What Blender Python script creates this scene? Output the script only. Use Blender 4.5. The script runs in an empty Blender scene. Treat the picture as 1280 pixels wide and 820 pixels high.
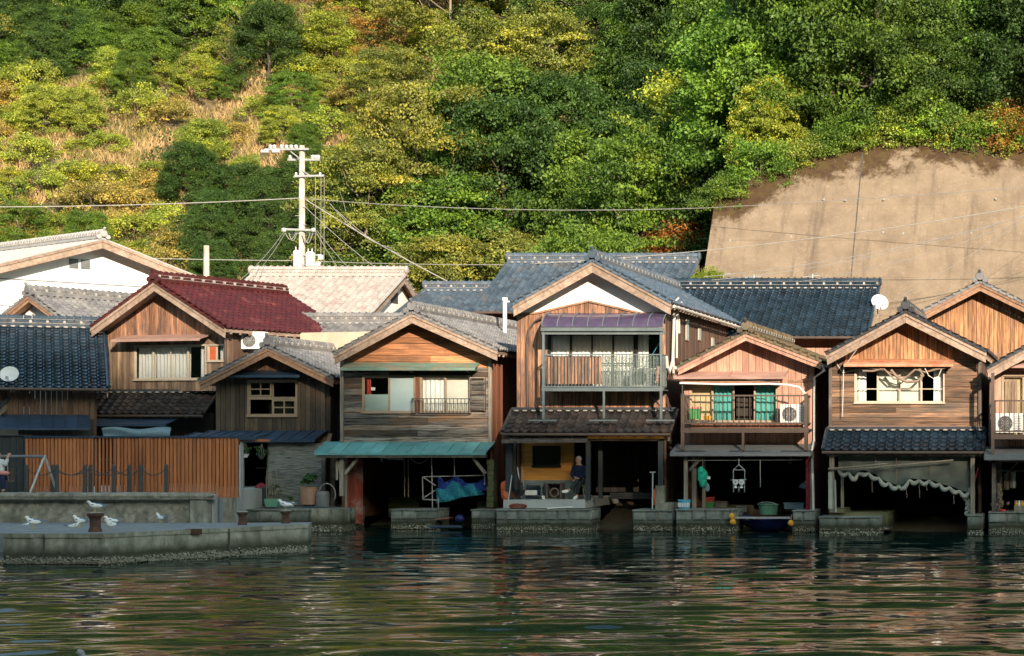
import bpy, bmesh, math, random
import numpy as np
from mathutils import Vector, Matrix, noise
random.seed(7); NP = np.random.default_rng(7)
S = bpy.context.scene; COL = S.collection
R = math.radians
# ---------------------------------------------------------------- camera
F, VX, VY, CAMX, CAMZ = 2460.0, 1350.0, 540.0, 17.317, 3.049
cd = bpy.data.cameras.new('camera'); cam = bpy.data.objects.new('camera', cd); COL.objects.link(cam)
cam.location = (CAMX, -60, CAMZ); cam.rotation_euler = (R(90), 0, 0)
cd.lens = 36*F/1280; cd.sensor_width = 36; cd.shift_x = -(VX-640)/1280; cd.shift_y = (VY-410)/1280
cd.clip_start = .5; cd.clip_end = 4000; S.camera = cam
def X(px, Y=0): return CAMX+(px-VX)*(Y+60)/F
def Z(py, Y=0): return CAMZ-(py-VY)*(Y+60)/F
# ---------------------------------------------------------------- light
SUN_EL, SUN_AZ = 21.0, 27.0         # azimuth: degrees to the right of straight behind the camera
w = bpy.data.worlds.new('World'); S.world = w; w.use_nodes = True
nt = w.node_tree; bg = nt.nodes['Background']; sk = nt.nodes.new('ShaderNodeTexSky')
sk.sky_type = 'NISHITA'; sk.sun_disc = False; sk.sun_elevation = R(SUN_EL); sk.sun_rotation = R(180-SUN_AZ)
sk.air_density = 1.0; sk.dust_density = 1.5; sk.ozone_density = 1.0
tn = nt.nodes.new('ShaderNodeMix'); tn.data_type = 'RGBA'; tn.blend_type = 'MULTIPLY'; tn.inputs[0].default_value = 1; tn.inputs[7].default_value = (.92, 1, .86, 1)
nt.links.new(sk.outputs[0], tn.inputs[6]); nt.links.new(tn.outputs[2], bg.inputs[0]); bg.inputs[1].default_value = .15
sl = bpy.data.lights.new('sun', 'SUN'); sun = bpy.data.objects.new('sun', sl); COL.objects.link(sun)
sl.energy = 3.95; sl.angle = R(.5); sl.color = (1, .825, .655)
sd = Vector((math.sin(R(SUN_AZ))*math.cos(R(SUN_EL)), -math.cos(R(SUN_AZ))*math.cos(R(SUN_EL)), math.sin(R(SUN_EL))))
sun.rotation_euler = sd.to_track_quat('Z', 'Y').to_euler(); sun.location = (60, -120, 60)
S.view_settings.view_transform = 'Standard'; S.view_settings.look = 'None'
S.view_settings.exposure = 1.22; S.view_settings.gamma = 1
S.render.engine = 'CYCLES'; S.cycles.max_bounces = 6; S.cycles.transparent_max_bounces = 10
S.cycles.use_denoising = True
# ---------------------------------------------------------------- materials
def newmat(name):
    m = bpy.data.materials.new(name); m.use_nodes = True
    return m, m.node_tree.nodes, m.node_tree.links, m.node_tree.nodes['Principled BSDF']
def mixc(N, L, fac, a, b, mode='MIX'):
    n = N.new('ShaderNodeMix'); n.data_type = 'RGBA'; n.blend_type = mode
    for s, v in ((n.inputs[0], fac), (n.inputs[6], a), (n.inputs[7], b)):
        if hasattr(v, 'is_linked') or hasattr(v, 'links'): L.new(v, s)
        else: s.default_value = v if isinstance(v, float) else tuple(v)+(1,)
    return n.outputs[2]
def maprange(N, L, v, a, b, c=0., d=1.):
    n = N.new('ShaderNodeMapRange'); L.new(v, n.inputs[0])
    for i, q in enumerate((a, b, c, d)): n.inputs[i+1].default_value = q
    return n.outputs[0]
def noisen(N, L, co, scale=(1,1,1), s=1., detail=5., rough=.6):
    mp = N.new('ShaderNodeMapping'); L.new(co, mp.inputs[0]); mp.inputs[3].default_value = scale
    n = N.new('ShaderNodeTexNoise'); L.new(mp.outputs[0], n.inputs[0]); n.inputs['Scale'].default_value = s
    n.inputs['Detail'].default_value = detail; n.inputs['Roughness'].default_value = rough
    return n.outputs[0]
def gm(name, c1, c2=None, scale=(1,1,1), s=4., rough=.8, rv=.0, bump=.15, spec=.3, metal=0., c3=None, s3=.6, t3=.5, w3=.12, sc3=(1,1,1), lohi=(.35,.65), bdist=.02, tide=False, rrv=0.):
    m, N, L, B = newmat(name); tc = N.new('ShaderNodeTexCoord').outputs['Object']
    c2 = c2 or tuple(x*.7 for x in c1)
    n1 = noisen(N, L, tc, scale, s)
    col = mixc(N, L, maprange(N, L, n1, *lohi), c1, c2)
    if c3: col = mixc(N, L, maprange(N, L, noisen(N, L, tc, sc3, s3, 6, .65), t3-w3, t3+w3), col, c3)
    if rv:
        at = N.new('ShaderNodeAttribute'); at.attribute_name = 'rnd'
        f = maprange(N, L, at.outputs['Fac'], 0, 1, 1-rv, 1+rv*.8)
        cb = N.new('ShaderNodeCombineXYZ')
        for i in range(3): L.new(f, cb.inputs[i])
        col = mixc(N, L, 1.0, col, cb.outputs[0], 'MULTIPLY')
    if tide:
        geo = N.new('ShaderNodeNewGeometry'); sp = N.new('ShaderNodeSeparateXYZ'); L.new(geo.outputs['Position'], sp.inputs[0])
        nn = noisen(N, L, geo.outputs['Position'], (1,1,1), 3., 4, .6)
        ad = N.new('ShaderNodeMath'); ad.operation = 'MULTIPLY_ADD'; L.new(nn, ad.inputs[0]); ad.inputs[1].default_value = -.25; L.new(sp.outputs[2], ad.inputs[2])
        col = mixc(N, L, maprange(N, L, ad.outputs[0], .36, .12), col, (.04,.045,.027))       # algae
        vo = noisen(N, L, geo.outputs['Position'], (1,1,1), 28., 2, .7)
        mm = N.new('ShaderNodeMath'); mm.operation = 'MULTIPLY'
        L.new(maprange(N, L, vo, .52, .6), mm.inputs[0]); L.new(maprange(N, L, ad.outputs[0], .08, .0), mm.inputs[1])
        col = mixc(N, L, mm.outputs[0], col, (.42,.40,.33))                                     # barnacles
    L.new(col, B.inputs['Base Color']); B.inputs['Roughness'].default_value = rough
    if rrv: L.new(maprange(N, L, n1, .3, .7, max(.02, rough-rrv), min(1, rough+rrv)), B.inputs['Roughness'])
    B.inputs['Specular IOR Level'].default_value = spec; B.inputs['Metallic'].default_value = metal
    if bump:
        b = N.new('ShaderNodeBump'); b.inputs['Strength'].default_value = bump; b.inputs['Distance'].default_value = bdist
        L.new(n1, b.inputs['Height']); L.new(b.outputs[0], B.inputs['Normal'])
    return m
VS, HS = (9,9,.55), (.55,9,9)
M = dict(
 cedar_v=gm('cedar_vertical', (.42,.215,.12), (.18,.095,.06), VS, 3, rv=.42, lohi=(.4,.62), c3=(.11,.075,.06), s3=1.1, sc3=(3,3,.8), t3=.54, w3=.1),
 cedar_o=gm('cedar_orange', (.50,.255,.12), (.23,.115,.06), VS, 3, lohi=(.42,.6), rv=.35, c3=(.15,.09,.06), s3=1.3, sc3=(3,3,.5), t3=.6),
 weath_v=gm('weathered_vertical', (.25,.17,.11), (.115,.085,.065), VS, 3, rv=.38, c3=(.40,.29,.19), s3=1.5, sc3=(2,2,.4), t3=.6),
 pink_v=gm('pinkish_vertical', (.52,.30,.215), (.34,.19,.135), VS, 2.5, rv=.22, c3=(.22,.12,.09), s3=1.6, sc3=(2,2,.3), t3=.62),
 dark_v=gm('dark_vertical', (.055,.047,.038), (.095,.072,.050), VS, 3, rv=.4, c3=(.15,.10,.06), s3=.8, t3=.6),
 black_v=gm('blackened_vertical', (.04,.037,.033), (.02,.02,.019), VS, 3, rv=.3),
 brown_v=gm('brown_side_vertical', (.15,.085,.055), (.08,.05,.037), VS, 3, rv=.35, spec=.4),
 red_v=gm('reddish_vertical', (.30,.12,.07), (.17,.075,.045), VS, 3, rv=.25),
 lap_grey=gm('weathered_lap', (.20,.18,.155), (.035,.034,.032), HS, 3, rv=.75, lohi=(.42,.6), c3=(.26,.15,.08), s3=.9, sc3=(.5,1,3), t3=.6),
 lap_orange=gm('orange_lap', (.52,.23,.10), (.25,.11,.055), HS, 3, rv=.45, c3=(.11,.07,.05), s3=1.2, sc3=(.5,1,3), t3=.62),
 lap_brown=gm('brown_lap', (.33,.18,.10), (.11,.072,.052), HS, 3, rv=.5, lohi=(.4,.6), c3=(.08,.065,.05), s3=.8, sc3=(.5,1,3), t3=.55),
 ply_orange=gm('orange_partition', (.78,.33,.065), (.62,.25,.05), HS, 2.5, rv=.15, rough=.5),
 barge=gm('bargeboard_wood', (.36,.26,.19), (.20,.145,.11), (3,.6,3), 4, rv=.2, c3=(.42,.33,.27), s3=1.5, t3=.6),
 barge_br=gm('brown_bargeboard', (.36,.21,.13), (.22,.13,.085), (3,3,3), 3, rv=.2),
 post=gm('timber_post', (.13,.105,.085), (.06,.05,.042), VS, 3, rv=.2, c3=(.25,.22,.19), s3=2, t3=.62),
 post_lt=gm('bleached_post', (.33,.29,.235), (.16,.14,.11), VS, 3, rv=.2),
 post_dk=gm('dark_painted_post', (.045,.05,.052), (.03,.034,.036), VS, 3, rough=.6),
 plaster=gm('white_plaster', (.83,.81,.77), (.78,.76,.72), s=2, rough=.9, bump=.05, c3=(.70,.67,.62), s3=.8, t3=.68, sc3=(1,1,.25)),
 cream=gm('cream_plaster', (.55,.48,.36), (.46,.40,.30), s=2, rough=.9, bump=.05),
 tile_dk=gm('dark_tile', (.055,.058,.065), (.030,.032,.038), s=3, rough=.34, rv=.3, bump=.05, spec=.6, c3=(.09,.075,.06), s3=1.2, t3=.63, rrv=.12),
 tile_br=gm('brown_tile', (.050,.046,.045), (.031,.030,.031), s=3, rough=.36, rv=.4, bump=.05, spec=.6, c3=(.082,.052,.043), s3=1.4, t3=.6, rrv=.1),
 tile_bl=gm('blue_slate_tile', (.085,.12,.16), (.052,.078,.11), s=2.5, rough=.38, rv=.25, bump=.05, spec=.6, c3=(.16,.15,.14), s3=1., t3=.66, rrv=.12),
 tile_gl=gm('glazed_dark_blue_tile', (.020,.040,.062), (.012,.026,.042), s=2.5, rough=.22, rv=.4, bump=.03, spec=.8, rrv=.08),
 tile_gy=gm('grey_tile', (.20,.20,.205), (.13,.13,.135), s=3, rough=.5, rv=.18, bump=.06, c3=(.26,.25,.23), s3=1.2, t3=.6),
 tile_pk=gm('pinkish_grey_tile', (.44,.41,.38), (.33,.305,.285), s=3, rough=.6, rv=.10, bump=.06, c3=(.36,.24,.22), s3=1.5, t3=.66),
 tile_rd=gm('red_glazed_tile', (.078,.014,.014), (.050,.011,.011), s=3, rough=.33, rv=.14, bump=.04, spec=.6, c3=(.16,.05,.04), s3=1.2, t3=.66, rrv=.1),
 tile_ms=gm('mossy_tile', (.11,.085,.06), (.055,.06,.045), s=4, rough=.8, rv=.5, bump=.2, c3=(.14,.10,.05), s3=2, t3=.5),
 mortar=gm('lime_mortar', (.40,.38,.35), (.26,.25,.235), s=6, rough=.9),
 metal_teal=gm('teal_painted_metal', (.14,.38,.385), (.11,.29,.30), s=2, rough=.5, rv=.2, bump=.03, c3=(.16,.22,.20), s3=2.2, t3=.64),
 metal_green=gm('verdigris_metal', (.16,.28,.22), (.11,.18,.14), (.5,2,2), 3, rough=.6, rv=.2, c3=(.28,.20,.13), s3=2, t3=.58),
 metal_blue=gm('blue_painted_metal', (.035,.065,.11), (.026,.045,.075), s=2, rough=.45, rv=.2, bump=.03),
 metal_brown=gm('pinkish_brown_metal', (.40,.25,.20), (.30,.18,.145), (.5,2,2), 3, rough=.55, rv=.15),
 metal_rust=gm('rusty_awning_metal', (.52,.29,.18), (.38,.19,.11), (1,2,2), 3, rough=.6, c3=(.36,.10,.04), s3=3, t3=.55),
 metal_grey=gm('grey_painted_metal', (.17,.18,.185), (.13,.14,.145), s=3, rough=.5, bump=.03),
 metal_dk=gm('dark_rail_metal', (.06,.065,.068), (.045,.048,.05), s=3, rough=.45, bump=.0),
 rail_gr=gm('grey_green_rail_metal', (.13,.16,.165), (.10,.125,.13), s=3, rough=.5, bump=.0),
 rail_br=gm('brown_rail_metal', (.10,.072,.058), (.075,.055,.045), s=3, rough=.5, bump=.0),
 rust=gm('rusted_iron', (.085,.042,.03), (.045,.03,.025), s=8, rough=.85, c3=(.14,.065,.04), s3=5, t3=.6),
 steel=gm('galvanised_steel', (.45,.46,.46), (.36,.37,.37), s=5, rough=.45, metal=.3, bump=.02),
 white=gm('white_paint', (.78,.77,.74), (.70,.69,.66), s=2, rough=.5, bump=.02),
 pvc=gm('pale_pipe', (.62,.58,.52), (.50,.46,.41), (6,6,1), 2, rough=.5, bump=.0),
 alu=gm('bronze_window_frame', (.38,.28,.19), (.31,.23,.16), s=4, rough=.5, bump=.0),
 alu_w=gm('pale_window_frame', (.50,.43,.33), (.42,.36,.28), s=4, rough=.5, bump=.0),
 black=gm('black_plastic', (.02,.02,.021), (.015,.015,.016), s=4, rough=.5, bump=.0),
 grille=gm('dark_grille', (.09,.09,.085), (.06,.06,.06), s=4, rough=.6, bump=.0),
 curtain=gm('white_curtain', (.80,.78,.75), (.70,.68,.66), (4,4,.5), 3, rough=.95, bump=.05),
 blind=gm('cream_blind', (.62,.59,.53), (.56,.53,.48), s=3, rough=.9, bump=.0),
 frost=gm('frosted_glass', (.42,.52,.52), (.36,.46,.46), s=1, rough=.3, bump=.0, spec=.6),
 turq=gm('turquoise_curtain', (.09,.35,.32), (.07,.27,.25), (4,4,.4), 3, rough=.85, bump=.05),
 slat=gm('reddish_brown_slat', (.47,.175,.065), (.34,.115,.045), VS, 2, rough=.6, rv=.22),
 concrete=gm('grey_concrete', (.33,.33,.27), (.19,.19,.155), s=4.5, rough=.9, bump=.4, c3=(.13,.13,.10), s3=1.3, t3=.55, w3=.08, sc3=(2.2,2.2,.5), tide=True),
 concrete_r=gm('rough_pale_concrete', (.36,.34,.28), (.18,.17,.135), s=7, rough=.95, bump=.8, bdist=.05, c3=(.12,.12,.095), s3=1.2, t3=.57, tide=True),
 paving=gm('pale_paving', (.42,.43,.42), (.36,.37,.36), s=2, rough=.85),
 slabtop=gm('wet_blue_grey_concrete', (.24,.26,.27), (.16,.18,.19), s=2.2, rough=.6, bump=.2, c3=(.36,.35,.31), s3=2.5, t3=.64),
 stone=gm('grey_stone_block', (.235,.265,.24), (.13,.15,.135), s=5, rough=.85, rv=.25, bump=.5, bdist=.03, c3=(.26,.26,.235), s3=1.6, t3=.6, tide=True),
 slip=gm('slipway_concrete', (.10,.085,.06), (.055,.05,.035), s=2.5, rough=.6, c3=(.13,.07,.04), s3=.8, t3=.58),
 mossy=gm('mossy_concrete', (.19,.17,.09), (.12,.115,.06), s=2.5, rough=.85, bump=.3, c3=(.09,.10,.045), s3=.8, t3=.5, tide=True),
 dirt=gm('packed_earth', (.16,.13,.09), (.10,.085,.06), s=.8),
 bark=gm('tree_bark', (.14,.11,.085), (.075,.06,.05), (5,5,1), 3),
 bark_lt=gm('pale_bark', (.34,.28,.21), (.20,.165,.125), (5,5,1), 3),
 tarp=gm('grey_green_tarp', (.17,.185,.155), (.10,.115,.10), s=1.5, rough=.75, c3=(.07,.08,.07), s3=.8, t3=.6),
 tarp_p=gm('pale_tarp_roll', (.40,.41,.36), (.30,.31,.27), s=3, rough=.8),
 tarp_b=gm('pale_blue_tarp', (.18,.28,.33), (.13,.21,.26), (.5,3,3), 3, rough=.6),
 reed=gm('reed_screen', (.22,.23,.205), (.05,.058,.056), (1.0,8,16), 3.2, rough=.9, bump=.5, rv=.4),
 red_p=gm('faded_red_paint', (.30,.05,.035), (.17,.045,.03), (4,4,1), 3, rough=.8, rv=.3, c3=(.36,.28,.23), s3=2, t3=.62),
 red_c=gm('dark_red_cloth', (.25,.03,.04), (.17,.02,.03), (4,4,1), 3, rough=.9),
 net_b=gm('blue_net', (.02,.06,.30), (.015,.045,.20), s=8, rough=.8),
 net_t=gm('teal_net', (.03,.22,.27), (.02,.15,.20), s=8, rough=.8),
 net_g=gm('green_net', (.02,.42,.26), (.015,.30,.19), s=8, rough=.8),
 blue_pl=gm('light_blue_plastic', (.10,.42,.62), (.08,.36,.55), s=4, rough=.4, bump=0),
 dkblue=gm('dark_blue_paint', (.015,.02,.12), (.01,.015,.09), s=3, rough=.4, bump=0),
 green_pl=gm('green_plastic', (.06,.24,.08), (.08,.30,.09), s=4, rough=.45, bump=0),
 mint=gm('mint_plastic', (.14,.32,.23), (.11,.26,.19), s=4, rough=.5, bump=0),
 red_pl=gm('red_plastic', (.5,.06,.04), (.4,.05,.03), s=4, rough=.45, bump=0),
 yellow=gm('yellow_float', (.70,.38,.04), (.60,.30,.03), s=4, rough=.5, bump=0),
 orange=gm('orange_cloth', (.55,.13,.05), (.42,.09,.035), s=5, rough=.9),
 terra=gm('wooden_tub', (.36,.22,.15), (.26,.155,.10), (4,4,1), 3, rough=.8),
 poly=gm('purple_polycarbonate', (.075,.052,.10), (.045,.035,.07), (3,3,1), 1.6, rough=.3, spec=.6, bump=0),
 navy=gm('navy_cloth', (.012,.022,.06), (.008,.014,.04), s=6, rough=.9),
 trous=gm('dark_trousers', (.03,.036,.036), (.02,.025,.025), s=6, rough=.9),
 skin=gm('skin', (.52,.30,.21), (.46,.26,.18), s=6, rough=.6, bump=0),
 hair=gm('grey_hair', (.45,.44,.42), (.30,.30,.29), s=20, rough=.9),
 hair_d=gm('black_hair', (.03,.025,.02), (.02,.017,.015), s=20, rough=.7),
 shirt=gm('pale_shirt', (.62,.66,.66), (.52,.56,.56), s=6, rough=.9),
 pinkc=gm('pink_cloth', (.60,.25,.22), (.5,.2,.18), s=6, rough=.9),
 gull_w=gm('white_feathers', (.80,.80,.78), (.72,.73,.72), s=8, rough=.9, bump=.1),
 gull_g=gm('slate_blue_feathers', (.14,.22,.29), (.10,.16,.22), s=8, rough=.9, bump=.1),
 beak=gm('yellow_beak', (.65,.45,.06), (.55,.36,.05), s=8, rough=.5, bump=0),
 insul=gm('porcelain', (.62,.61,.58), (.52,.51,.49), s=4, rough=.3, bump=0),
 pole=gm('pale_concrete_pole', (.42,.37,.31), (.32,.28,.235), (3,3,.6), 2, rough=.8, c3=(.62,.57,.5), s3=1.5, t3=.55),
 wire=gm('grey_wire', (.32,.31,.29), (.25,.24,.23), s=4, rough=.6, bump=0),
 wire_l=gm('pale_wire', (.40,.38,.35), (.32,.31,.28), s=4, rough=.6, bump=0),
 rope=gm('old_rope', (.28,.20,.15), (.19,.14,.11), s=20, rough=.95),
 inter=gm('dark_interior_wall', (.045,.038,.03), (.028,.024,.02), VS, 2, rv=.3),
 warm=gm('cream_interior', (.50,.38,.22), (.42,.31,.18), s=2, rough=.9, bump=0),
)
def glassmat():
    m, N, L, B = newmat('window_glass')
    N.remove(B); tr = N.new('ShaderNodeBsdfTransparent'); gl = N.new('ShaderNodeBsdfGlossy'); mx = N.new('ShaderNodeMixShader')
    fr = N.new('ShaderNodeLayerWeight'); fr.inputs[0].default_value = .25; gl.inputs['Roughness'].default_value = .03
    tr.inputs[0].default_value = (.97,.99,.98,1)
    L.new(fr.outputs[0], mx.inputs[0]); L.new(tr.outputs[0], mx.inputs[1]); L.new(gl.outputs[0], mx.inputs[2])
    L.new(mx.outputs[0], N['Material Output'].inputs[0]); return m
M['glass'] = glassmat()
def netmat(name, col, alpha, sc):
    m, N, L, B = newmat(name); tc = N.new('ShaderNodeTexCoord').outputs['Object']
    B.inputs['Base Color'].default_value = col+(1,); B.inputs['Roughness'].default_value = .8
    n = noisen(N, L, tc, (1,1,1), sc, 2, .5)
    L.new(maprange(N, L, n, alpha-.04, alpha+.04), B.inputs['Alpha']); return m
M['mesh_g'] = netmat('grey_green_mesh_sheet', (.11,.15,.125), .47, 60)
M['net_bn'] = netmat('blue_fishing_net', (.02,.06,.34), .44, 45)
M['net_tn'] = netmat('teal_fishing_net', (.02,.26,.33), .46, 45)

def leafmat(name, tint2, trans=.24):
    m, N, L, B = newmat(name)
    oi = N.new('ShaderNodeObjectInfo'); at = N.new('ShaderNodeAttribute'); at.attribute_name = 'rnd'
    base = oi.outputs['Color']
    var = mixc(N, L, 1.0, base, tint2, 'MULTIPLY')
    c = mixc(N, L, maprange(N, L, at.outputs['Fac'], .45, 1.), base, var)
    f = maprange(N, L, at.outputs['Fac'], 0, 1, .55, 1.25)
    cb = N.new('ShaderNodeCombineXYZ')
    for i in range(3): L.new(f, cb.inputs[i])
    c = mixc(N, L, 1.0, c, cb.outputs[0], 'MULTIPLY')
    L.new(c, B.inputs['Base Color']); B.inputs['Roughness'].default_value = .55; B.inputs['Specular IOR Level'].default_value = .35
    t = N.new('ShaderNodeBsdfTranslucent'); L.new(mixc(N, L, 1.0, c, (1.3,1.35,.5), 'MULTIPLY'), t.inputs[0])
    mx = N.new('ShaderNodeMixShader'); mx.inputs[0].default_value = trans
    L.new(B.outputs[0], mx.inputs[1]); L.new(t.outputs[0], mx.inputs[2]); L.new(mx.outputs[0], N['Material Output'].inputs[0])
    return m
M['leaf'] = leafmat('leaves', (1.5,1.22,.8))
M['leaf_a'] = leafmat('autumn_leaves', (1.9,.75,.6))
# ---------------------------------------------------------------- mesh building
ORG = {}
class MB:
    def __init__(s, T=None): s.v = []; s.f = []; s.r = []; s.m = []; s.T = T
    def add(s, vs, fs, rnd=None, mi=0):
        b = len(s.v); s.v += [tuple(p) for p in vs]
        r = random.random() if rnd is None else rnd
        for f in fs: s.f.append([b+i for i in f]); s.r.append(r); s.m.append(mi)
        return s
    def box(s, x0, x1, y0, y1, z0, z1, rnd=None, mi=0):
        x0, x1 = min(x0,x1), max(x0,x1); y0, y1 = min(y0,y1), max(y0,y1); z0, z1 = min(z0,z1), max(z0,z1)
        return s.add([(x0,y0,z0),(x1,y0,z0),(x1,y1,z0),(x0,y1,z0),(x0,y0,z1),(x1,y0,z1),(x1,y1,z1),(x0,y1,z1)],
                     [(0,3,2,1),(4,5,6,7),(0,1,5,4),(1,2,6,5),(2,3,7,6),(3,0,4,7)], rnd, mi)
    def prism(s, poly, y0, y1, rnd=None, mi=0, axis='y'):     # polygon in xz, extruded in y
        n = len(poly); g = (lambda a,b,y: (a,y,b)) if axis == 'y' else ((lambda a,b,y: (y,a,b)) if axis == 'x' else (lambda a,b,y: (a,b,y)))
        vs = [g(a,b,y0) for a,b in poly]+[g(a,b,y1) for a,b in poly]
        fs = [tuple(range(n)), tuple(range(2*n-1, n-1, -1))]+[(i, i+n, (i+1)%n+n, (i+1)%n) for i in range(n)]
        return s.add(vs, fs, rnd, mi)
    def beam(s, p, q, w, h=None, rnd=None, up=(0,0,1), mi=0):
        p, q = Vector(p), Vector(q); d = (q-p).normalized(); u = Vector(up)
        if abs(d.dot(u)) > .98: u = Vector((0,1,0))
        a = d.cross(u).normalized()*(w/2); b = a.cross(d).normalized()*((h or w)/2)
        vs = [p-a-b, p+a-b, p+a+b, p-a+b, q-a-b, q+a-b, q+a+b, q-a+b]
        return s.add(vs, [(0,1,2,3),(7,6,5,4),(0,4,5,1),(1,5,6,2),(2,6,7,3),(3,7,4,0)], rnd, mi)
    def tube(s, pts, r, n=6, rnd=None, mi=0, cap=True):
        pts = [Vector(p) for p in pts]; N_ = len(pts); rs = r if hasattr(r, '__len__') else [r]*N_
        vs = []; ref = None
        for i, p in enumerate(pts):
            d = (pts[min(i+1,N_-1)]-pts[max(i-1,0)]).normalized()
            if ref is None: ref = Vector((0,0,1)) if abs(d.z) < .9 else Vector((1,0,0))
            a = d.cross(ref).normalized(); b = a.cross(d); ref = b
            for k in range(n):
                t = 2*math.pi*k/n; vs.append(p+a*math.cos(t)*rs[i]+b*math.sin(t)*rs[i])
        fs = [(i*n+k, i*n+(k+1)%n, (i+1)*n+(k+1)%n, (i+1)*n+k) for i in range(N_-1) for k in range(n)]
        if cap: fs += [tuple(range(n-1,-1,-1)), tuple(range((N_-1)*n, N_*n))]
        return s.add(vs, fs, rnd, mi)
    def lathe(s, c, prof, n=14, axis='z', rnd=None, mi=0):
        vs = []; c = Vector(c)
        for r, h in prof:
            for k in range(n):
                t = 2*math.pi*k/n; a, b = r*math.cos(t), r*math.sin(t)
                vs.append(c+Vector((a,b,h) if axis == 'z' else ((a,h,b) if axis == 'y' else (h,a,b))))
        m = len(prof)
        fs = [(i*n+k, i*n+(k+1)%n, (i+1)*n+(k+1)%n, (i+1)*n+k) for i in range(m-1) for k in range(n)]
        fs += [tuple(range(n-1,-1,-1)), tuple(range((m-1)*n, m*n))]
        return s.add(vs, fs, rnd, mi)
    def ell(s, c, rx, ry, rz, nu=10, nv=7, rnd=None, mi=0, jit=0):
        vs = []
        for j in range(nv+1):
            ph = math.pi*j/nv
            for i in range(nu):
                th = 2*math.pi*i/nu; k = 1+random.uniform(-jit, jit)
                vs.append((c[0]+rx*k*math.sin(ph)*math.cos(th), c[1]+ry*k*math.sin(ph)*math.sin(th), c[2]+rz*k*math.cos(ph)))
        fs = [(j*nu+i, (j+1)*nu+i, (j+1)*nu+(i+1)%nu, j*nu+(i+1)%nu) for j in range(nv) for i in range(nu)]
        return s.add(vs, fs, rnd, mi)
    def grid(s, fn, nu, nv, rnd=None, mi=0):
        vs = [fn(i/nu, j/nv) for j in range(nv+1) for i in range(nu+1)]
        return s.add(vs, [(j*(nu+1)+i, j*(nu+1)+i+1, (j+1)*(nu+1)+i+1, (j+1)*(nu+1)+i) for j in range(nv) for i in range(nu)], rnd, mi)
    def build(s, name, mat, parent=None, org=None, smooth=False, label=None):
        if not s.v: return None
        o = ORG[parent.name] if parent else Vector(org or (0,0,0))
        vs = s.v
        if s.T is not None: vs = [s.T @ Vector(p) for p in vs]
        me = bpy.data.meshes.new(name); me.from_pydata([(p[0]-o[0], p[1]-o[1], p[2]-o[2]) for p in vs], [], s.f)
        mats = mat if isinstance(mat, (list, tuple)) else [mat]
        for q in mats: me.materials.append(M[q] if isinstance(q, str) else q)
        a = me.attributes.new('rnd', 'FLOAT', 'FACE'); a.data.foreach_set('value', s.r)
        me.polygons.foreach_set('material_index', s.m)
        if smooth: me.polygons.foreach_set('use_smooth', [True]*len(s.f))
        bm = bmesh.new(); bm.from_mesh(me); bmesh.ops.recalc_face_normals(bm, faces=bm.faces[:]); bm.to_mesh(me); bm.free()
        ob = bpy.data.objects.new(name, me); COL.objects.link(ob)
        if parent: ob.parent = parent
        else: ob.location = o
        ORG[ob.name] = Vector(o)
        if label: ob['label'] = label
        return ob
def tag(o, label=None, cat=None, group=None, kind=None):
    if label: o['label'] = label
    if cat: o['category'] = cat
    if group: o['group'] = group
    if kind: o['kind'] = kind
    return o
def thing(name, label, cat, loc, group=None):
    o = bpy.data.objects.new(name, None); COL.objects.link(o); o.location = loc; o.empty_display_size = .2
    ORG[o.name] = Vector(loc); return tag(o, label, cat, group)
def dup(root, loc, rz=0, label=None, group=None, scale=None):
    r = root.copy(); COL.objects.link(r); r.location = loc; r.rotation_euler = (0,0,rz)
    if scale: r.scale = (scale,)*3 if not hasattr(scale, '__len__') else scale
    if label: r['label'] = label
    if group: r['group'] = group
    def rec(a, b):
        for ch in [c for c in bpy.data.objects if c.parent == a]:
            q = ch.copy(); COL.objects.link(q); q.parent = b; rec(ch, q)
    rec(root, r)
    return r
# ---------------------------------------------------------------- roof tiles and boards
PROF = [(0,.075),(.10,.048),(.22,.010),(.50,0),(.74,.012),(.87,.055)]
def tiles(mb, E0, U, V, W, L, tw=.265, tc=.24, mi=0, hs=1.0):
    E0, U, V = Vector(E0), Vector(U).normalized(), Vector(V).normalized(); Nn = U.cross(V).normalized()
    nu = max(1, round(W/tw)); tw = W/nu; nv = max(1, round(L/tc)); tc = L/nv
    us = [(i+a, h*hs) for i in range(nu) for a, h in PROF]+[(nu, .075*hs)]
    n = len(us)
    for j in range(nv):
        vs = []
        jt = [random.uniform(-.006,.006) for _ in range(nu+1)]
        for q, (uu, h) in enumerate(us):
            k = min(int(uu), nu-1)
            p0 = E0+U*(uu*tw)+V*(j*tc-.02+jt[k]); lo = h+.042+jt[k]*.5
            vs.append(p0+Nn*(lo-.042 if j == 0 else lo-.05)); vs.append(p0+Nn*lo); vs.append(E0+U*(uu*tw)+V*((j+1)*tc)+Nn*(h+.004))
        b = len(mb.v); mb.v += [tuple(p) for p in vs]
        rr = [random.random() for _ in range(nu)]
        for q in range(n-1):
            a = b+3*q; c = b+3*(q+1); r = rr[min(int(us[q][0]+.01), nu-1)]
            mb.f += [[a, c, c+1, a+1], [a+1, c+1, c+2, a+2]]; mb.r += [r, r]; mb.m += [mi, mi]
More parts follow.
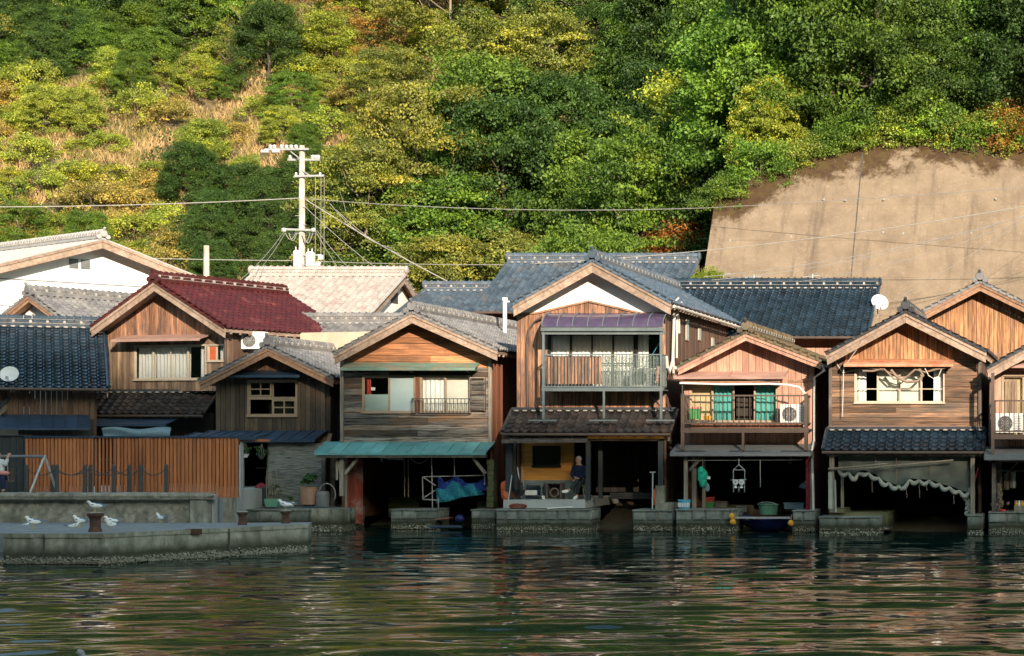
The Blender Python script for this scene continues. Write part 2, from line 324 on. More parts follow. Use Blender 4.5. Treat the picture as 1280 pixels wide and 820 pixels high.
def vboards(mb, x0, x1, zb, ztop, y, holes=(), bw=.16, t=.02, kinks=()):
    cuts = {x0, x1} | {k for k in kinks if x0 < k < x1}
    for h in holes: cuts |= {min(max(h[0],x0),x1), min(max(h[1],x0),x1)}
    cuts = sorted(cuts)
    for a, b in zip(cuts, cuts[1:]):
        n = max(1, round((b-a)/bw)); d = (b-a)/n
        for i in range(n):
            p, q = a+i*d, a+(i+1)*d; g = .006; m = (p+q)/2; yy = y+random.uniform(-.006,.006)
            segs = [(zb, None)]
            for h in sorted([h for h in holes if h[0] < m < h[1]], key=lambda h: h[2]):
                lo, hi = segs.pop(); segs.append((lo, h[2])); segs.append((h[3], None))
            for lo, hi in segs:
                tl, tr = (ztop(p), ztop(q)) if hi is None else (hi, hi)
                if max(tl, tr) <= lo+.01: continue
                tl, tr = max(tl, lo+.002), max(tr, lo+.002)
                mb.prism([(p+g,lo),(q-g,lo),(q-g,tr),(p+g,tl)], yy-t, yy+t)
def hboards(mb, xl, xr, zb, zt, y, holes=(), bh=.18, t=.015, lap=.022, jl=2.4):
    cuts = {zb, zt}
    for h in holes: cuts |= {min(max(h[2],zb),zt), min(max(h[3],zb),zt)}
    cuts = sorted(cuts)
    for a, b in zip(cuts, cuts[1:]):
        n = max(1, round((b-a)/bh)); d = (b-a)/n
        for i in range(n):
            p, q = a+i*d, a+(i+1)*d; m = (p+q)/2
            L0, L1, R0, R1 = xl(p), xl(q), xr(p), xr(q)
            segs = [(L0, R0)]
            for h in sorted([h for h in holes if h[2] < m < h[3]]):
                lo, hi = segs.pop()
                if h[0] > lo: segs.append((lo, h[0]))
                segs.append((h[1], hi))
            for lo, hi in segs:
                if hi-lo < .03: continue
                js = [lo]
                while hi-js[-1] > jl*1.4: js.append(js[-1]+random.uniform(.6, 1.3)*jl)
                js.append(hi)
                for u, w_ in zip(js, js[1:]):
                    du = L1-L0 if u == L0 else 0; dw = R1-R0 if w_ == R0 else 0
                    k = random.uniform(-.006,.012); wz = random.uniform(-.012,.012)
                    vs = [(u+.003,y-t-lap-k,p+wz*.4),(w_-.003,y-t-lap-k,p+wz),(w_-.003,y+t,p),(u+.003,y+t,p),(u+.003+du,y-t-k*.3,q),(w_-.003+dw,y-t-k*.3,q),(w_-.003+dw,y+t,q),(u+.003+du,y+t,q)]
                    mb.add(vs, [(0,3,2,1),(4,5,6,7),(0,1,5,4),(1,2,6,5),(2,3,7,6),(3,0,4,7)])
def onigawara(mb, c, sx=1.):
    x, y, z = c
    mb.lathe((x, y+.05, z+.05), [(.001,-.10),(.13*sx,-.10),(.15*sx,-.05),(.15*sx,.03),(.10*sx,.06),(.001,.06)], 12, 'y')
    for a in (-1, 1): mb.lathe((x+a*.17*sx, y+.05, z-.08), [(.001,-.08),(.09*sx,-.08),(.10*sx,.03),(.001,.03)], 10, 'y')
    mb.tube([(x, y-.02, z+.17), (x, y-.10, z+.27)], .05*sx, 8)
def ridge(mb, a, b, h=.24, w=.2, caps=True):
    a, b = Vector(a), Vector(b); d = (b-a).normalized(); L = (b-a).length
    for k, (ww, z0, z1, mi) in enumerate([(w*1.35,-.06,.05,0),(w*1.45,.05,.063,1),(w*1.0,.063,h*.62,0),(w*1.25,h*.62,h*.62+.012,1)]):
        mb.beam(a+Vector((0,0,(z0+z1)/2)), b+Vector((0,0,(z0+z1)/2)), ww, z1-z0, mi=mi)
    sd_ = Vector((-d.y, d.x, 0)); nb = int(L/.17)
    for i in range(nb):
        p = a+d*((i+.5)*L/nb)+Vector((0,0,.11))
        for sg in (-1, 1): mb.tube([p+sd_*sg*w*.5, p+sd_*sg*w*.76], .048, 6, mi=0 if i % 3 else 1)
    z = h*.62+.03; n = max(1, int(L/.25)); pts = []; rs = []
    for i in range(n):
        t0 = a+d*(i*L/n); t1 = a+d*((i+1)*L/n-.012)
        mb.tube([t0+Vector((0,0,z)), t0+d*.05+Vector((0,0,z)), t0+d*.055+Vector((0,0,z)), t1+Vector((0,0,z))], [w*.66,w*.66,w*.50,w*.46], 8)
ROOF_MI = ('tile', 'mortar')
def verge_caps(mb, A, B, n_out, r=.05, step=.26):
    A, B = Vector(A), Vector(B); L = (B-A).length; n = int(L/step); d = (B-A)/max(n,1)
    for i in range(n):
        p = A+d*(i+.5)+Vector((0,0,.045))
        mb.tube([p+Vector(n_out)*.07, p-Vector(n_out)*.22], r*random.uniform(.92,1.05), 7)
    mb.beam(A+Vector((0,0,.01))+Vector(n_out)*.02, B+Vector((0,0,.01))+Vector(n_out)*.02, .05, .07)
def gable_house(name, label, cat, Yf, oh, depth, pk, le, ri, wl, wr, zb, zs, wall, tile, barge='barge', side='brown_v', boards='v', holes=(), rot=0, ridge_tile=None, bargeh=.30, group=None, gable=None, zg=None, back=True, bh=.18, bw=.16, cover='tiles', top_fn=None):
    """pk, le, ri: (x, z) of the roof line at the verge plane; wl, wr: x of the walls; zb: foot of the front wall; zs: foot of the side walls"""
    T = None
    if rot: T = Matrix.Translation((pk[0], Yf, 0)) @ Matrix.Rotation(R(rot), 4, 'Z') @ Matrix.Translation((-pk[0], -Yf, 0))
    root = thing(name, label, cat, (pk[0], Yf, zs), group)
    mk = lambda: MB(T)
    Yv, Yb = Yf-oh, Yf+depth+oh*.5
    ml = (pk[1]-le[1])/(pk[0]-le[0]); mr = (pk[1]-ri[1])/(ri[0]-pk[0])
    rt = lambda x: pk[1]-(ml*(pk[0]-x) if x < pk[0] else mr*(x-pk[0]))
    topf = lambda x: rt(x)-.17
    fw = mk()
    if boards == 'v': vboards(fw, wl, wr, zb, (lambda x: min(topf(x), zg) if zg else topf(x)), Yf, holes, bw, kinks=[pk[0]])
    elif boards == 'h':
        XL = lambda z: max(wl, pk[0]-(pk[1]-.17-z)/ml); XR = lambda z: min(wr, pk[0]+(pk[1]-.17-z)/mr)
        hboards(fw, XL, XR, zb, zg or pk[1]-.19, Yf, holes, bh)
    elif boards == 'p':
        pts = [(wl,zb),(wr,zb),(wr,topf(wr)),(pk[0],topf(pk[0])),(wl,topf(wl))]
        fw.prism(pts, Yf-.03, Yf+.03)
    front = fw.build('front_wall', wall, root)
    if gable:
        g = mk(); gm_, gb = gable
        if gb == 'h':
            XL = lambda z: max(wl, pk[0]-(pk[1]-.17-z)/ml); XR = lambda z: min(wr, pk[0]+(pk[1]-.17-z)/mr)
            hboards(g, XL, XR, zg, pk[1]-.19, Yf+.01, (), bh)
        elif gb == 'v': vboards(g, wl, wr, zg, topf, Yf-.012, (), bw, kinks=[pk[0]])
        g.build('gable_wall', gm_, root)
    for xx, sgn in ((wl,-1), (wr,1)):
        sw = mk(); n = int(depth/.2)
        for i in range(n):
            y0 = Yf+.03+i*(depth-.06)/n; y1 = y0+(depth-.06)/n-.008; j = random.uniform(0,.012)
            sw.box(xx-sgn*.06, xx+sgn*j, y0, y1, zs, topf(xx)+.02)
        sw.box(xx-sgn*.09, xx-sgn*.055, Yf+.05, Yf+depth-.05, zs, topf(xx)-.01)
        sw.build('side_wall', side, root)
    if back:
        bk = mk(); pts = [(wl,zs),(wr,zs),(wr,topf(wr)),(pk[0],topf(pk[0])),(wl,topf(wl))]
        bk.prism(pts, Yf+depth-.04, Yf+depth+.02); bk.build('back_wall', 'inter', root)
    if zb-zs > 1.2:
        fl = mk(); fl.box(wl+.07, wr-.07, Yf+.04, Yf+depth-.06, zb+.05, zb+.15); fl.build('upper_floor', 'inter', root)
    rf = mk()
    Lr = math.hypot(ri[0]-pk[0], pk[1]-ri[1]); Ll = math.hypot(pk[0]-le[0], pk[1]-le[1])
    if cover == 'tiles':
        tiles(rf, (ri[0],Yv,ri[1]), (0,1,0), (pk[0]-ri[0],0,pk[1]-ri[1]), Yb-Yv, Lr)
        tiles(rf, (le[0],Yb,le[1]), (0,-1,0), (pk[0]-le[0],0,pk[1]-le[1]), Yb-Yv, Ll)
        verge_caps(rf, (le[0],Yv,le[1]), (pk[0],Yv,pk[1]), (0,-1,0)); verge_caps(rf, (ri[0],Yv,ri[1]), (pk[0],Yv,pk[1]), (0,-1,0))
    else:
        n = int((Yb-Yv)/.45)
        for i in range(n+1):
            yy = Yv+.03+i*(Yb-Yv-.06)/n
            rf.beam((ri[0],yy,ri[1]+.02), (pk[0],yy,pk[1]+.02), .035, .05); rf.beam((le[0],yy,le[1]+.02), (pk[0],yy,pk[1]+.02), .035, .05)
        rf.prism([(le[0]-.04,le[1]-.03),(pk[0],pk[1]-.02),(ri[0]+.04,ri[1]-.03),(ri[0]+.04,ri[1]),(pk[0],pk[1]+.012),(le[0]-.04,le[1])], Yv-.03, Yb)
    roof = rf.build('roof', tile, root)
    sf = mk()
    sf.prism([(le[0]+.04,le[1]-.12),(pk[0],pk[1]-.14),(ri[0]-.04,ri[1]-.12),(ri[0]-.02,ri[1]-.035),(pk[0],pk[1]-.035),(le[0]+.02,le[1]-.035)], Yv+.05, Yb-.02)
    n = int((Yb-Yv)/.45)
    for i in range(n):
        y = Yv+.35+i*.45
        if y > Yb-.1: break
        sf.beam((ri[0]-.02,y,ri[1]-.155), (ri[0]-.75*min(1,Lr/2),y,ri[1]-.155+mr*.73*min(1,Lr/2)), .06, .07)
    sf.build('eaves_boarding', barge, roof)
    rg = mk(); ridge(rg, (pk[0],Yv+.02,pk[1]+.08), (pk[0],Yb,pk[1]+.08))
    onigawara(rg, (pk[0], Yv-.04, pk[1]+.16)); rg.build('ridge', [ridge_tile or tile, 'mortar'], roof)
    for e, mm in ((le, ml), (ri, mr)):
        b = mk(); sg = -1 if e is le else 1; t = .028
        b.prism([(e[0]-sg*.02,e[1]-.02-bargeh),(pk[0]+sg*.002,pk[1]-.02-bargeh),(pk[0]+sg*.002,pk[1]-.015),(e[0]-sg*.02,e[1]-.015)], Yv+.015, Yv+.055)
        b.prism([(e[0],e[1]-.13),(pk[0]+sg*.002,pk[1]-.12),(pk[0]+sg*.002,pk[1]-.005),(e[0],e[1]-.005)], Yv-.02, Yv+.012)
        b.build('bargeboard', barge, root)
    root_info = dict(root=root, topf=topf, T=T, Yf=Yf, Yv=Yv, wl=wl, wr=wr, Yb=Yb, roof=roof, rt=rt)
    return root_info
def pent_tiles(root, x0, x1, Yf, out, zt, zlow, tile, T=None, ridgebox='tile_dk', gutter=True, name='pent_roof'):
    m = MB(T); V = (0, out, zt-zlow); L = math.hypot(out, zt-zlow)
    tiles(m, (x0, Yf-out, zlow), (1,0,0), V, x1-x0, L)
    n = round((x1-x0)/.265)
    for i in range(n+1):
        xx = x0+(x1-x0)*i/n
        m.tube([(xx, Yf-out-.03, zlow+.045), (xx, Yf-out+.12, zlow+.045+.12*(zt-zlow)/out)], .048, 7)
    for xx in (x0-.03, x1+.03): m.tube([(xx, Yf-out-.03, zlow+.05), (xx, Yf, zt+.05)], .06, 7)
    o = m.build(name, tile, root)
    s = MB(T); s.prism([(Yf-out+.03,zlow-.06),(Yf,zt-.08),(Yf,zt-.01),(Yf-out+.03,zlow-.012)], x0+.02, x1-.02, axis='x')
    for i in range(int((x1-x0)/.5)+1):
        xx = x0+.1+i*(x1-x0-.2)/int((x1-x0)/.5)
        s.beam((xx, Yf-out+.05, zlow-.10), (xx, Yf, zt-.12), .05, .07)
    s.build('rafters', 'post', o)
    c = MB(T); c.box(x0-.02, x1+.02, Yf-.16, Yf-.035, zt+.03, zt+.12)
    c.build('top_course', ridgebox, o)
    k = MB(T)
    for i in range(n):
        xx = x0+(x1-x0)*(i+.52)/n; k.ell((xx, Yf-.17, zt+.015), .085, .03, .028, 8, 4)
    k.build('mortar_course', 'mortar', o)
    if gutter:
        g = MB(T); g.tube([(x0-.05, Yf-out-.10, zlow-.05), (x1+.05, Yf-out-.10, zlow-.055)], .045, 8); g.build('gutter', 'rail_br', o)
    return o
def awning(root, x0, x1, Yf, out, zt, zlow, mat, T=None, ribs=8, th=.03, name='awning', skew=0):
    m = MB(T)
    vs = lambda x: [(x,Yf-out,zlow-th),(x,Yf,zt-th),(x,Yf,zt),(x,Yf-out,zlow)]
    n = ribs or 1
    for i in range(n):
        a, b = x0+(x1-x0)*i/n, x0+(x1-x0)*(i+1)/n
        A, B = vs(a+.002), vs(b-.002)
        m.add([*A, *B], [(0,1,2,3),(7,6,5,4),(0,4,5,1),(1,5,6,2),(2,6,7,3),(3,7,4,0)])
    if ribs:
        for i in range(n+1):
            x = x0+(x1-x0)*i/n
            m.beam((x,Yf-out,zlow+.014), (x,Yf-.01,zt+.014), .022, .028)
    m.box(x0, x1, Yf-out-.012, Yf-out+.01, zlow-th-.045, zlow+.002)
    return m.build(name, mat, root)
def wavy(mb, x0, x1, z0, z1, y, amp=.025, per=.14, mi=0, hem=0):
    n = max(4, int((x1-x0)/per*6))
    ph = random.random()*6
    def fn(u, v):
        x = x0+(x1-x0)*u; k = amp*math.sin(ph+x/per*6.28+math.sin(x*3)*1.2)*(1.25-v*.7)+amp*.4*math.sin(x/per*2.3)
        return (x, y+k, z0+(z1-z0)*v)
    mb.grid(fn, n, 4)
def window(root, x0, x1, z0, z1, y, n=2, frame='alu', fills=None, fr=.045, T=None, muntin=None, name='window', deep=.09, hbar=None):
    m = MB(T); y0, y1 = y-.045, y+deep-.045
    m.box(x0-fr, x1+fr, y0-.01, y1, z1, z1+fr); m.box(x0-fr-.02, x1+fr+.02, y0-.04, y1, z0-fr, z0)
    m.box(x0-fr, x0, y0, y1, z0, z1); m.box(x1, x1+fr, y0, y1, z0, z1)
    f = m.build(name, frame, root); w_ = (x1-x0)/n
    for i in range(n):
        a, b = x0+i*w_, x0+(i+1)*w_; s = MB(T); yy = y-.01+(.022 if i % 2 else 0); q = .028
        s.box(a, a+q, yy, yy+.02, z0, z1); s.box(b-q, b, yy, yy+.02, z0, z1); s.box(a+q, b-q, yy, yy+.02, z0, z0+.04); s.box(a+q, b-q, yy, yy+.02, z1-.035, z1)
        if muntin:
            for k in range(1, muntin[0]): s.box(a+(b-a)*k/muntin[0]-.01, a+(b-a)*k/muntin[0]+.01, yy, yy+.018, z0+.04, z1-.035)
            for k in range(1, muntin[1]): s.box(a+q, b-q, yy+.001, yy+.017, z0+(z1-z0)*k/muntin[1]-.01, z0+(z1-z0)*k/muntin[1]+.01)
        if hbar: s.box(a+q, b-q, yy+.001, yy+.017, z0+(z1-z0)*hbar-.015, z0+(z1-z0)*hbar+.015)
        s.build('sash', frame, f)
        kind = (fills or ['curtain']*n)[i]
        g = MB(T)
        if kind != 'open':
            g.box(a+q, b-q, yy+.006, yy+.012, z0+.04, z1-.035); g.build('pane', 'frost' if kind == 'frost' else 'glass', f)
        if kind in ('curtain', 'halfcurtain', 'blind', 'turq', 'curtain_r', 'curtain_l', 'warm'):
            c = MB(T); yc = y+.14
            if kind in ('blind','warm'): c.box(a, b, yc, yc+.01, z0-.02, z1+.02)
            else:
                aa = a+(.55*w_ if kind == 'curtain_r' else 0); bb = b-(.55*w_ if kind == 'curtain_l' else 0)
                wavy(c, aa, bb, z0-.02, z1+.02, yc)
            c.build('curtain', {'blind':'blind','turq':'turq','warm':'warm'}.get(kind, 'curtain'), f)
        if kind == 'lowfrost':
            c = MB(T); c.box(a+q+.003, b-q-.003, yy+.014, yy+.02, z0+.04, z0+(z1-z0)*.5); c.build('frosted_sheet', 'frost', f)
    return f
def railing(root, x0, x1, y, z0, z1, n, mat, side=.0, T=None, name='railing', r=.011, rail=.045):
    m = MB(T)
    m.box(x0, x1, y-rail/2, y+rail/2, z1-rail*.8, z1); m.box(x0, x1, y-rail/2, y+rail/2, z0, z0+rail*.8)
    for i in range(n+1):
        x = x0+.02+(x1-x0-.04)*i/n; m.box(x-r, x+r, y-r, y+r, z0+.02, z1-.02)
    if side:
        for x in (x0, x1):
            m.box(x-rail/2, x+rail/2, y+rail/2+.002, y+side, z1-rail*.8-.002, z1-.002); m.box(x-rail/2, x+rail/2, y+rail/2+.002, y+side, z0+.002, z0+rail*.8-.002)
            k = int(side/.13)
            for i in range(1, k): m.box(x-r, x+r, y+side*i/k-r, y+side*i/k+r, z0+.02, z1-.02)
    return m.build(name, mat, root)
def posts(root, spec, mat, name='post', T=None):
    for (x, y, z0, z1, w_) in spec:
        m = MB(T); m.box(x-w_/2, x+w_/2, y-w_/2, y+w_/2, z0, z1); m.build(name, mat, root)
def pipe(root, pts, r, mat='pvc', name='drainpipe', T=None, n=8):
    m = MB(T); m.tube(pts, r, n); return m.build(name, mat, root)
def stonework(mb, x0, x1, yf, yb, z0, z1, rows=2, bl=.6, ends=True):
    mb.box(x0+.03, x1-.03, yf+.05, yb, z0, z1-.03)
    dz = (z1-z0)/rows
    for r in range(rows):
        for side in ((0,1,2) if ends else (0,)):
            a, b = (x0, x1) if side == 0 else (yf+.10, yb)
            x = a
            while x < b-.01:
                l = random.uniform(.7,1.35)*bl
                if b-x-l < .3: l = b-x
                g = .02; ins = random.uniform(0,.035); za, zc = z0+r*dz+g, z0+(r+1)*dz-g-random.uniform(0,.02 if r == rows-1 else 0)
                def q(c, w_, lo): # chamfered block
                    e = .03
                    vs = [(x+g,c,za),(x+l-g,c,za),(x+l-g,c,zc),(x+g,c,zc),(x+g+e,c-w_,za+e),(x+l-g-e,c-w_,za+e),(x+l-g-e+random.uniform(-.01,.01),c-w_,zc-e),(x+g+e,c-w_,zc-e)]
                    return vs
                if side == 0: vs = q(yf+.06, .06-ins, 0)
                elif side == 1: vs = [(x1-.031+(yf+.06-p[1]), p[0], p[2]) for p in q(yf+.06, .05-ins, 0)]
                else: vs = [(x0+.031-(yf+.06-p[1]), p[0], p[2]) for p in q(yf+.06, .05-ins, 0)]
                mb.add(vs, [(0,1,2,3),(4,5,6,7),(0,1,5,4),(1,2,6,5),(2,3,7,6),(3,0,4,7)])
                x += l
    x = x0
    while x < x1-.01:     # cap stones
        l = min(random.uniform(.5,1.0), x1-x)
        if x1-x-l < .25: l = x1-x
        mb.box(x+.008, x+l-.008, yf-.015, yb, z1-.028, z1+random.uniform(0,.02)); x += l
# ================================================================ SETTING
def vnoise(x, y, s, seed=0.): return noise.noise(Vector((x*s, y*s, seed)))
# ---- water: fine swell mesh near the houses, plain sheet farther out
def make_water():
    x0, x1, y0, y1 = -22., 24., -42., 9.
    xs = np.arange(x0, x1+.01, .11)
    ys = [y0]
    while ys[-1] < y1: ys.append(ys[-1]+.045)
    ys = np.array(ys); XX, YY = np.meshgrid(xs, ys)
    H = np.zeros_like(XX); rg = np.random.default_rng(3)
    for k in range(120):
        lam = .34*(9 ** rg.random()); th = math.pi/2+rg.normal(0, .20)+.05
        kx, ky = 2*math.pi/lam*math.cos(th), 2*math.pi/lam*math.sin(th)
        amp = .0021*lam**.95; mod = .5+.5*np.sin(XX*rg.uniform(.1,.5)+YY*rg.uniform(.1,.6)+rg.random()*6.28)
        H += amp*(.35+mod)*np.sin(kx*XX+ky*YY+rg.random()*6.28)
    far = np.clip((-YY-2)/26, 0, 1)
    H *= .45+.75*far
    ny, nx = XX.shape; n = nx*ny
    me = bpy.data.meshes.new('water'); me.vertices.add(n)
    co = np.stack([XX, YY, H], -1).reshape(-1); me.vertices.foreach_set('co', co)
    i = np.arange(ny-1)[:,None]*nx+np.arange(nx-1)[None,:]
    q = np.stack([i, i+1, i+nx+1, i+nx], -1).reshape(-1); nf = (ny-1)*(nx-1)
    me.loops.add(nf*4); me.polygons.add(nf); me.loops.foreach_set('vertex_index', q)
    me.polygons.foreach_set('loop_start', np.arange(nf)*4); me.polygons.foreach_set('use_smooth', np.ones(nf, bool)); me.update()
    m, N, L, B = newmat('harbour_water')
    B.inputs['Base Color'].default_value = (.004,.018,.013,1); B.inputs['Roughness'].default_value = .015; B.inputs['IOR'].default_value = 1.33
    B.inputs['Specular IOR Level'].default_value = .42
    tc = N.new('ShaderNodeTexCoord').outputs['Object']
    n1 = noisen(N, L, tc, (2.2,7.5,1), 1., 4, .6); n2 = noisen(N, L, tc, (.12,.2,1), 1., 2, .5)
    b = N.new('ShaderNodeBump'); b.inputs['Distance'].default_value = .02
    L.new(maprange(N, L, n2, .35, .65, .02, .12), b.inputs['Strength']); L.new(n1, b.inputs['Height']); L.new(b.outputs[0], B.inputs['Normal'])
    me.materials.append(m)
    o = bpy.data.objects.new('water', me); COL.objects.link(o); tag(o, 'dark green harbour water with long low ripples', kind='structure'); ORG['water'] = Vector((0,0,0))
    f = MB(); Z0 = -.03
    for a in ((-600,x0,-900,9),(x1,600,-900,9),(x0,x1,-900,y0)): f.add([(a[0],a[2],Z0),(a[1],a[2],Z0),(a[1],a[3],Z0),(a[0],a[3],Z0)], [(0,1,2,3)])
    o = f.build('open_water', m); tag(o, 'open harbour water beyond the ripples', kind='structure')
make_water()
# ---- terrain
WX0 = X(899, 22)        # left edge of the retaining wall
def wall_top(x):
    px = VX+(x-CAMX)*F/82.5
    pts = [(880,268),(905,250),(940,228),(985,203),(1030,184),(1065,172),(1140,160),(1200,164),(1280,168),(1500,178),(2200,190)]
    if px <= 880: return Z(262,22.5)
    for (a, ya), (b, yb) in zip(pts, pts[1:]):
        if px <= b: return Z(ya+(yb-ya)*(px-a)/(b-a), 22.5)
    return Z(190,22.5)
def sstep(a, b, t):
    t = min(1, max(0, (t-a)/(b-a))); return t*t*(3-2*t)
def terr(x, y):
    # ground level 1.2 behind the houses, a steep hillside above it, a gully in the left centre
    g = math.exp(-((x+9.5)/4.5)**2)*7*sstep(16, 30, y)*(1-sstep(38, 55, y))
    y0 = 21.5+3.5*sstep(-6, -16, x)+g-3*sstep(-4, 2, x)
    h = 1.2+max(0, y-y0)*.80
    h += max(0, y-62)*.8
    if x > WX0-.3:
        hr = wall_top(x)-.5+max(0, y-24)*.72
        h = hr+max(0, y-62)*.8 if y > 23.9 else 1.2
    h += (1.3*vnoise(x, y, .11, 3)+.5*vnoise(x, y, .33, 8))*sstep(y0, y0+5, y)
    if y < 9: h = 1.2-2.4*sstep(9, 8, y)
    return h
def make_terrain():
    m = MB(); nx, ny = 240, 170; x0, x1, y0, y1 = -70., 80., 8., 130.
    m.grid(lambda u, v: (lambda x, y: (x, y, terr(x, y)))(x0+(x1-x0)*u, y0+(y1-y0)*v*(.35+.65*v)), nx, ny)
    mm, N, L, B = newmat('hillside_soil'); tc = N.new('ShaderNodeTexCoord').outputs['Object']
    a = mixc(N, L, maprange(N, L, noisen(N, L, tc, (1,1,1), .55, 6, .65), .42, .56), (.20,.15,.075), (.07,.085,.025))
    a = mixc(N, L, maprange(N, L, noisen(N, L, tc, (1,1,1), 3., 5, .7), .4, .65), a, (.10,.075,.04))
    L.new(a, B.inputs['Base Color']); B.inputs['Roughness'].default_value = .95
    b = N.new('ShaderNodeBump'); b.inputs['Distance'].default_value = .3; L.new(noisen(N, L, tc, (1,1,1), 2.5, 6, .7), b.inputs['Height']); L.new(b.outputs[0], B.inputs['Normal'])
    o = m.build('hillside', mm, smooth=True); tag(o, 'steep earth hillside behind the houses', kind='structure')
make_terrain()
# ---- unseen hill added behind the camera, its ridge shaped to shade the low facades
def shade_hill():
    m = MB(); Yr = -260; D = 260-.0
    def top(x):
        q = [(-999,9.0),(119,8.8),(123,8.2),(127,7.0),(131,4.7),(136,3.6),(141,2.9),(146,2.5),(999,2.3)]
        for (a, za), (b_, zb) in zip(q, q[1:]):
            if x <= b_: zt = za+(zb-za)*(x-a)/(b_-a); break
        return zt+260/math.cos(R(SUN_AZ))*math.tan(R(SUN_EL))+.35*vnoise(x, 0, .09, 2)+.25*vnoise(x, 0, .4, 5)
    xs = [-420+i*6 for i in range(75)]+[30+i*1.5 for i in range(120)]+[210+i*8 for i in range(50)]
    n = len(xs); vs = []
    prof = [(60, 0), (45, .12), (25, .5), (8, .88), (0, 1), (-30, .9), (-140, -.01)]
    for dy, k in prof:
        for x in xs: vs.append((x, Yr+dy+(3*vnoise(x, dy, .05) if 0 < k < 1 else 0), top(x)*k-.5*(k <= 0)))
    m.add(vs, [(j*n+i, j*n+i+1, (j+1)*n+i+1, (j+1)*n+i) for j in range(len(prof)-1) for i in range(n-1)])
    o = m.build('far_shore_hill', gm('wooded_hill', (.06,.08,.03), (.035,.05,.02), s=.15, rough=.95, bump=.5, bdist=2.), smooth=True); tag(o, 'unseen wooded hill behind the camera, added to shade the low facades', kind='structure')
shade_hill()
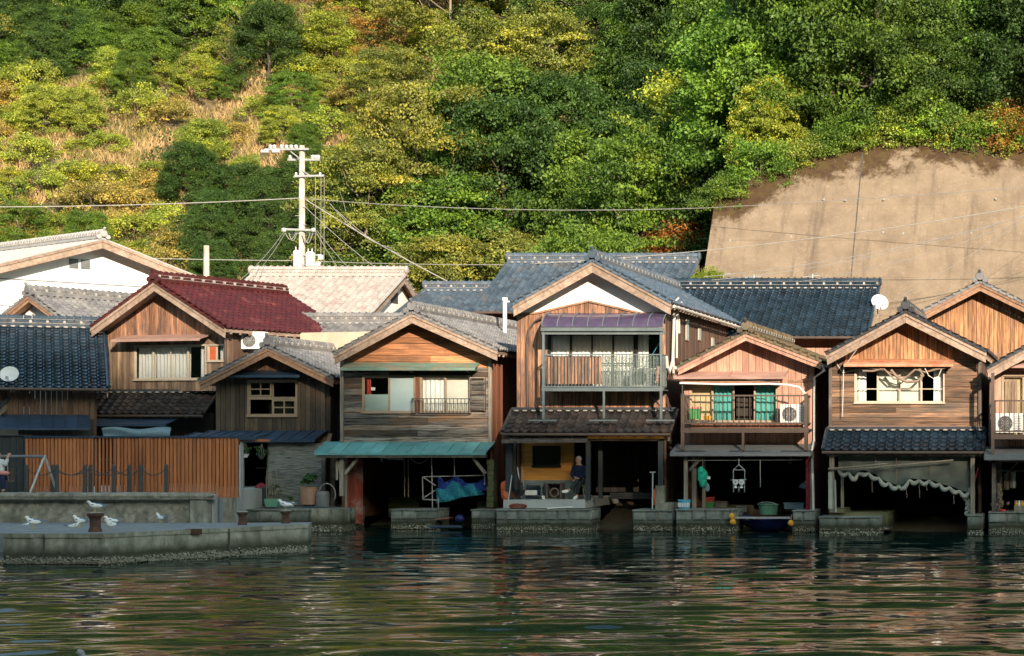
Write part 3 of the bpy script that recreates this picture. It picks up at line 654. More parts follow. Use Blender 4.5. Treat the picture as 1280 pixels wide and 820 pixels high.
# ---- retaining wall
def retaining_wall():
    root = thing('retaining_wall', 'tall brown concrete retaining wall with mossy top holding back the hillside', 'wall', (X(1100,21), 20, 1.2))
    m = MB(); vs = []; tops = []
    xs = [WX0+i*.3 for i in range(90)]; nz = 40
    yat = lambda z: max(16.45, 22.5-(14.5-z)*.75)
    for x in xs:
        t = wall_top(x)+.16*vnoise(x, 0, .9)+.08*vnoise(x, 0, 3.)
        for j in range(nz+1):
            z = 1.0+(t-1.0)*j/nz; vs.append((x, yat(z), z)); tops.append(t-z)
    fs = [(i*(nz+1)+j, (i+1)*(nz+1)+j, (i+1)*(nz+1)+j+1, i*(nz+1)+j+1) for i in range(len(xs)-1) for j in range(nz)]
    m.add(vs, fs)
    mm, N, L, B = newmat('stained_retaining_concrete'); tc = N.new('ShaderNodeTexCoord').outputs['Object']
    c = mixc(N, L, maprange(N, L, noisen(N, L, tc, (1,1,1), .9, 8, .7), .35, .65), (.25,.19,.13), (.17,.128,.086))
    c = mixc(N, L, maprange(N, L, noisen(N, L, tc, (2.2,.3,.16), 1., 7, .7), .52, .72), c, (.115,.085,.06))
    c = mixc(N, L, maprange(N, L, noisen(N, L, tc, (1,1,1), 7., 5, .8), .58, .70), c, (.33,.26,.19))
    sp = N.new('ShaderNodeSeparateXYZ'); L.new(tc, sp.inputs[0])
    wv = N.new('ShaderNodeMath'); wv.operation = 'MULTIPLY'; L.new(sp.outputs[2], wv.inputs[0]); wv.inputs[1].default_value = 1/1.6
    fr = N.new('ShaderNodeMath'); fr.operation = 'FRACT'; L.new(wv.outputs[0], fr.inputs[0])
    ln = maprange(N, L, fr.outputs[0], .0, .035, 1., 0.)
    ml = N.new('ShaderNodeMath'); ml.operation = 'MULTIPLY'; L.new(ln, ml.inputs[0]); L.new(maprange(N, L, noisen(N, L, tc, (.5,.5,2), 1., 4, .6), .42, .6), ml.inputs[1])
    c = mixc(N, L, ml.outputs[0], c, (.15,.105,.07))
    at = N.new('ShaderNodeAttribute'); at.attribute_name = 'top'
    nz_ = noisen(N, L, tc, (1.2,1,1.), .45, 10, .80)
    ad = N.new('ShaderNodeMath'); ad.operation = 'MULTIPLY_ADD'; L.new(nz_, ad.inputs[0]); ad.inputs[1].default_value = -6.5; L.new(at.outputs['Fac'], ad.inputs[2])
    moss = mixc(N, L, maprange(N, L, noisen(N, L, tc, (1,1,1), 2.5, 5, .7), .4, .6), (.048,.024,.010), (.07,.045,.014))
    c = mixc(N, L, maprange(N, L, ad.outputs[0], -1.5, -2.1), c, moss)
    pt = maprange(N, L, noisen(N, L, tc, (1,1,1), 5., 3, .8), .66, .70)
    pm = N.new('ShaderNodeMath'); pm.operation = 'MULTIPLY'; L.new(pt, pm.inputs[0]); L.new(maprange(N, L, ad.outputs[0], .6, -1.9), pm.inputs[1])
    c = mixc(N, L, pm.outputs[0], c, (.07,.04,.018))
    L.new(c, B.inputs['Base Color']); B.inputs['Roughness'].default_value = .95
    b = N.new('ShaderNodeBump'); b.inputs['Distance'].default_value = .06; b.inputs['Strength'].default_value = .5; L.new(noisen(N, L, tc, (1,1,1), 6, 6, .7), b.inputs['Height']); L.new(b.outputs[0], B.inputs['Normal'])
    o = m.build('concrete_face', mm, root, smooth=True)
    a = o.data.attributes.new('top', 'FLOAT', 'POINT'); a.data.foreach_set('value', tops)
    s = MB(); z1 = wall_top(WX0)
    s.add([(WX0-.01,16.45,1),(WX0-.01,27,1),(WX0-.01,27,z1+2.5),(WX0-.01,yat(z1),z1),(WX0-.01,16.45,6.43)], [(0,1,2,3,4)])
    s.build('end_face', 'mossy', root)
    j = MB()
    for i in range(60):
        z = 1.2+i*.23; xx = X(1063, 18.3)
        if z > wall_top(xx)-.7: break
        q_ = yat(z)-.02; j.add([(xx-.022,q_,z),(xx+.022,q_,z),(xx+.022+random.uniform(-.008,.008),yat(z+.23)-.02,z+.23),(xx-.022+random.uniform(-.008,.008),yat(z+.23)-.02,z+.23)], [(0,1,2,3)])
    j.build('expansion_joint', 'grille', root)
    for (px, py) in ((913,300),(989,295),(1104,290),(1129,291),(1057,250),(1105,249),(1030,249),(1015,342),(1089,342),(1171,342),(1253,341),(1214,291),(985,345),(1245,248),(930,345)):
        z = Z(py, 20); y = yat(z); z = Z(py, y); p = MB(); p.tube([(X(px,y), y+.05, z), (X(px,y), y-.06, z-.02)], .042, 8); p.build('weep_pipe', 'steel', root)
    for px, h in ((906,.6),(944,.45),(1017,.5)):
        y = 17.5; t = MB(); t.tube([(X(px,y), y-.3, 5), (X(px,y), y-.3, Z(354-h*22,y))], .03, 6)
        t.tube([(X(px,y)-.35, y-.3, Z(358-h*22,y)), (X(px,y)+.3, y-.3, Z(356-h*22,y))], .02, 6)
        o = t.build('aerial_mast', 'steel', org=(X(px,y), y-.3, 5)); tag(o, {906:'thin aerial mast against the left end of the brown concrete wall', 944:'short aerial mast poking above the long dark blue roof ridge', 1017:'aerial mast above the middle of the long dark blue roof'}[px], 'aerial')
retaining_wall()

# ================================================================ FOLIAGE
def leaf_mesh(name, clusters, n, leaf, up=.5, seed=1, flat=.45, jag=.25):
    g = np.random.default_rng(seed); P = []; NR = []; RN = []
    for (c, r) in clusters:
        c = np.array(c); k = int(n*(r[0]*r[1]/.6)) if n < 1e9 else n
        d = g.normal(size=(k,3)); d /= np.linalg.norm(d, axis=1)[:,None]
        d[:,2] = np.where(d[:,2] < -.3, -d[:,2], d[:,2])
        rad = g.uniform(.12, 1.0, k)**.5*(1+np.abs(g.normal(0, jag, k)))
        q = d*rad[:,None]*np.array([r[0]*g.uniform(.7,1.35), r[1]*g.uniform(.7,1.35), r[2]*g.uniform(.6,1.3)])
        th, ti = g.uniform(0, 6.28), g.normal(0, .38); ct, st, ci, si = math.cos(th), math.sin(th), math.cos(ti), math.sin(ti)
        q = q @ np.array([[ct,st,0],[-st,ct,0],[0,0,1]]) @ np.array([[1,0,0],[0,ci,si],[0,-si,ci]])
        P.append(c+q)
        nn = d*.75+np.array([0,0,up*.38])+g.normal(0, .55, (k,3)); NR.append(nn/np.linalg.norm(nn, axis=1)[:,None])
        RN.append(np.clip(g.normal(.5, .17, k)+g.normal(0, .23), 0, 1))
    P = np.concatenate(P); Nn = np.concatenate(NR); RN = np.concatenate(RN); K = len(P)
    t = g.normal(size=(K,3)); a = np.cross(Nn, t); a /= np.linalg.norm(a, axis=1)[:,None]; b = np.cross(Nn, a)
    s = leaf*g.uniform(.6, 1.35, K)[:,None]
    V = np.stack([P-a*s*.62, P-b*s*.36+Nn*s*.10, P+a*s*.62, P+b*s*.36+Nn*s*.10], 1).reshape(-1,3)
    me = bpy.data.meshes.new(name); me.vertices.add(4*K); me.vertices.foreach_set('co', V.reshape(-1))
    me.loops.add(4*K); me.polygons.add(K); me.loops.foreach_set('vertex_index', np.arange(4*K)); me.polygons.foreach_set('loop_start', np.arange(K)*4)
    at = me.attributes.new('rnd', 'FLOAT', 'FACE'); at.data.foreach_set('value', RN); me.update()
    me.materials.append(M['leaf']); return me
def trunk_mesh(name, tips, H, r0, mat, seed, lean=0):
    rg = random.Random(seed); m = MB()
    top = Vector((lean*H*.4, -.1*H*abs(lean), H*.8)); pts = [Vector((0,0,-1.2))]
    for i in range(1, 7): pts.append(Vector((top.x*i/6+rg.uniform(-.12,.12), top.y*i/6+rg.uniform(-.12,.12), top.z*i/6)))
    m.tube(pts, [r0*(1-.13*i) for i in range(7)], 7)
    for t in tips:
        t = Vector(t); k = min(range(2, 7), key=lambda i: abs(pts[i].z-(t.z-1.2-(t.xy-pts[i].xy).length*.3)))
        p = pts[k]; mid = p.lerp(t, .55)+Vector((rg.uniform(-.25,.25), rg.uniform(-.25,.25), -.22*(t-p).length*.5+.1))
        m.tube([p, p.lerp(mid, .5)+Vector((0,0,-.03)), mid, mid.lerp(t, .6)+Vector((rg.uniform(-.15,.15),0,.03)), t], [r0*.38, r0*.3, r0*.22, r0*.13, .012], 5)
    o = m.build(name, mat); me = o.data; bpy.data.objects.remove(o); return me
def clusters_dome(g, R_, H, n, base, cr, fl):
    out = []
    for i in range(n):
        th = g.random()*6.283; u = g.random(); z = u**.8; rad = math.sqrt(max(0, 1-(z*.92)**2))*(.55+.45*g.random()**.5)
        s = cr*(.5+.95*g.random()**1.3); out.append(((R_*rad*math.cos(th), R_*rad*math.sin(th), base+(H-base)*z-.2), (s, s, s*fl)))
    return out
class KIND: pass
TREES = {}
def make_kind(key, R_, H, n, base, cr, fl, dens, leaf, up, r0, bark, seed, lean=0, limbs=12, jag=.25):
    g = np.random.default_rng(seed); cl = clusters_dome(g, R_, H, n, base, cr, fl)
    me = leaf_mesh('crown', cl, dens, leaf, up, seed, jag=jag)
    tips = [c[0] for c in cl[:limbs]]
    TREES.setdefault(key, []).append((me, trunk_mesh('trunk', tips, H, r0, M[bark], seed, lean)))
for s in (11,12,13,14,15): make_kind('broad', 2.8, 6.4, 165, .3, .62, .75, 520, .098, .5, .16, 'bark', s)
for s in (21,22,23,24,25): make_kind('layer', 3.1, 6.2, 150, .3, .60, .45, 420, .098, .7, .10, 'bark_lt', s, lean=.25*(-1)**s, limbs=22)
for s in (31,32,33,34,35): make_kind('bright', 2.6, 5.6, 150, .3, .58, .65, 430, .108, .6, .14, 'bark', s)
for s in (41,42,43,44): make_kind('shrub', 1.35, 1.9, 40, .1, .42, .75, 520, .085, .6, .05, 'bark', s, limbs=8)
for s in (51,52): make_kind('sparse', 2.2, 3.6, 60, .5, .45, .5, 300, .09, .6, .08, 'bark_lt', s, limbs=24)
NT = [0]
def tree(key, x, y, sc, col, name, label, cat, group, z=None, rz=None, sz=1., aut=False, bare=False):
    me, tm = random.choice(TREES[key])
    zz = terr(x, y) if z is None else z
    root = bpy.data.objects.new(name, None); COL.objects.link(root); root.location = (x, y, zz-.1); root.rotation_euler = (0,0,random.uniform(0,6.28) if rz is None else rz); root.scale = (sc, sc, sc*sz)
    tag(root, label, cat, group)
    for nm, mesh in (('crown', me), ('trunk', tm)):
        if nm == 'crown' and bare: continue
        o = bpy.data.objects.new(nm, mesh); COL.objects.link(o); o.parent = root
        if nm == 'crown':
            k = random.uniform(.86, 1.14); o.color = (col[0]*k*random.uniform(.92,1.08), col[1]*k, col[2]*k, 1)
    NT[0] += 1
    return root
DG, MG, YG, BG, OG, LG = (.055,.113,.024), (.112,.205,.031), (.27,.33,.045), (.14,.28,.038), (.22,.25,.05), (.28,.36,.06)
TAN, ORG_, RED = (.36,.26,.09), (.28,.12,.035), (.36,.08,.03)
def pick(r, opts):
    t = 0
    for w_, v in opts:
        t += w_
        if r < t: return v
    return opts[-1][1]
def forest():
    rg = random.Random(5)
    # --- dense forest of the middle and right
    y = 20.5; row = 0
    while y < 56:
        x = -24+(row % 2)*1.6
        while x < 26:
            xx, yy = x+rg.uniform(-.8,.8), y+rg.uniform(-.8,.8); x += 3.7+.02*(y-20)
            if xx > WX0-1.8 and yy < 23.0: continue
            if xx > WX0 and yy < 24.8: yy = 24.9
            zz = terr(xx, yy); D = yy+60; px = VX+(xx-CAMX)*F/D; py = VY-(zz+3.5-CAMZ)*F/D
            if px < -70 or px > 1370 or py < -190 or zz < 1.6: continue
            left = px < 480+rg.uniform(-40,40)-max(0, (150-py))*.05+ (30 if py < 80 else 0)
            if left: continue
            r = rg.random()
            if px > 900:
                key, col, lab, cat = pick(r, [(.40,('bright',BG,0,'tree')),(.30,('broad',MG,0,'tree')),(.05,('bright',YG,0,'tree')),(.25,('broad',DG,0,'tree'))])
                if py > 60 and px > 1130 and rg.random() < .16: col = (.17,.18,.03)
                lab = {'bright':'bright green leafy tree in the woods above the concrete wall','broad':'rounded deep green tree in the woods above the concrete wall','layer':'spreading green tree with tiered boughs above the concrete wall'}[key]
                if col == YG: lab = 'yellow green leafy tree in the woods above the concrete wall'
                if col[0] == .17: lab = 'olive gold leafy tree in the woods above the concrete wall'
            elif px > 700:
                key, col, _, cat = pick(r, [(.5,('broad',DG,0,'tree')),(.2,('bright',MG,0,'tree')),(.3,('layer',MG,0,'tree'))])
                if py > 130 and rg.random() < .35: key, col = 'layer', YG
                lab = {'broad':'dark evergreen tree in the thick wood behind the tall white gabled house','bright':'mid green tree in the thick wood behind the tall white gabled house','layer':'tiered leafy tree in the thick wood behind the tall white gabled house'}[key]
                if col == YG: lab = 'yellow tinted tiered tree in the thick wood behind the tall white gabled house'
            else:
                key, col, _, cat = pick(r, [(.30,('broad',DG,0,'tree')),(.15,('bright',MG,0,'tree')),(.55,('layer',OG,0,'tree'))])
                lab = {'broad':'dark evergreen tree on the slope right of the utility pole','bright':'mid green tree on the slope right of the utility pole','layer':'olive yellow tree with pale limbs on the slope right of the utility pole'}[key]
            tree(key, xx, yy, rg.choice((.72,.9,1.05,1.25,1.42))*rg.uniform(.93,1.07), col, {'broad':'evergreen_tree','bright':'leafy_tree','layer':'spreading_tree'}[key], lab, 'tree', 'trees of the wooded hillside', sz=rg.uniform(.85,1.15))
        y += 3.3; row += 1
    # --- left hillside: bushes, small trees and dry grass
    rg = random.Random(11); random.seed(21); n = 0; tries = 0; pts = []
    while n < 215 and tries < 9000:
        tries += 1
        yy = rg.uniform(25, 62); D = yy+60; px = rg.uniform(-60, 560)
        xx = CAMX+(px-VX)*D/F; zz = terr(xx, yy); py = VY-(zz+1-CAMZ)*F/D
        if px > 470 and py > 60 or py < -150 or py > 345: continue
        grassy = (-26 < py-(72+px*.26) < 84 and 60 < px < 470)
        if grassy and rg.random() < .93: continue
        if any((xx-a)**2+(yy-b)**2 < 1.45**2 for a, b in pts): continue
        if abs(px-377) < 26 and yy < 31: continue
        pts.append((xx, yy)); n += 1; r = rg.random()
        low = py > 222 and px > 225  # the hollow's shade is put into the leaf colours, picked darker here
        if low: key, col, lab = pick(r, [(.25,('shrub',DG,'green bush coloured dark for the shade of the hollow behind the utility pole')),(.2,('shrub',(.07,.14,.03),'mid green bush coloured darker for the shade of the hollow behind the utility pole')),(.55,('broad',DG,'green tree coloured dark for the shade of the hollow behind the utility pole'))])
        elif py < 75 and px > 380: key, col, lab = pick(r, [(.45,('sparse',(.34,.24,.08),'thin tan leaved tree near the top of the grassy slope')),(.3,('shrub',(.36,.24,.06),'orange tan bush near the top of the grassy slope')),(.25,('bright',YG,'yellow green tree near the top of the grassy slope'))])
        elif py < 90: key, col, lab = pick(r, [(.4,('bright',MG,'mid green tree along the top of the left hillside')),(.25,('broad',DG,'dark green tree along the top of the left hillside')),(.2,('shrub',YG,'yellow green bush along the top of the left hillside')),(.15,('sparse',OG,'thin olive tree along the top of the left hillside'))])
        else: key, col, lab = pick(r, [(.30,('shrub',LG,'bright yellow green bush on the sunlit left hillside')),(.17,('shrub',YG,'olive yellow bush on the sunlit left hillside')),(.2,('bright',LG,'bright yellow green tree on the sunlit left hillside')),(.05,('broad',MG,'rounded green tree on the sunlit left hillside')),(.05,('layer',MG,'flat topped green tree on the sunlit left hillside')),(.10,('shrub',(.33,.29,.08),'tan tinged bush on the sunlit left hillside'))])
        big = key not in ('shrub','sparse')
        tree(key, xx, yy, (rg.uniform(.38,.58) if low else rg.uniform(.5,.8) if py < 90 else rg.uniform(.34,.56)) if big else rg.uniform(.55,1.15), col, 'bush' if key == 'shrub' else ('sapling' if key == 'sparse' else 'small_tree'), lab, 'bush' if key == 'shrub' else 'tree', 'bushes and small trees of the left hillside', sz=rg.uniform(.75,1.1))
    # --- singled out trees
    def at(px, py, Y, key, sc, col, name, lab, rz=None, sz=1., bare=False):
        tree(key, X(px, Y), Y, sc, col, name, lab, 'tree', None, z=terr(X(px, Y), Y), rz=rz, sz=sz, bare=bare)
    at(852, 250, 29.5, 'bright', .95, (.34,.13,.03), 'maple_tree', 'small tree turning red and orange left of the concrete wall', sz=.8)
    at(872, 268, 22.2, 'layer', .95, (.24,.24,.02), 'leafy_tree', 'vivid lime yellow tree overhanging the left end of the concrete wall')
    at(650, 330, 23.2, 'layer', .95, YG, 'spreading_tree', 'pale limbed tree just above the big blue tiled roof')
    at(565, 335, 23.5, 'layer', 1.0, YG, 'spreading_tree', 'wide yellow green tree right behind the pinkish grey roof')
    at(740, 325, 23.5, 'layer', .95, (.10,.14,.02), 'spreading_tree', 'green tree directly behind the peak of the tall house')
    at(605, 335, 22.3, 'sparse', 2.3, YG, 'bare_tree', 'leafless pale branching tree above the small blue roof', bare=True)
    at(90, 235, 27.5, 'sparse', .9, TAN, 'bare_tree', 'leafless twiggy shrub among the bushes at far left', bare=True)
    at(28, 118, 38, 'layer', .5, MG, 'spreading_tree', 'flat topped green tree near the upper left corner')
    # overhanging bushes along the wall top
    for i in range(26):
        px = 900+i*17; xx = X(px, 22.9); tp = wall_top(xx); yw = 22.5-(14.5-tp)*.75
        tree('shrub', xx, yw+rg.uniform(.15,.6), rg.uniform(.6,1.15), pick(rg.random(), [(.4,MG),(.3,BG),(.2,LG),(.10,(.24,.13,.03))]), 'bush', 'low bush hanging over the mossy rim of the concrete wall', 'bush', 'bushes on the rim of the concrete wall', z=tp-rg.uniform(.35,.8))
    for px, sc in ((884,.5),(893,.35)):
        tree('shrub', X(px,17), 17, sc, (.20,.26,.03), 'bush', 'tiny lime bush sprouting at the foot of the concrete wall' if px == 884 else 'tiny lime sprig at the left foot of the concrete wall', 'bush', None, z=Z(352 if px == 884 else 350,17)-.3)
forest()
def dry_grass():
    g = np.random.default_rng(9); K = 210000; V = []; RN = []
    Y = g.uniform(25, 60, K); px = g.uniform(-60, 620, K); Xs = CAMX+(px-VX)*(Y+60)/F
    ok = []
    zs = np.array([terr(a, b) for a, b in zip(Xs, Y)])
    cl = np.array([noise.noise(Vector((a*.7, b*.7, 4))) for a, b in zip(Xs, Y)])
    keep = (cl > -.25) & (zs > 3)
    Xs, Y, zs, cl = Xs[keep], Y[keep], zs[keep], cl[keep]; K = len(Xs)
    h = g.uniform(.2, .62, K)*(.75+cl); th = g.uniform(0, math.pi, K); w_ = g.uniform(.015, .035, K)
    lx, ly = g.normal(0, .22, K), g.normal(-.05, .22, K)
    b = np.stack([Xs, Y, zs-.05], 1); d = np.stack([np.cos(th)*w_, np.sin(th)*w_, 0*w_], 1); t = np.stack([lx, ly, h], 1)
    V = np.stack([b-d, b+d, b+t*.6+d*.6, b+t], 1).reshape(-1,3)
    me = bpy.data.meshes.new('dry_grass'); me.vertices.add(4*K); me.vertices.foreach_set('co', V.reshape(-1)); me.loops.add(4*K); me.polygons.add(K)
    me.loops.foreach_set('vertex_index', np.arange(4*K)); me.polygons.foreach_set('loop_start', np.arange(K)*4)
    at = me.attributes.new('rnd', 'FLOAT', 'FACE'); at.data.foreach_set('value', g.random(K)); me.update()
    me.materials.append(gm('dry_grass_blades', (.52,.36,.17), (.34,.27,.10), s=.5, rv=.4, bump=0, lohi=(.45,.55)))
    o = bpy.data.objects.new('dry_grass', me); COL.objects.link(o); tag(o, 'dry tan grass covering the left hillside', 'grass', kind='stuff')
dry_grass()
def undergrowth():
    g = np.random.default_rng(19); cl = []
    for _ in range(900):
        yy = g.uniform(19, 60); px = g.uniform(-60, 1360); xx = CAMX+(px-VX)*(yy+60)/F
        if xx > WX0-.4 and yy < 23.3: continue
        z = terr(xx, yy)
        if z < 1.5: continue
        if px < 470 and g.random() < .72: continue
        s = g.uniform(.7, 1.3); cl.append(((xx, yy, z+.1), (s, s, s*.5)))
    for _ in range(150):
        xx = X(g.uniform(905, 1380), 24); yy = g.uniform(24.2, 26.); s = g.uniform(.5, 1.); cl.append(((xx, yy, terr(xx, yy)+.15), (s, s, s*.55)))
    me = leaf_mesh('undergrowth', cl, 110, .13, .6, 5)
    o = bpy.data.objects.new('undergrowth', me); COL.objects.link(o); o.color = (.06,.11,.022,1); tag(o, 'leafy undergrowth covering the floor of the wood', 'undergrowth', kind='stuff')
undergrowth()
def far_wood():
    g = np.random.default_rng(29); cl = []
    for _ in range(1300):
        yy = g.uniform(60, 128); xx = g.uniform(-62, 72); cl.append(((xx, yy, terr(xx, yy)+1.5), (2.6, 2.6, 2.2)))
    me = leaf_mesh('far_wood', cl, 14, .75, .5, 6)
    o = bpy.data.objects.new('far_wood', me); COL.objects.link(o); o.color = (.075,.14,.03,1); tag(o, 'wood covering the upper hillside above the picture', 'wood', kind='stuff')
far_wood()
# ================================================================ HOUSES
def PX(Y): return lambda p: X(p, Y)
def PZ(Y): return lambda p: Z(p, Y)
def block_back_roof(name, label, pr, pl_top, py_top, Yr, Ye, py_eave, tile, wallm='brown_v', zfoot=1.2, depth2=3.2, rg=True, left_cap=True, group=None, rot=0):
    """a house seen eaves-on: ridge along x between px pl_top and pr at Yr, eaves at Ye"""
    x0, x1 = X(pl_top, Yr), X(pr, Yr); zr, ze = Z(py_top, Yr), Z(py_eave, Ye)
    T = Matrix.Translation((x1, Ye, 0)) @ Matrix.Rotation(R(rot), 4, 'Z') @ Matrix.Translation((-x1, -Ye, 0)) if rot else None
    root = thing(name, label, 'house', ((x0+x1)/2, Ye+.6, zfoot), group)
    r = MB(T); V = (0, Yr-Ye, zr-ze); L = math.hypot(Yr-Ye, zr-ze)
    tiles(r, (x0, Ye, ze), (1,0,0), V, x1-x0, L)
    n = round((x1-x0)/.265)
    for i in range(n+1):
        xx = x0+(x1-x0)*i/n; r.tube([(xx, Ye-.03, ze+.05), (xx, Ye+.14, ze+.05+.14*V[2]/V[1])], .05, 7)
    for xx in (x0-.02, x1+.02): r.tube([(xx, Ye-.04, ze+.06), (xx, Yr, zr+.05)], .075, 7)
    Yb = Yr+depth2; zb = zr-depth2*V[2]/V[1]
    tiles(r, (x1, Yb, zb), (-1,0,0), (0, Yr-Yb, zr-zb), x1-x0, math.hypot(depth2, zr-zb), tc=.4, tw=.5)
    roof = r.build('roof', tile, root)
    u = MB(T); u.prism([(Ye+.04,ze-.07),(Yr,zr-.09),(Yb-.04,zb-.07),(Yb-.04,zb-.02),(Yr,zr-.02),(Ye+.04,ze-.02)], x0+.03, x1-.03, axis='x')
    for i in range(int((x1-x0)/.45)):
        xx = x0+.2+i*.45; u.beam((xx, Ye+.05, ze-.10), (xx, Ye+1.0, ze-.10+V[2]/V[1]*.95), .05, .07)
    u.build('rafters', 'barge_br', roof)
    k = MB(T); ridge(k, (x0-.06, Yr, zr+.06), (x1+.06, Yr, zr+.06), .30, .22)
    for sx, xx in ((-1, x0-.08), (1, x1+.08)): k.lathe((xx, Yr, zr+.24), [(.001,-.05),(.16,-.05),(.18,0),(.12,.05),(.001,.05)], 10, 'x')
    k.build('ridge', [tile, 'mortar'], roof)
    mc = MB(T)
    for i in range(n): mc.ell((x0+(x1-x0)*(i+.52)/n, Yr-.17, zr-.005), .085, .03, .03, 8, 4)
    mc.build('mortar_course', 'mortar', roof)
    for xx, sg in ((x0+.35,-1), (x1-.35,1)):
        s = MB(T); pts = [(Ye+.65,zfoot),(Yb-.25,zfoot),(Yb-.25,zb-.02),(Yr,zr-.15),(Ye+.65,ze+.5*(V[2]/V[1])*1.0-.05)]
        s.prism(pts, xx-.03, xx+.03, axis='x'); s.build('gable_wall', wallm if wallm != 'plank' else 'cedar_v', root)
        b = MB(T); xb = xx+sg*.33
        b.prism([(Ye,ze-.28),(Yr,zr-.30),(Yb,zb-.28),(Yb,zb-.04),(Yr,zr-.03),(Ye,ze-.04)], xb-.02, xb+.02, axis='x'); b.build('bargeboard', 'barge', root)
    f = MB(T); vboards(f, x0+.38, x1-.38, zfoot, lambda x: ze+.15, Ye+.62); f.build('front_wall', wallm, root)
    g = MB(T); g.tube([(x0, Ye-.09, ze-.03), (x1, Ye-.09, ze-.035)], .05, 8); g.build('gutter', 'rail_br', roof)
    return root, x0, x1, zr, ze, V
def dish(x, y, z, r, rz, label):
    t = thing('satellite_dish', label, 'satellite dish', (0,0,0)); t.location = (x,y,z); t.rotation_euler = (0,0,rz)
    ORG[t.name] = Vector((0,0,0))
    m = MB(Matrix.Rotation(R(-28), 4, 'X')); pr = [(r*k/6, -.03-.16*r*(1-(k/6)**2)*0+ (k/6)**2*-.20*r) for k in range(7)]
    m.lathe((0,0,0), [(max(a,.001), b) for a, b in pr]+[(max(a,.001), b+.015) for a, b in pr[::-1]], 24, 'y'); m.build('reflector', 'white', t, smooth=True)
    a = MB(); a.tube([(0,-.02,-r*.7), (0,-.42,-r*.35)], .012, 6); a.box(-.035,.035,-.49,-.40,-r*.35-.04,-r*.35+.05); a.build('receiver_arm', 'steel', t)
    b = MB(); b.tube([(0,.02,0), (0,.16,-.02), (0,.18,-.55)], .022, 7); b.build('mast', 'steel', t)
    return t
def ac_unit(x, y, z, label, grp='air conditioning units', rz=0):
    t = thing('air_conditioner', label, 'air conditioner', (0,0,0), grp); t.location = (x,y,z); t.rotation_euler = (0,0,rz); ORG[t.name] = Vector((0,0,0))
    m = MB(); m.box(-.4,.4,-.14,.14,.05,.62); m.box(-.405,.405,-.145,.145,.585,.63); m.build('casing', 'white', t)
    for sx in (-.28,.28): q = MB(); q.box(sx-.04,sx+.04,-.16,.16,0,.05); q.build('foot', 'black', t)
    g = MB(); g.lathe((-.12,-.145,.33), [(.001,-.004),(.225,-.004),(.225,.004),(.001,.004)], 24, 'y'); g.build('fan_opening', 'grille', t)
    h = MB()
    for rr in (.06,.11,.16,.21): h.tube([(-.12+rr*math.cos(a*math.pi/12),-.156,.33+rr*math.sin(a*math.pi/12)) for a in range(25)], .005, 4)
    for a in range(8): h.beam((-.12,-.158,.33),(-.12+.22*math.cos(a*math.pi/4),-.158,.33+.22*math.sin(a*math.pi/4)), .008)
    h.build('fan_guard', 'steel', t)
    v = MB()
    for k in range(9): v.box(.17,.36,-.148,-.139,.12+k*.05,.135+k*.05)
    v.build('louvres', 'metal_grey', t); return t
AC_ALL = []
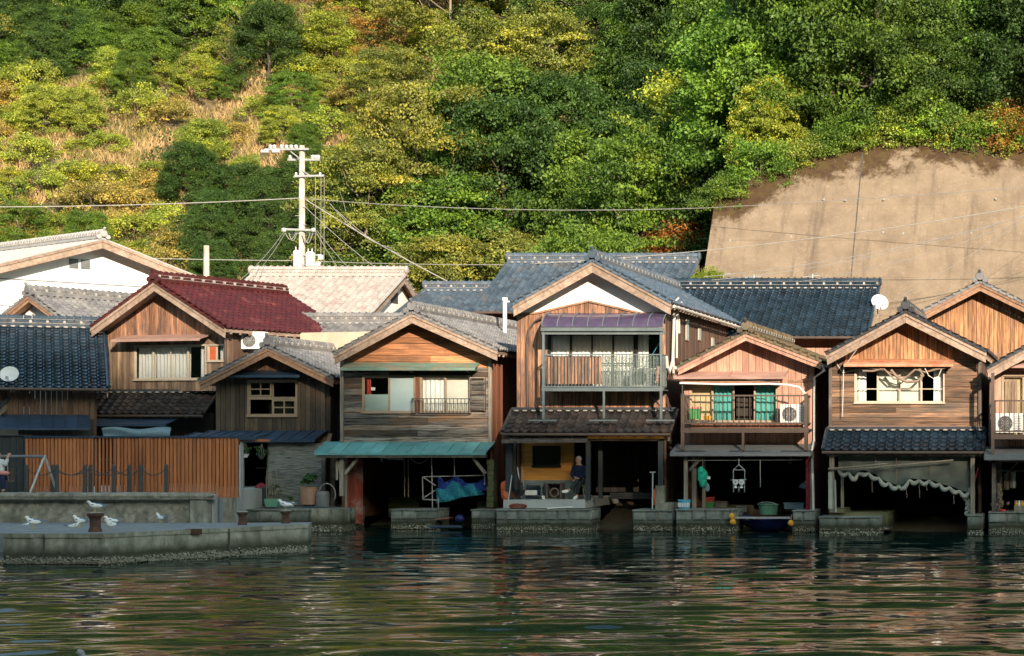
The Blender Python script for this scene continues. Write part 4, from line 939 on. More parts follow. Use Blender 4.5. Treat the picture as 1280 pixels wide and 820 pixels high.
# ------------------------------------------------------------ waterfront: lumber house with the teal awning
def house_lumber():
    Y = 2.2; oh = .65; Yv = Y-oh; x, z = PX(Y), PZ(Y); xv, zv = PX(Yv), PZ(Yv)
    zg = z(459)
    H1 = (x(455), x(518), z(515), z(471)); H2 = (x(527), x(587), z(515), z(471))
    h = gable_house('boathouse', 'weathered grey lap board boathouse with orange gable above a teal metal awning', 'boathouse', Y, oh, 10.5, (xv(515),zv(391)), (xv(417),zv(443)), (xv(622),zv(438)), x(427), x(615), z(553), .3, 'lap_grey', 'tile_gy', barge='barge', side='red_v', boards='h', holes=[H1,H2], gable=('lap_orange','h'), zg=zg, group='boathouses along the waterfront', bh=.185)
    r = h['root']
    pb = [(x(428.5), Y-.05, z(553), z(447), .10), (x(613.5), Y-.05, z(553), z(447), .10)]
    posts(r, pb, 'post_lt', 'corner_post')
    awning(r, x(433), x(600), Y, .5, z(453), z(460.5), 'metal_green', ribs=0, th=.035)
    m = MB(); m.box(x(433)+.05, x(600)-.05, Y-.4, Y-.06, z(464), z(461.8))
    for p in (447,517,588): m.beam((x(p),Y-.06,z(465)),(x(p),Y-.42,z(463)),.06)
    m.build('awning_frame', 'post', r)
    w1 = window(r, *H1, Y, 2, 'alu', ['lowfrost','frost'])
    c = MB(); wavy(c, x(457), x(462.5), z(495), z(474), Y+.10, .012, .06); c.build('red_cloth', 'red_pl', w1)
    c = MB(); c.box(x(463), x(468), Y+.06, Y+.07, z(488), z(484)); c.build('paper_note', 'white', w1)
    window(r, *H2, Y, 2, 'alu', ['curtain','blind'])
    m = MB(); m.box(x(518)+.05, x(527)-.05, Y-.06, Y+.02, z(516), z(469)); m.build('window_post', 'red_v', r)
    railing(r, x(517), x(589), Y-.20, z(517), z(498), 15, 'metal_dk', side=.18, r=.009, rail=.03)
    m = MB(); hboards(m, lambda q: x(591), lambda q: x(606), z(513), z(475), Y-.10, (), .17); m.box(x(589.5), x(591), Y-.13, Y-.02, z(514), z(473)); m.box(x(606), x(608), Y-.13, Y-.02, z(514), z(473)); m.box(x(589.5), x(608), Y-.14, Y-.02, z(473), z(471.5))
    m.build('shutter_box', 'lap_grey', r)
    aw = awning(r, x(408), x(619), Y+.02, 1.0, z(552), z(565.5), 'metal_teal', ribs=13, name='canopy')
    # ground floor
    m = MB(); m.box(x(410), x(619), Y-.95, Y-.80, z(571.5), z(567.8)); m.box(x(410), x(619), Y-.03, Y+.09, z(560), z(553)); m.build('beam', 'post', r)
    Yf = Y-.72
    P_ = lambda p, q, w_=.11, yy=Yf: (X(p,yy), yy, Z(q[1],yy), Z(q[0],yy), w_)
    posts(r, [P_(427.5,(570,620),.12), P_(421.5,(570,600),.07), P_(433,(572,662),.07,Yf+.5)], 'post_lt')
    m = MB(); m.beam((X(431,Yf),Yf,Z(593,Yf)),(X(449,Yf),Yf,Z(571,Yf)),.09); m.build('brace', 'post_lt', r); m = MB(); m.beam((X(421,Yf),Yf,Z(573,Yf)),(X(427,Yf),Yf,Z(596,Yf)),.07); m.build('brace', 'post_lt', r); m = MB(); m.beam((X(607,Yf),Yf,Z(592,Yf)),(X(592,Yf),Yf,Z(573,Yf)),.09); m.build('brace', 'post_lt', r)
    m = MB(); zz = Z(634,Yf)
    while zz < Z(572,Yf)-.1:
        m.box(X(609,Yf)+random.uniform(-.02,.02), X(617,Yf)+random.uniform(-.02,.02), Yf, Yf+.35, zz+.01, zz+.16); zz += .165
    m.build('block_pillar', 'mossy', r)
    m = MB()
    for i in range(8): m.box(X(429+i*2.9,Y), X(431.7+i*2.9,Y), Y+.1+random.uniform(0,.02), Y+.14, .15, Z(574+i*.2,Y))
    m.build('painted_boards', 'red_p', r)
    m = MB(); m.box(x(452), x(492), Y+2.4, Y+9, .25, .9); m.box(x(570), x(612), Y+2.2, Y+9, .25, .8); m.build('inner_ledge', 'mossy', r)
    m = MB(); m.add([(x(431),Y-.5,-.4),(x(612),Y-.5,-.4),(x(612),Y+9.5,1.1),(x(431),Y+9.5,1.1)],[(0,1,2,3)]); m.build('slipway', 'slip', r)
    m = MB(); m.tube([(X(472,Y),Y+.3,Z(572,Y)),(X(500,Y),Y+.3,Z(574,Y))],.045,8); m.tube([(X(472,Y),Y+.3,Z(573,Y)),(X(475,Y),Y+.2,Z(577,Y))],.03,6); m.build('flood_lamp_bracket', 'steel', r)
    m = MB()
    for p in (500,505): m.tube([(X(p,Y),Y+.4,Z(568,Y)),(X(p+.3,Y),Y+.4,Z(622,Y))],.018,5)
    m.build('hanging_rope', 'rope', r)
    m = MB(); m.tube([(X(515+i*2.2,Y), Y-.3, Z(570+9*math.sin(math.pi*i/12),Y)) for i in range(13)], .012, 5); m.build('slack_cable', 'wire', r)
    return h
# ------------------------------------------------------------ tall white gabled house
def house_tall():
    Y = 1.3; oh = .62; Yv = Y-oh; x, z = PX(Y), PZ(Y); xv, zv = PX(Yv), PZ(Yv)
    zg = z(392)
    D1 = (x(687), x(793), z(484), z(418)); D2 = (x(796), x(826), z(484), z(414))
    h = gable_house('boathouse', 'tall cedar boathouse with white plaster gable and a railed balcony over a tiled lean-to', 'boathouse', Y, oh, 12, (xv(740.5),zv(326)), (xv(641),zv(381)), (xv(839),zv(379)), x(646), x(832), z(522), .3, 'cedar_v', 'tile_bl', side='brown_v', boards='v', holes=[D1,D2], zg=zg, group='boathouses along the waterfront', bargeh=.34, bw=.13)
    r = h['root']; tf = h['topf']
    g = MB(); pz = lambda q: z(391.5)+(z(376.5)-z(391.5))*max(0, 1-abs(q-x(736))/(x(800)-x(736)))
    xl, xr = x(646), x(832); xs = [xl+(xr-xl)*i/40 for i in range(41)]+[x(736), h['root'].location.x]; xs = sorted(xs)
    for a, b in zip(xs, xs[1:]):
        if b-a < 1e-4: continue
        g.prism([(a,pz(a)),(b,pz(b)),(b,tf(b)),(a,tf(a))], Y-.03, Y+.03, rnd=.5)
    g.build('plaster_gable', 'plaster', r)
    g = MB(); vboards(g, x(672), x(800), zg+.001, pz, Y, (), .13, kinks=[x(736)]); g.build('pediment_boards', 'cedar_v', r)
    g = MB()
    for a, b in ((x(670),x(736)),(x(736),x(802))): g.beam((a,Y-.04,pz(a)),(b,Y-.04,pz(b)),.06,.06)
    g.beam((x(646),Y-.035,z(391.5)),(x(670),Y-.035,z(391.5)),.05,.05); g.beam((x(802),Y-.035,z(391.5)),(x(830),Y-.035,z(391.5)),.05,.05)
    g.build('gable_moulding', 'barge_br', r)
    window(r, *D1, Y, 4, 'black', ['curtain','curtain','curtain','halfcurtain'], hbar=.45)
    window(r, *D2, Y, 1, 'black', ['curtain_l'])
    # balcony
    Yb = Y-1.0; bx, bz = PX(Yb), PZ(Yb); x0, x1 = bx(678), bx(828)
    b = thing_part = MB(); b.box(x0-.02, x1+.02, Yb-.03, Yb+.03, bz(489), bz(484.5)); b.box(x0, x1, Yb+.03, Y-.04, bz(488), bz(486.5)); b.build('balcony_floor', 'rail_gr', r)
    for p in (679.5, 826.5):
        q = MB(); q.box(bx(p)-.035, bx(p)+.035, Yb-.04, Yb+.04, bz(524), bz(411)); q.build('balcony_post', 'rail_gr', r)
    q = MB(); q.box(bx(755)-.03, bx(755)+.03, Yb-.03, Yb+.03, bz(523), bz(489)); q.build('balcony_post', 'rail_gr', r)
    q = MB()
    for p in (679,755,826): q.box(bx(p)-.45, bx(p)+.42, Yb-.05, Yb+.05, bz(526.5), bz(524.5))
    q.build('balcony_foot', 'rail_gr', r)
    q = MB(); q.beam((bx(680),Yb+.1,bz(510)),(x(673),Y-.03,z(497)),.03); q.build('brace', 'rail_gr', r); q = MB(); q.beam((bx(826),Yb+.1,bz(510)),(x(815),Y-.03,z(495)),.03); q.build('brace', 'rail_gr', r)
    railing(r, bx(680), bx(826), Yb, bz(484), bz(442.5), 34, 'rail_gr', side=.95, r=.009)
    q = MB(); n = 14
    for i in range(n): a, c = bx(682)+(bx(751)-bx(682))*i/n, bx(682)+(bx(751)-bx(682))*(i+1)/n; q.box(a+.001, c-.002, Yb+.10, Yb+.115+random.uniform(0,.006), bz(480), bz(445))
    q.build('screen_boards', 'cedar_v', r)
    q = MB(); q.grid(lambda u, v: (bx(752)+(bx(825)-bx(752))*u, Yb+.07+.015*math.sin(u*40), bz(482)+(bz(445)-bz(482))*v), 60, 2); q.build('mesh_sheet', 'mesh_g', r)
    # polycarbonate canopy
    q = MB(); xa, xb = bx(678), bx(829)
    def cv(u, v):
        t = v*1.45; return (xa+(xb-xa)*u, Yb-.06+ (Y-.06-Yb+.06)*(1-math.cos(t))*1.13, bz(409)+(bz(393)-bz(409)+.1)*math.sin(t))
    q.grid(cv, 14, 8); q.build('canopy_sheet', 'poly', r)
    q = MB()
    for i in range(9):
        q.tube([Vector(cv(i/8, j/8))+Vector((0,-.012,.012)) for j in range(9)], .016, 5)
    q.box(xa-.03, xb+.03, Yb-.09, Yb-.02, bz(414), bz(409.5)); q.box(xa-.03, xb+.03, Yb-.01, Yb+.05, bz(418), bz(414.5))
    q.build('canopy_frame', 'rail_gr', r)
    q = MB(); q.tube([(bx(788),Yb+.5,bz(478)),(bx(822),Yb+.3,bz(428)),(bx(823),Yb+.25,bz(480))],.01,5); q.build('washing_line', 'blue_pl', r)
    AC_ALL.append(ac_unit(bx(801), Yb+.45, bz(486)+.02, 'white air conditioner behind the mesh on the balcony of the tall house'))
    # arch bracket on the left of the balcony
    q = MB(); q.tube([(x(660),Y-.05,z(515)),(x(659),Y-.05,z(430)),(x(662),Y-.08,z(412)),(x(670),Y-.12,z(402)),(x(680),Y-.2,z(397))], .035, 6); q.build('bent_pipe', 'rail_br', r)
    q = MB(); q.box(x(634), x(654), Y-.075, Y-.035, z(424)-0.001, z(392))if False else None
    # lean-to roof
    pent_tiles(r, X(631,.4), X(838,.4), Y, 1.05, Z(514,Y), Z(541,.25), 'tile_br')
    q = MB(); zt = Z(543,.2); q.add([(X(627,-.1),-.1,Z(553,-.1)),(X(733,-.1),-.1,Z(552,-.1)),(X(737,.9),.9,Z(543,.9)),(X(629,.9),.9,Z(543,.9)),(X(627,-.1),-.1,Z(554,-.1)),(X(733,-.1),-.1,Z(553,-.1)),(X(737,.9),.9,Z(544,.9)),(X(629,.9),.9,Z(544,.9))], [(0,1,2,3),(4,7,6,5),(0,4,5,1),(1,5,6,2),(2,6,7,3),(3,7,4,0)])
    n = 40
    for i in range(n+1): p = 627.5+(732.5-627.5)*i/n; q.beam((X(p,-.1),-.1,Z(552.2,-.1)),(X(p*1.0+3,.9),.9,Z(542.3,.9)),.03,.025)
    q.build('lower_flap', 'post', r)
    # ground floor
    Yg = .55; gx, gz = PX(Yg), PZ(Yg)
    posts(r, [(gx(637), Yg, gz(637), gz(545), .19), (gx(735.5), Yg, gz(625), gz(546), .13), (gx(744), Yg+.7, gz(624), gz(546), .12), (gx(826.5), Yg, gz(608), gz(546), .16)], 'post_dk')
    q = MB(); q.box(gx(826)-.14, gx(826)+.14, Yg-.14, Yg+.14, gz(628), gz(607)); q.box(gx(833)-.28, gx(833)+.3, Yg-.3, Yg+.3, gz(640), gz(628)); q.build('pier_footing', 'concrete', r)
    q = MB(); q.box(gx(630), gx(838), Yg-.08, Yg+.08, gz(551), gz(546)); q.build('beam', 'post', r)
    q = MB(); q.box(gx(735), gx(832), Yg-.12, Yg-.09, gz(549), gz(545)); q.build('orange_fascia', 'ply_orange', r)
    Yp = 1.45; qx, qz = PX(Yp), PZ(Yp); W_ = (qx(668), qx(699), qz(582), qz(559))
    q = MB(); hboards(q, lambda a: qx(644), lambda a: qx(718), qz(600), qz(548), Yp, [W_], .13, t=.012, lap=.012, jl=9); q.build('partition_wall', 'ply_orange', r)
    window(r, *W_, Yp, 1, 'black', ['glass'], fr=.05); 
    q = MB(); stonew = [(qx(646+i*9), qx(654.6+i*9)) for i in range(8)]
    for zr in ((600.3,612.4),(612.8,625)):
        for a, b in stonew: q.box(a, b, Yp-.06+random.uniform(0,.01), Yp+.08, qz(zr[1]), qz(zr[0]))
    q.build('block_dado', gm('blue_grey_block', (.24,.28,.26), (.17,.2,.19), s=4, rv=.1, bump=.2), r)
    q = MB(); q.box(qx(642), qx(646), Yp-.1, Yp+.05, qz(625), qz(548)); q.build('partition_post', 'post', r)
    q = MB(); q.box(qx(642), qx(742), .35, 6.5, gz(635), gz(624.5)); q.build('deck', 'paving', r)
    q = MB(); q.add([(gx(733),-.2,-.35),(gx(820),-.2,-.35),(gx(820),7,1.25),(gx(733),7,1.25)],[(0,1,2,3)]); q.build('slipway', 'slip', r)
    q = MB(); q.box(gx(737), gx(832), 3.2, 3.3, .9, 1.1); q.build('inner_sill', 'metal_dk', r)
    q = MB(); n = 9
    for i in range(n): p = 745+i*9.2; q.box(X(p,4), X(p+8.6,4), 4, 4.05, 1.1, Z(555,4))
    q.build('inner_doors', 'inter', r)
    # right side wall details
    sx = h['wr']+.02
    for yy, za, zc in ((4.5, 6.05, 6.75), (6.6, 6.15, 6.55), (9.0, 5.85, 6.35)):
        q = MB(); q.box(sx, sx+.03, yy-.22, yy+.22, za, zc); q.build('side_window', 'alu_w', r)
        g = MB(); g.box(sx+.031, sx+.036, yy-.17, yy+.17, za+.05, zc-.05); g.build('pane', 'frost', bpy.data.objects[[o.name for o in bpy.data.objects if o.name.startswith('side_window')][-1]])
    for k, (yy, z0, z1) in enumerate(((2.0,4.9,7.1),(2.5,5.4,7.0))): pipe(r, [(sx+.08,yy,z0),(sx+.08,yy,z1),(sx+.25,yy,z1+.18)], .035)
    pipe(r, [(sx+.08,.95,5.4),(sx+.1,1.0,5.05),(sx+.1,1.25,4.9),(sx+.12,1.7,5.3),(sx+.1,2.0,6.6),(sx+.1,2.3,7.05),(sx+.1,2.7,6.6),(sx+.1,2.75,6.2)], .045, 'pvc', 'hose')
    g = MB()
    for i in range(16): yy = 1.0+i*.72; g.ell((X(839,Yv)+.03, yy, Z(379,Yv)-.06), .03,.05,.045, 6, 4)
    g.tube([(X(839,Yv)+.09, Yv, Z(379,Yv)-.10),(X(839,Yv)+.09, 13, Z(379,Yv)-.13)], .05, 8); g.build('gutter', 'pvc', r)
    return h
# ------------------------------------------------------------ low pinkish house with turquoise curtains
def house_pink():
    Y = 1.0; oh = .62; Yv = Y-oh; x, z = PX(Y), PZ(Y); xv, zv = PX(Yv), PZ(Yv)
    D1 = (x(864), x(970), z(527), z(480))
    h = gable_house('boathouse', 'pinkish cedar boathouse with turquoise curtains behind a brown balcony', 'boathouse', Y, oh, 8.5, (xv(932),zv(416)), (xv(847),zv(459)), (xv(1027),zv(452)), x(855), x(1018), z(555), .3, 'pink_v', 'tile_ms', barge='pink_v', side='red_v', holes=[D1], group='boathouses along the waterfront', bargeh=.22, ridge_tile='tile_ms', bw=.2)
    r = h['root']
    awning(r, x(847), x(985), Y, .62, z(464), z(471.5), 'metal_brown', ribs=2, th=.03)
    q = MB(); q.box(x(855), x(978), Y-.5, Y-.03, z(480), z(476)); q.box(x(985), x(1018), Y-.05, Y-.015, z(477.5), z(474.5)); q.build('eave_board', 'barge_br', r)
    window(r, *D1, Y, 4, 'alu', ['warm','turq','open','turq'], fr=.05)
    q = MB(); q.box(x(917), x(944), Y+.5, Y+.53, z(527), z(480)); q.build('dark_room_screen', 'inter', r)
    Yb = Y-1.0; bx, bz = PX(Yb), PZ(Yb)
    q = MB(); q.box(bx(851), bx(1011), Yb-.04, Yb+.04, bz(541), bz(535)); q.box(bx(852), bx(1010), Yb+.04, Y-.03, bz(538), bz(536)); q.build('balcony_floor', 'rail_br', r)
    for p in (853.5, 929, 1007.5):
        w_ = .05 if p != 929 else .035; t = MB(); t.box(bx(p)-w_, bx(p)+w_, Yb-.05, Yb+.05, bz(566), bz(541 if p == 929 else 492)); t.build('balcony_post', 'rail_br', r)
    railing(r, bx(854), bx(1007), Yb, bz(530), bz(493.5), 22, 'rail_br', side=.95, r=.010, rail=.06)
    q = MB(); n = 26
    for i in range(n): a = bx(862)+(bx(1002)-bx(862))*i/n; q.box(a+.004, a+(bx(1002)-bx(862))/n-.004, Yb+.2, Yb+.22, bz(535.5), bz(528))
    q.build('toe_boards', 'red_v', r)
    q = MB(); q.tube([(bx(850.5),Yb-.1,bz(479)),(bx(905),Yb-.1,bz(480.5)),(bx(962),Yb-.1,bz(480)),(bx(985),Yb-.1,bz(481)),(bx(1000),Yb-.1,bz(484)),(bx(1007),Yb-.1,bz(492))], .028, 7); q.build('laundry_pole', 'white', r)
    q = MB(); q.tube([(bx(853.5),Yb-.06,bz(495)),(bx(853.5),Yb-.06,bz(478))], .02, 6); q.tube([(bx(973),Yb,bz(478)),(bx(930),Yb,bz(474))], .015, 6); q.build('pole_bracket', 'metal_dk', r)
    AC_ALL.append(ac_unit(bx(990), Yb+.42, bz(531)+.0, 'white air conditioner at the right end of the balcony with turquoise curtains'))
    awning(r, X(848,Y), X(1021,Y), Y, 1.25, z(554.5), Z(567,Y-1.25), 'metal_grey', ribs=2, th=.03, name='canopy')
    q = MB()
    for p in (865,933,997): q.box(bx(p)-.5, bx(p)+.42, Yb-.05, Yb+.05, bz(564.5), bz(563))
    q.build('balcony_foot', 'metal_dk', r)
    pipe(r, [(xv(1027),Yv+.1,zv(457)),(xv(1030),Yv+.1,zv(463)),(x(1019),Y-.1,z(472)),(x(1018.5),Y-.1,z(550)),(x(1020),Y-.9,z(562)),(x(1022),Y-.9,z(652))], .04, 'white')
    q = MB(); q.box(xv(1024),xv(1029),Yv,Yv+8,zv(458),zv(456)); q.ell((xv(844),Yv,zv(460)),.06,.06,.06); q.build('gutter', 'pvc', r)
    Yf = .1; fx, fz = PX(Yf), PZ(Yf)
    posts(r, [(fx(857.5),Yf,fz(637),fz(570),.11),(fx(864),Yf+.5,fz(637),fz(570),.13),(fx(1013),Yf+.1,fz(640),fz(570),.12),(fx(873),Yf+.9,fz(637),fz(575),.1)], 'post_lt')
    q = MB(); q.beam((fx(862),Yf,fz(588)),(fx(880),Yf,fz(569)),.09); q.box(fx(850), fx(1016), Yf-.05, Yf+.05, fz(571.5), fz(568.5)); q.build('beam', 'post', r)
    q = MB(); q.tube([(fx(861),Yf-.07,fz(575.5)),(fx(1004),Yf-.07,fz(574.5))],.016,6); q.build('hanging_pole', 'steel', r)
    q = MB(); wavy(q, fx(1007.5), fx(1013), fz(637), fz(571), Yf-.06, .02, .06); q.build('red_drape', 'red_c', r)
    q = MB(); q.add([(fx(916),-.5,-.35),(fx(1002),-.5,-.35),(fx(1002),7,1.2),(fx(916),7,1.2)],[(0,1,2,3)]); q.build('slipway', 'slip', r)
    q = MB(); q.box(fx(858), fx(918), .8, 8.5, .15, .70); q.box(fx(948), fx(1002), 3.5, 8.5, .15, .72); q.build('inner_ledge', 'mossy', r)
    return h
# ------------------------------------------------------------ orange plank house with the dark tiled lean-to
def house_orange():
    Y = -.2; oh = .68; Yv = Y-oh; x, z = PX(Y), PZ(Y); xv, zv = PX(Yv), PZ(Yv)
    zg = z(449); W_ = (x(1070), x(1179), z(503), z(463))
    h = gable_house('boathouse', 'orange plank boathouse with wide four pane window above a dark tiled lean-to', 'boathouse', Y, oh, 8.5, (xv(1132),zv(390)), (xv(1033),zv(443)), (xv(1233),zv(440)), x(1038), x(1226), z(533), .2, 'lap_brown', 'tile_dk', barge='barge', side='brown_v', boards='h', holes=[W_], gable=('cedar_o','v'), zg=zg, group='boathouses along the waterfront', bh=.15, bw=.11)
    r = h['root']
    posts(r, [(x(1038.5),Y-.06,z(533),z(448),.09),(x(1225),Y-.06,z(533),z(448),.09)], 'post', 'corner_post')
    awning(r, x(1057), x(1193), Y, .5, z(449), z(455.5), 'metal_rust', ribs=0, th=.04)
    q = MB(); q.box(x(1060), x(1190), Y-.40, Y-.03, z(458.5), z(457.3)); q.build('awning_board', 'post', r)
    window(r, *W_, Y, 4, 'alu_w', ['curtain_l','blind','blind','curtain_r'], hbar=.42)
    q = MB()
    for k in range(2):
        pts = [(x(1080+i*13), Y-.36-.02*k, z(459+ (3+k*4)*math.sin(i*1.1+k)**2+ (12*math.exp(-((i-3.6)/1.2)**2)) )) for i in range(9)]
        q.tube(pts, .018+.012*(k == 1), 6)
    q.tube([(x(1115),Y-.35,z(463)),(x(1123),Y-.38,z(472)),(x(1135),Y-.38,z(478)),(x(1148),Y-.38,z(477)),(x(1155),Y-.36,z(470)),(x(1150),Y-.35,z(461))], .045, 7)
    q.build('bundled_hoses', 'rope', r)
    q = MB(); q.tube([(x(1157),Y-.4,z(460)),(x(1162),Y-.4,z(470)),(x(1172),Y-.4,z(476)),(x(1178),Y-.4,z(462))], .014, 5); q.build('dangling_cord', 'pvc', r)
    q = MB(); q.tube([(xv(1079),Yv-.05,zv(426)),(x(1056),Y-.3,z(460)),(x(1054),Y-.2,z(521))], .014, 5); q.tube([(x(1042),Y-.1,z(448)),(x(1054),Y-.15,z(466)),(x(1068),Y-.1,z(463))], .012, 5); q.build('stray_cable', 'pvc', r)
    q = MB(); q.box(x(1036), x(1228), Y-.12, Y-.03, z(537.5), z(532.5)); q.build('flashing', 'metal_brown', r)
    pent_tiles(r, X(1031,-1), X(1229,-1), Y, 1.0, z(538), Z(563.5,Y-1.0), 'tile_gl', ridgebox='tile_dk')
    Yf = Y-.75; fx, fz = PX(Yf), PZ(Yf)
    posts(r, [(fx(1040),Yf,fz(640),fz(568),.14),(fx(1216),Yf,fz(652),fz(568),.13)], 'post_lt')
    posts(r, [(fx(1050),Yf+.6,fz(638),fz(568),.09)], 'post_lt')
    q = MB(); q.tube([(fx(1044),Yf-.06,fz(600)),(fx(1045),Yf-.06,fz(640))], .03, 6); q.box(fx(1036),fx(1041),Yf-.11,Yf-.08,fz(636),fz(590)); q.build('pale_boards', 'tarp_p', r)
    q = MB(); q.box(fx(1034), fx(1228), Yf-.06, Yf+.06, fz(570.5), fz(566.5)); q.build('beam', 'post', r)
    q = MB(); q.tube([(fx(1036),Yf-.12,fz(587)),(fx(1090),Yf-.14,fz(584.5)),(fx(1192),Yf-.12,fz(575))],.028,7); q.tube([(fx(1036),Yf-.16,fz(586)),(fx(1110),Yf-.18,fz(579.5))],.024,7); q.build('bamboo_pole', 'post_lt', r)
    q = MB(); q.beam((fx(1223),Yf,fz(584)),(fx(1215),Yf-.02,fz(614)),.06,.05); q.build('red_strap', 'red_c', r)
    q = MB(); q.add([(fx(1100),-1.2,-.25),(fx(1213),-1.2,-.25),(fx(1213),6,1.0),(fx(1100),6,1.0)],[(0,1,2,3)]); q.build('slipway', 'slip', r)
    q = MB(); q.box(fx(1036), fx(1110), -.9, 7, .1, fz(641)); q.box(fx(1036), fx(1056), -1.0, .6, fz(641), fz(636)); q.build('inner_ledge', 'mossy', r)
    # draped tarpaulin
    t = MB(); prof = [(1048,590),(1060,592),(1068,597),(1078,590),(1094,596),(1104,603),(1118,608),(1126,610),(1138,601),(1150,602),(1165,603),(1180,609),(1192,612),(1203,617),(1212,618)]
    def pb(u):
        p = 1048+(1212-1048)*u
        for (a, ya), (b, yb) in zip(prof, prof[1:]):
            if p <= b: return p, ya+(yb-ya)*(p-a)/(b-a)
        return prof[-1]
    Yt = Yf+.14; tx, tz = PX(Yt), PZ(Yt)
    def fn(u, v):
        p, yb = pb(u); yb -= 3; return (tx(p), Yt+.12*math.sin(u*9)*(1-v)*.5+.04*math.sin(u*31+v*3)*(1-v), tz(yb)+(tz(569)-tz(yb))*v)
    t.grid(fn, 80, 10)
    o = t.build('tarpaulin', ['tarp','tarp_p'], org=(tx(1130),Yt,tz(600)), smooth=True); tag(o, 'grey green tarpaulin hung across the dark boat bay under the tiled lean-to', 'tarpaulin')
    e = MB(); pts = []; rs = []
    for i in range(161):
        u = i/160; p, yb = pb(u); s = abs(math.sin(u*math.pi*13)); pts.append((tx(p), Yt-.05, tz(yb-2+5.0*s))); rs.append(.035+.04*s)
    e.tube(pts, rs, 8); ob = e.build('rolled_hem', 'tarp_p', o, smooth=True)
    for p, a, b in ((1121,567,601),(1164,573,603),(1095,567,583)): e = MB(); e.tube([(tx(p),Yt-.16,tz(a)),(tx(p),Yt-.16,tz(b))],.010,5); e.build('tie_cord', 'rope', o)
    for p, a, b in ((1090,602,615),(1133,610,622),(1149,606,622),(1158,605,613),(1192,615,630)): e = MB(); e.tube([(tx(p),Yt-.05,tz(a)),(tx(p)+.02,Yt-.05,tz(b))],.012,5); e.build('tie_cord', 'rope', o)
    return h
# ------------------------------------------------------------ house cut by the right edge
def house_edge():
    Y = -.6; oh = .7; Yv = Y-oh; x, z = PX(Y), PZ(Y); xv, zv = PX(Yv), PZ(Yv)
    W_ = (x(1254), x(1330), z(545), z(470))
    h = gable_house('boathouse', 'cedar boathouse with brown balcony cut off by the right edge', 'boathouse', Y, oh, 8.5, (xv(1333),zv(407)), (xv(1234),zv(461)), (xv(1432),zv(461)), x(1243), x(1424), z(562), .2, 'pink_v', 'tile_dk', side='brown_v', holes=[W_], group='boathouses along the waterfront', bw=.18)
    r = h['root']
    awning(r, x(1258), x(1400), Y, .5, z(451), z(457.5), 'metal_brown', ribs=2, th=.03)
    window(r, *W_, Y, 3, 'alu', ['warm','curtain','curtain'])
    q = MB(); vboards(q, x(1256), x(1272), z(522), lambda a: z(474), Y-.03, (), .1); q.build('shutter', 'weath_v', r)
    Yb = Y-1.0; bx, bz = PX(Yb), PZ(Yb)
    q = MB(); q.box(bx(1239), bx(1400), Yb-.04, Yb+.04, bz(549), bz(543)); q.box(bx(1240), bx(1400), Yb+.04, Y-.03, bz(546.5), bz(544)); q.build('balcony_floor', 'rail_br', r)
    t = MB(); t.box(bx(1241)-.05, bx(1241)+.05, Yb-.05, Yb+.05, bz(572), bz(466)); t.build('balcony_post', 'rail_br', r)
    railing(r, bx(1243), bx(1400), Yb, bz(540), bz(500), 26, 'rail_br', side=.9, r=.011, rail=.055)
    AC_ALL.append(ac_unit(bx(1261), Yb+.45, bz(543), 'white air conditioner on the balcony at the right edge'))
    awning(r, x(1233), x(1430), Y, 1.35, z(558), Z(572,Y-1.35), 'metal_grey', ribs=3, th=.03, name='canopy')
    Yf = Y-.8; fx, fz = PX(Yf), PZ(Yf)
    posts(r, [(fx(1242.5),Yf,fz(640),fz(573),.12),(fx(1412),Yf,fz(640),fz(573),.12),(fx(1250),Yf+.7,fz(640),fz(573),.08)], 'post')
    q = MB(); q.box(fx(1236), fx(1424), Yf-.06, Yf+.06, fz(578), fz(574)); q.box(fx(1246), fx(1424), Yf+.5, Yf+.56, fz(590), fz(588)); q.build('beam', 'post', r)
    q = MB(); q.box(fx(1240), fx(1400), Yf+.2, 6, .2, fz(641)); q.build('inner_floor', 'slip', r)
    pipe(r, [(xv(1234),Yv+.1,zv(464)),(x(1238),Y,z(476)),(x(1237),Y,z(556))], .035, 'rail_br')
    return h
# ------------------------------------------------------------ plank gable behind at right
def house_plank():
    Y = 6.0; oh = .6; Yv = Y-oh; x, z = PX(Y), PZ(Y); xv, zv = PX(Yv), PZ(Yv)
    h = gable_house('house', 'house with a high bright orange plank gable behind the boathouses at the right edge', 'house', Y, oh, 8, (xv(1225),zv(353)), (xv(1142),zv(396)), (xv(1313),zv(395)), x(1156), x(1300), z(470), 1.2, 'cedar_o', 'tile_gy', barge='barge_br', side='brown_v', bargeh=.26, bw=.14)
    awning(h['root'], x(1165), x(1290), Y, .4, z(478), z(483), 'metal_brown', ribs=0)
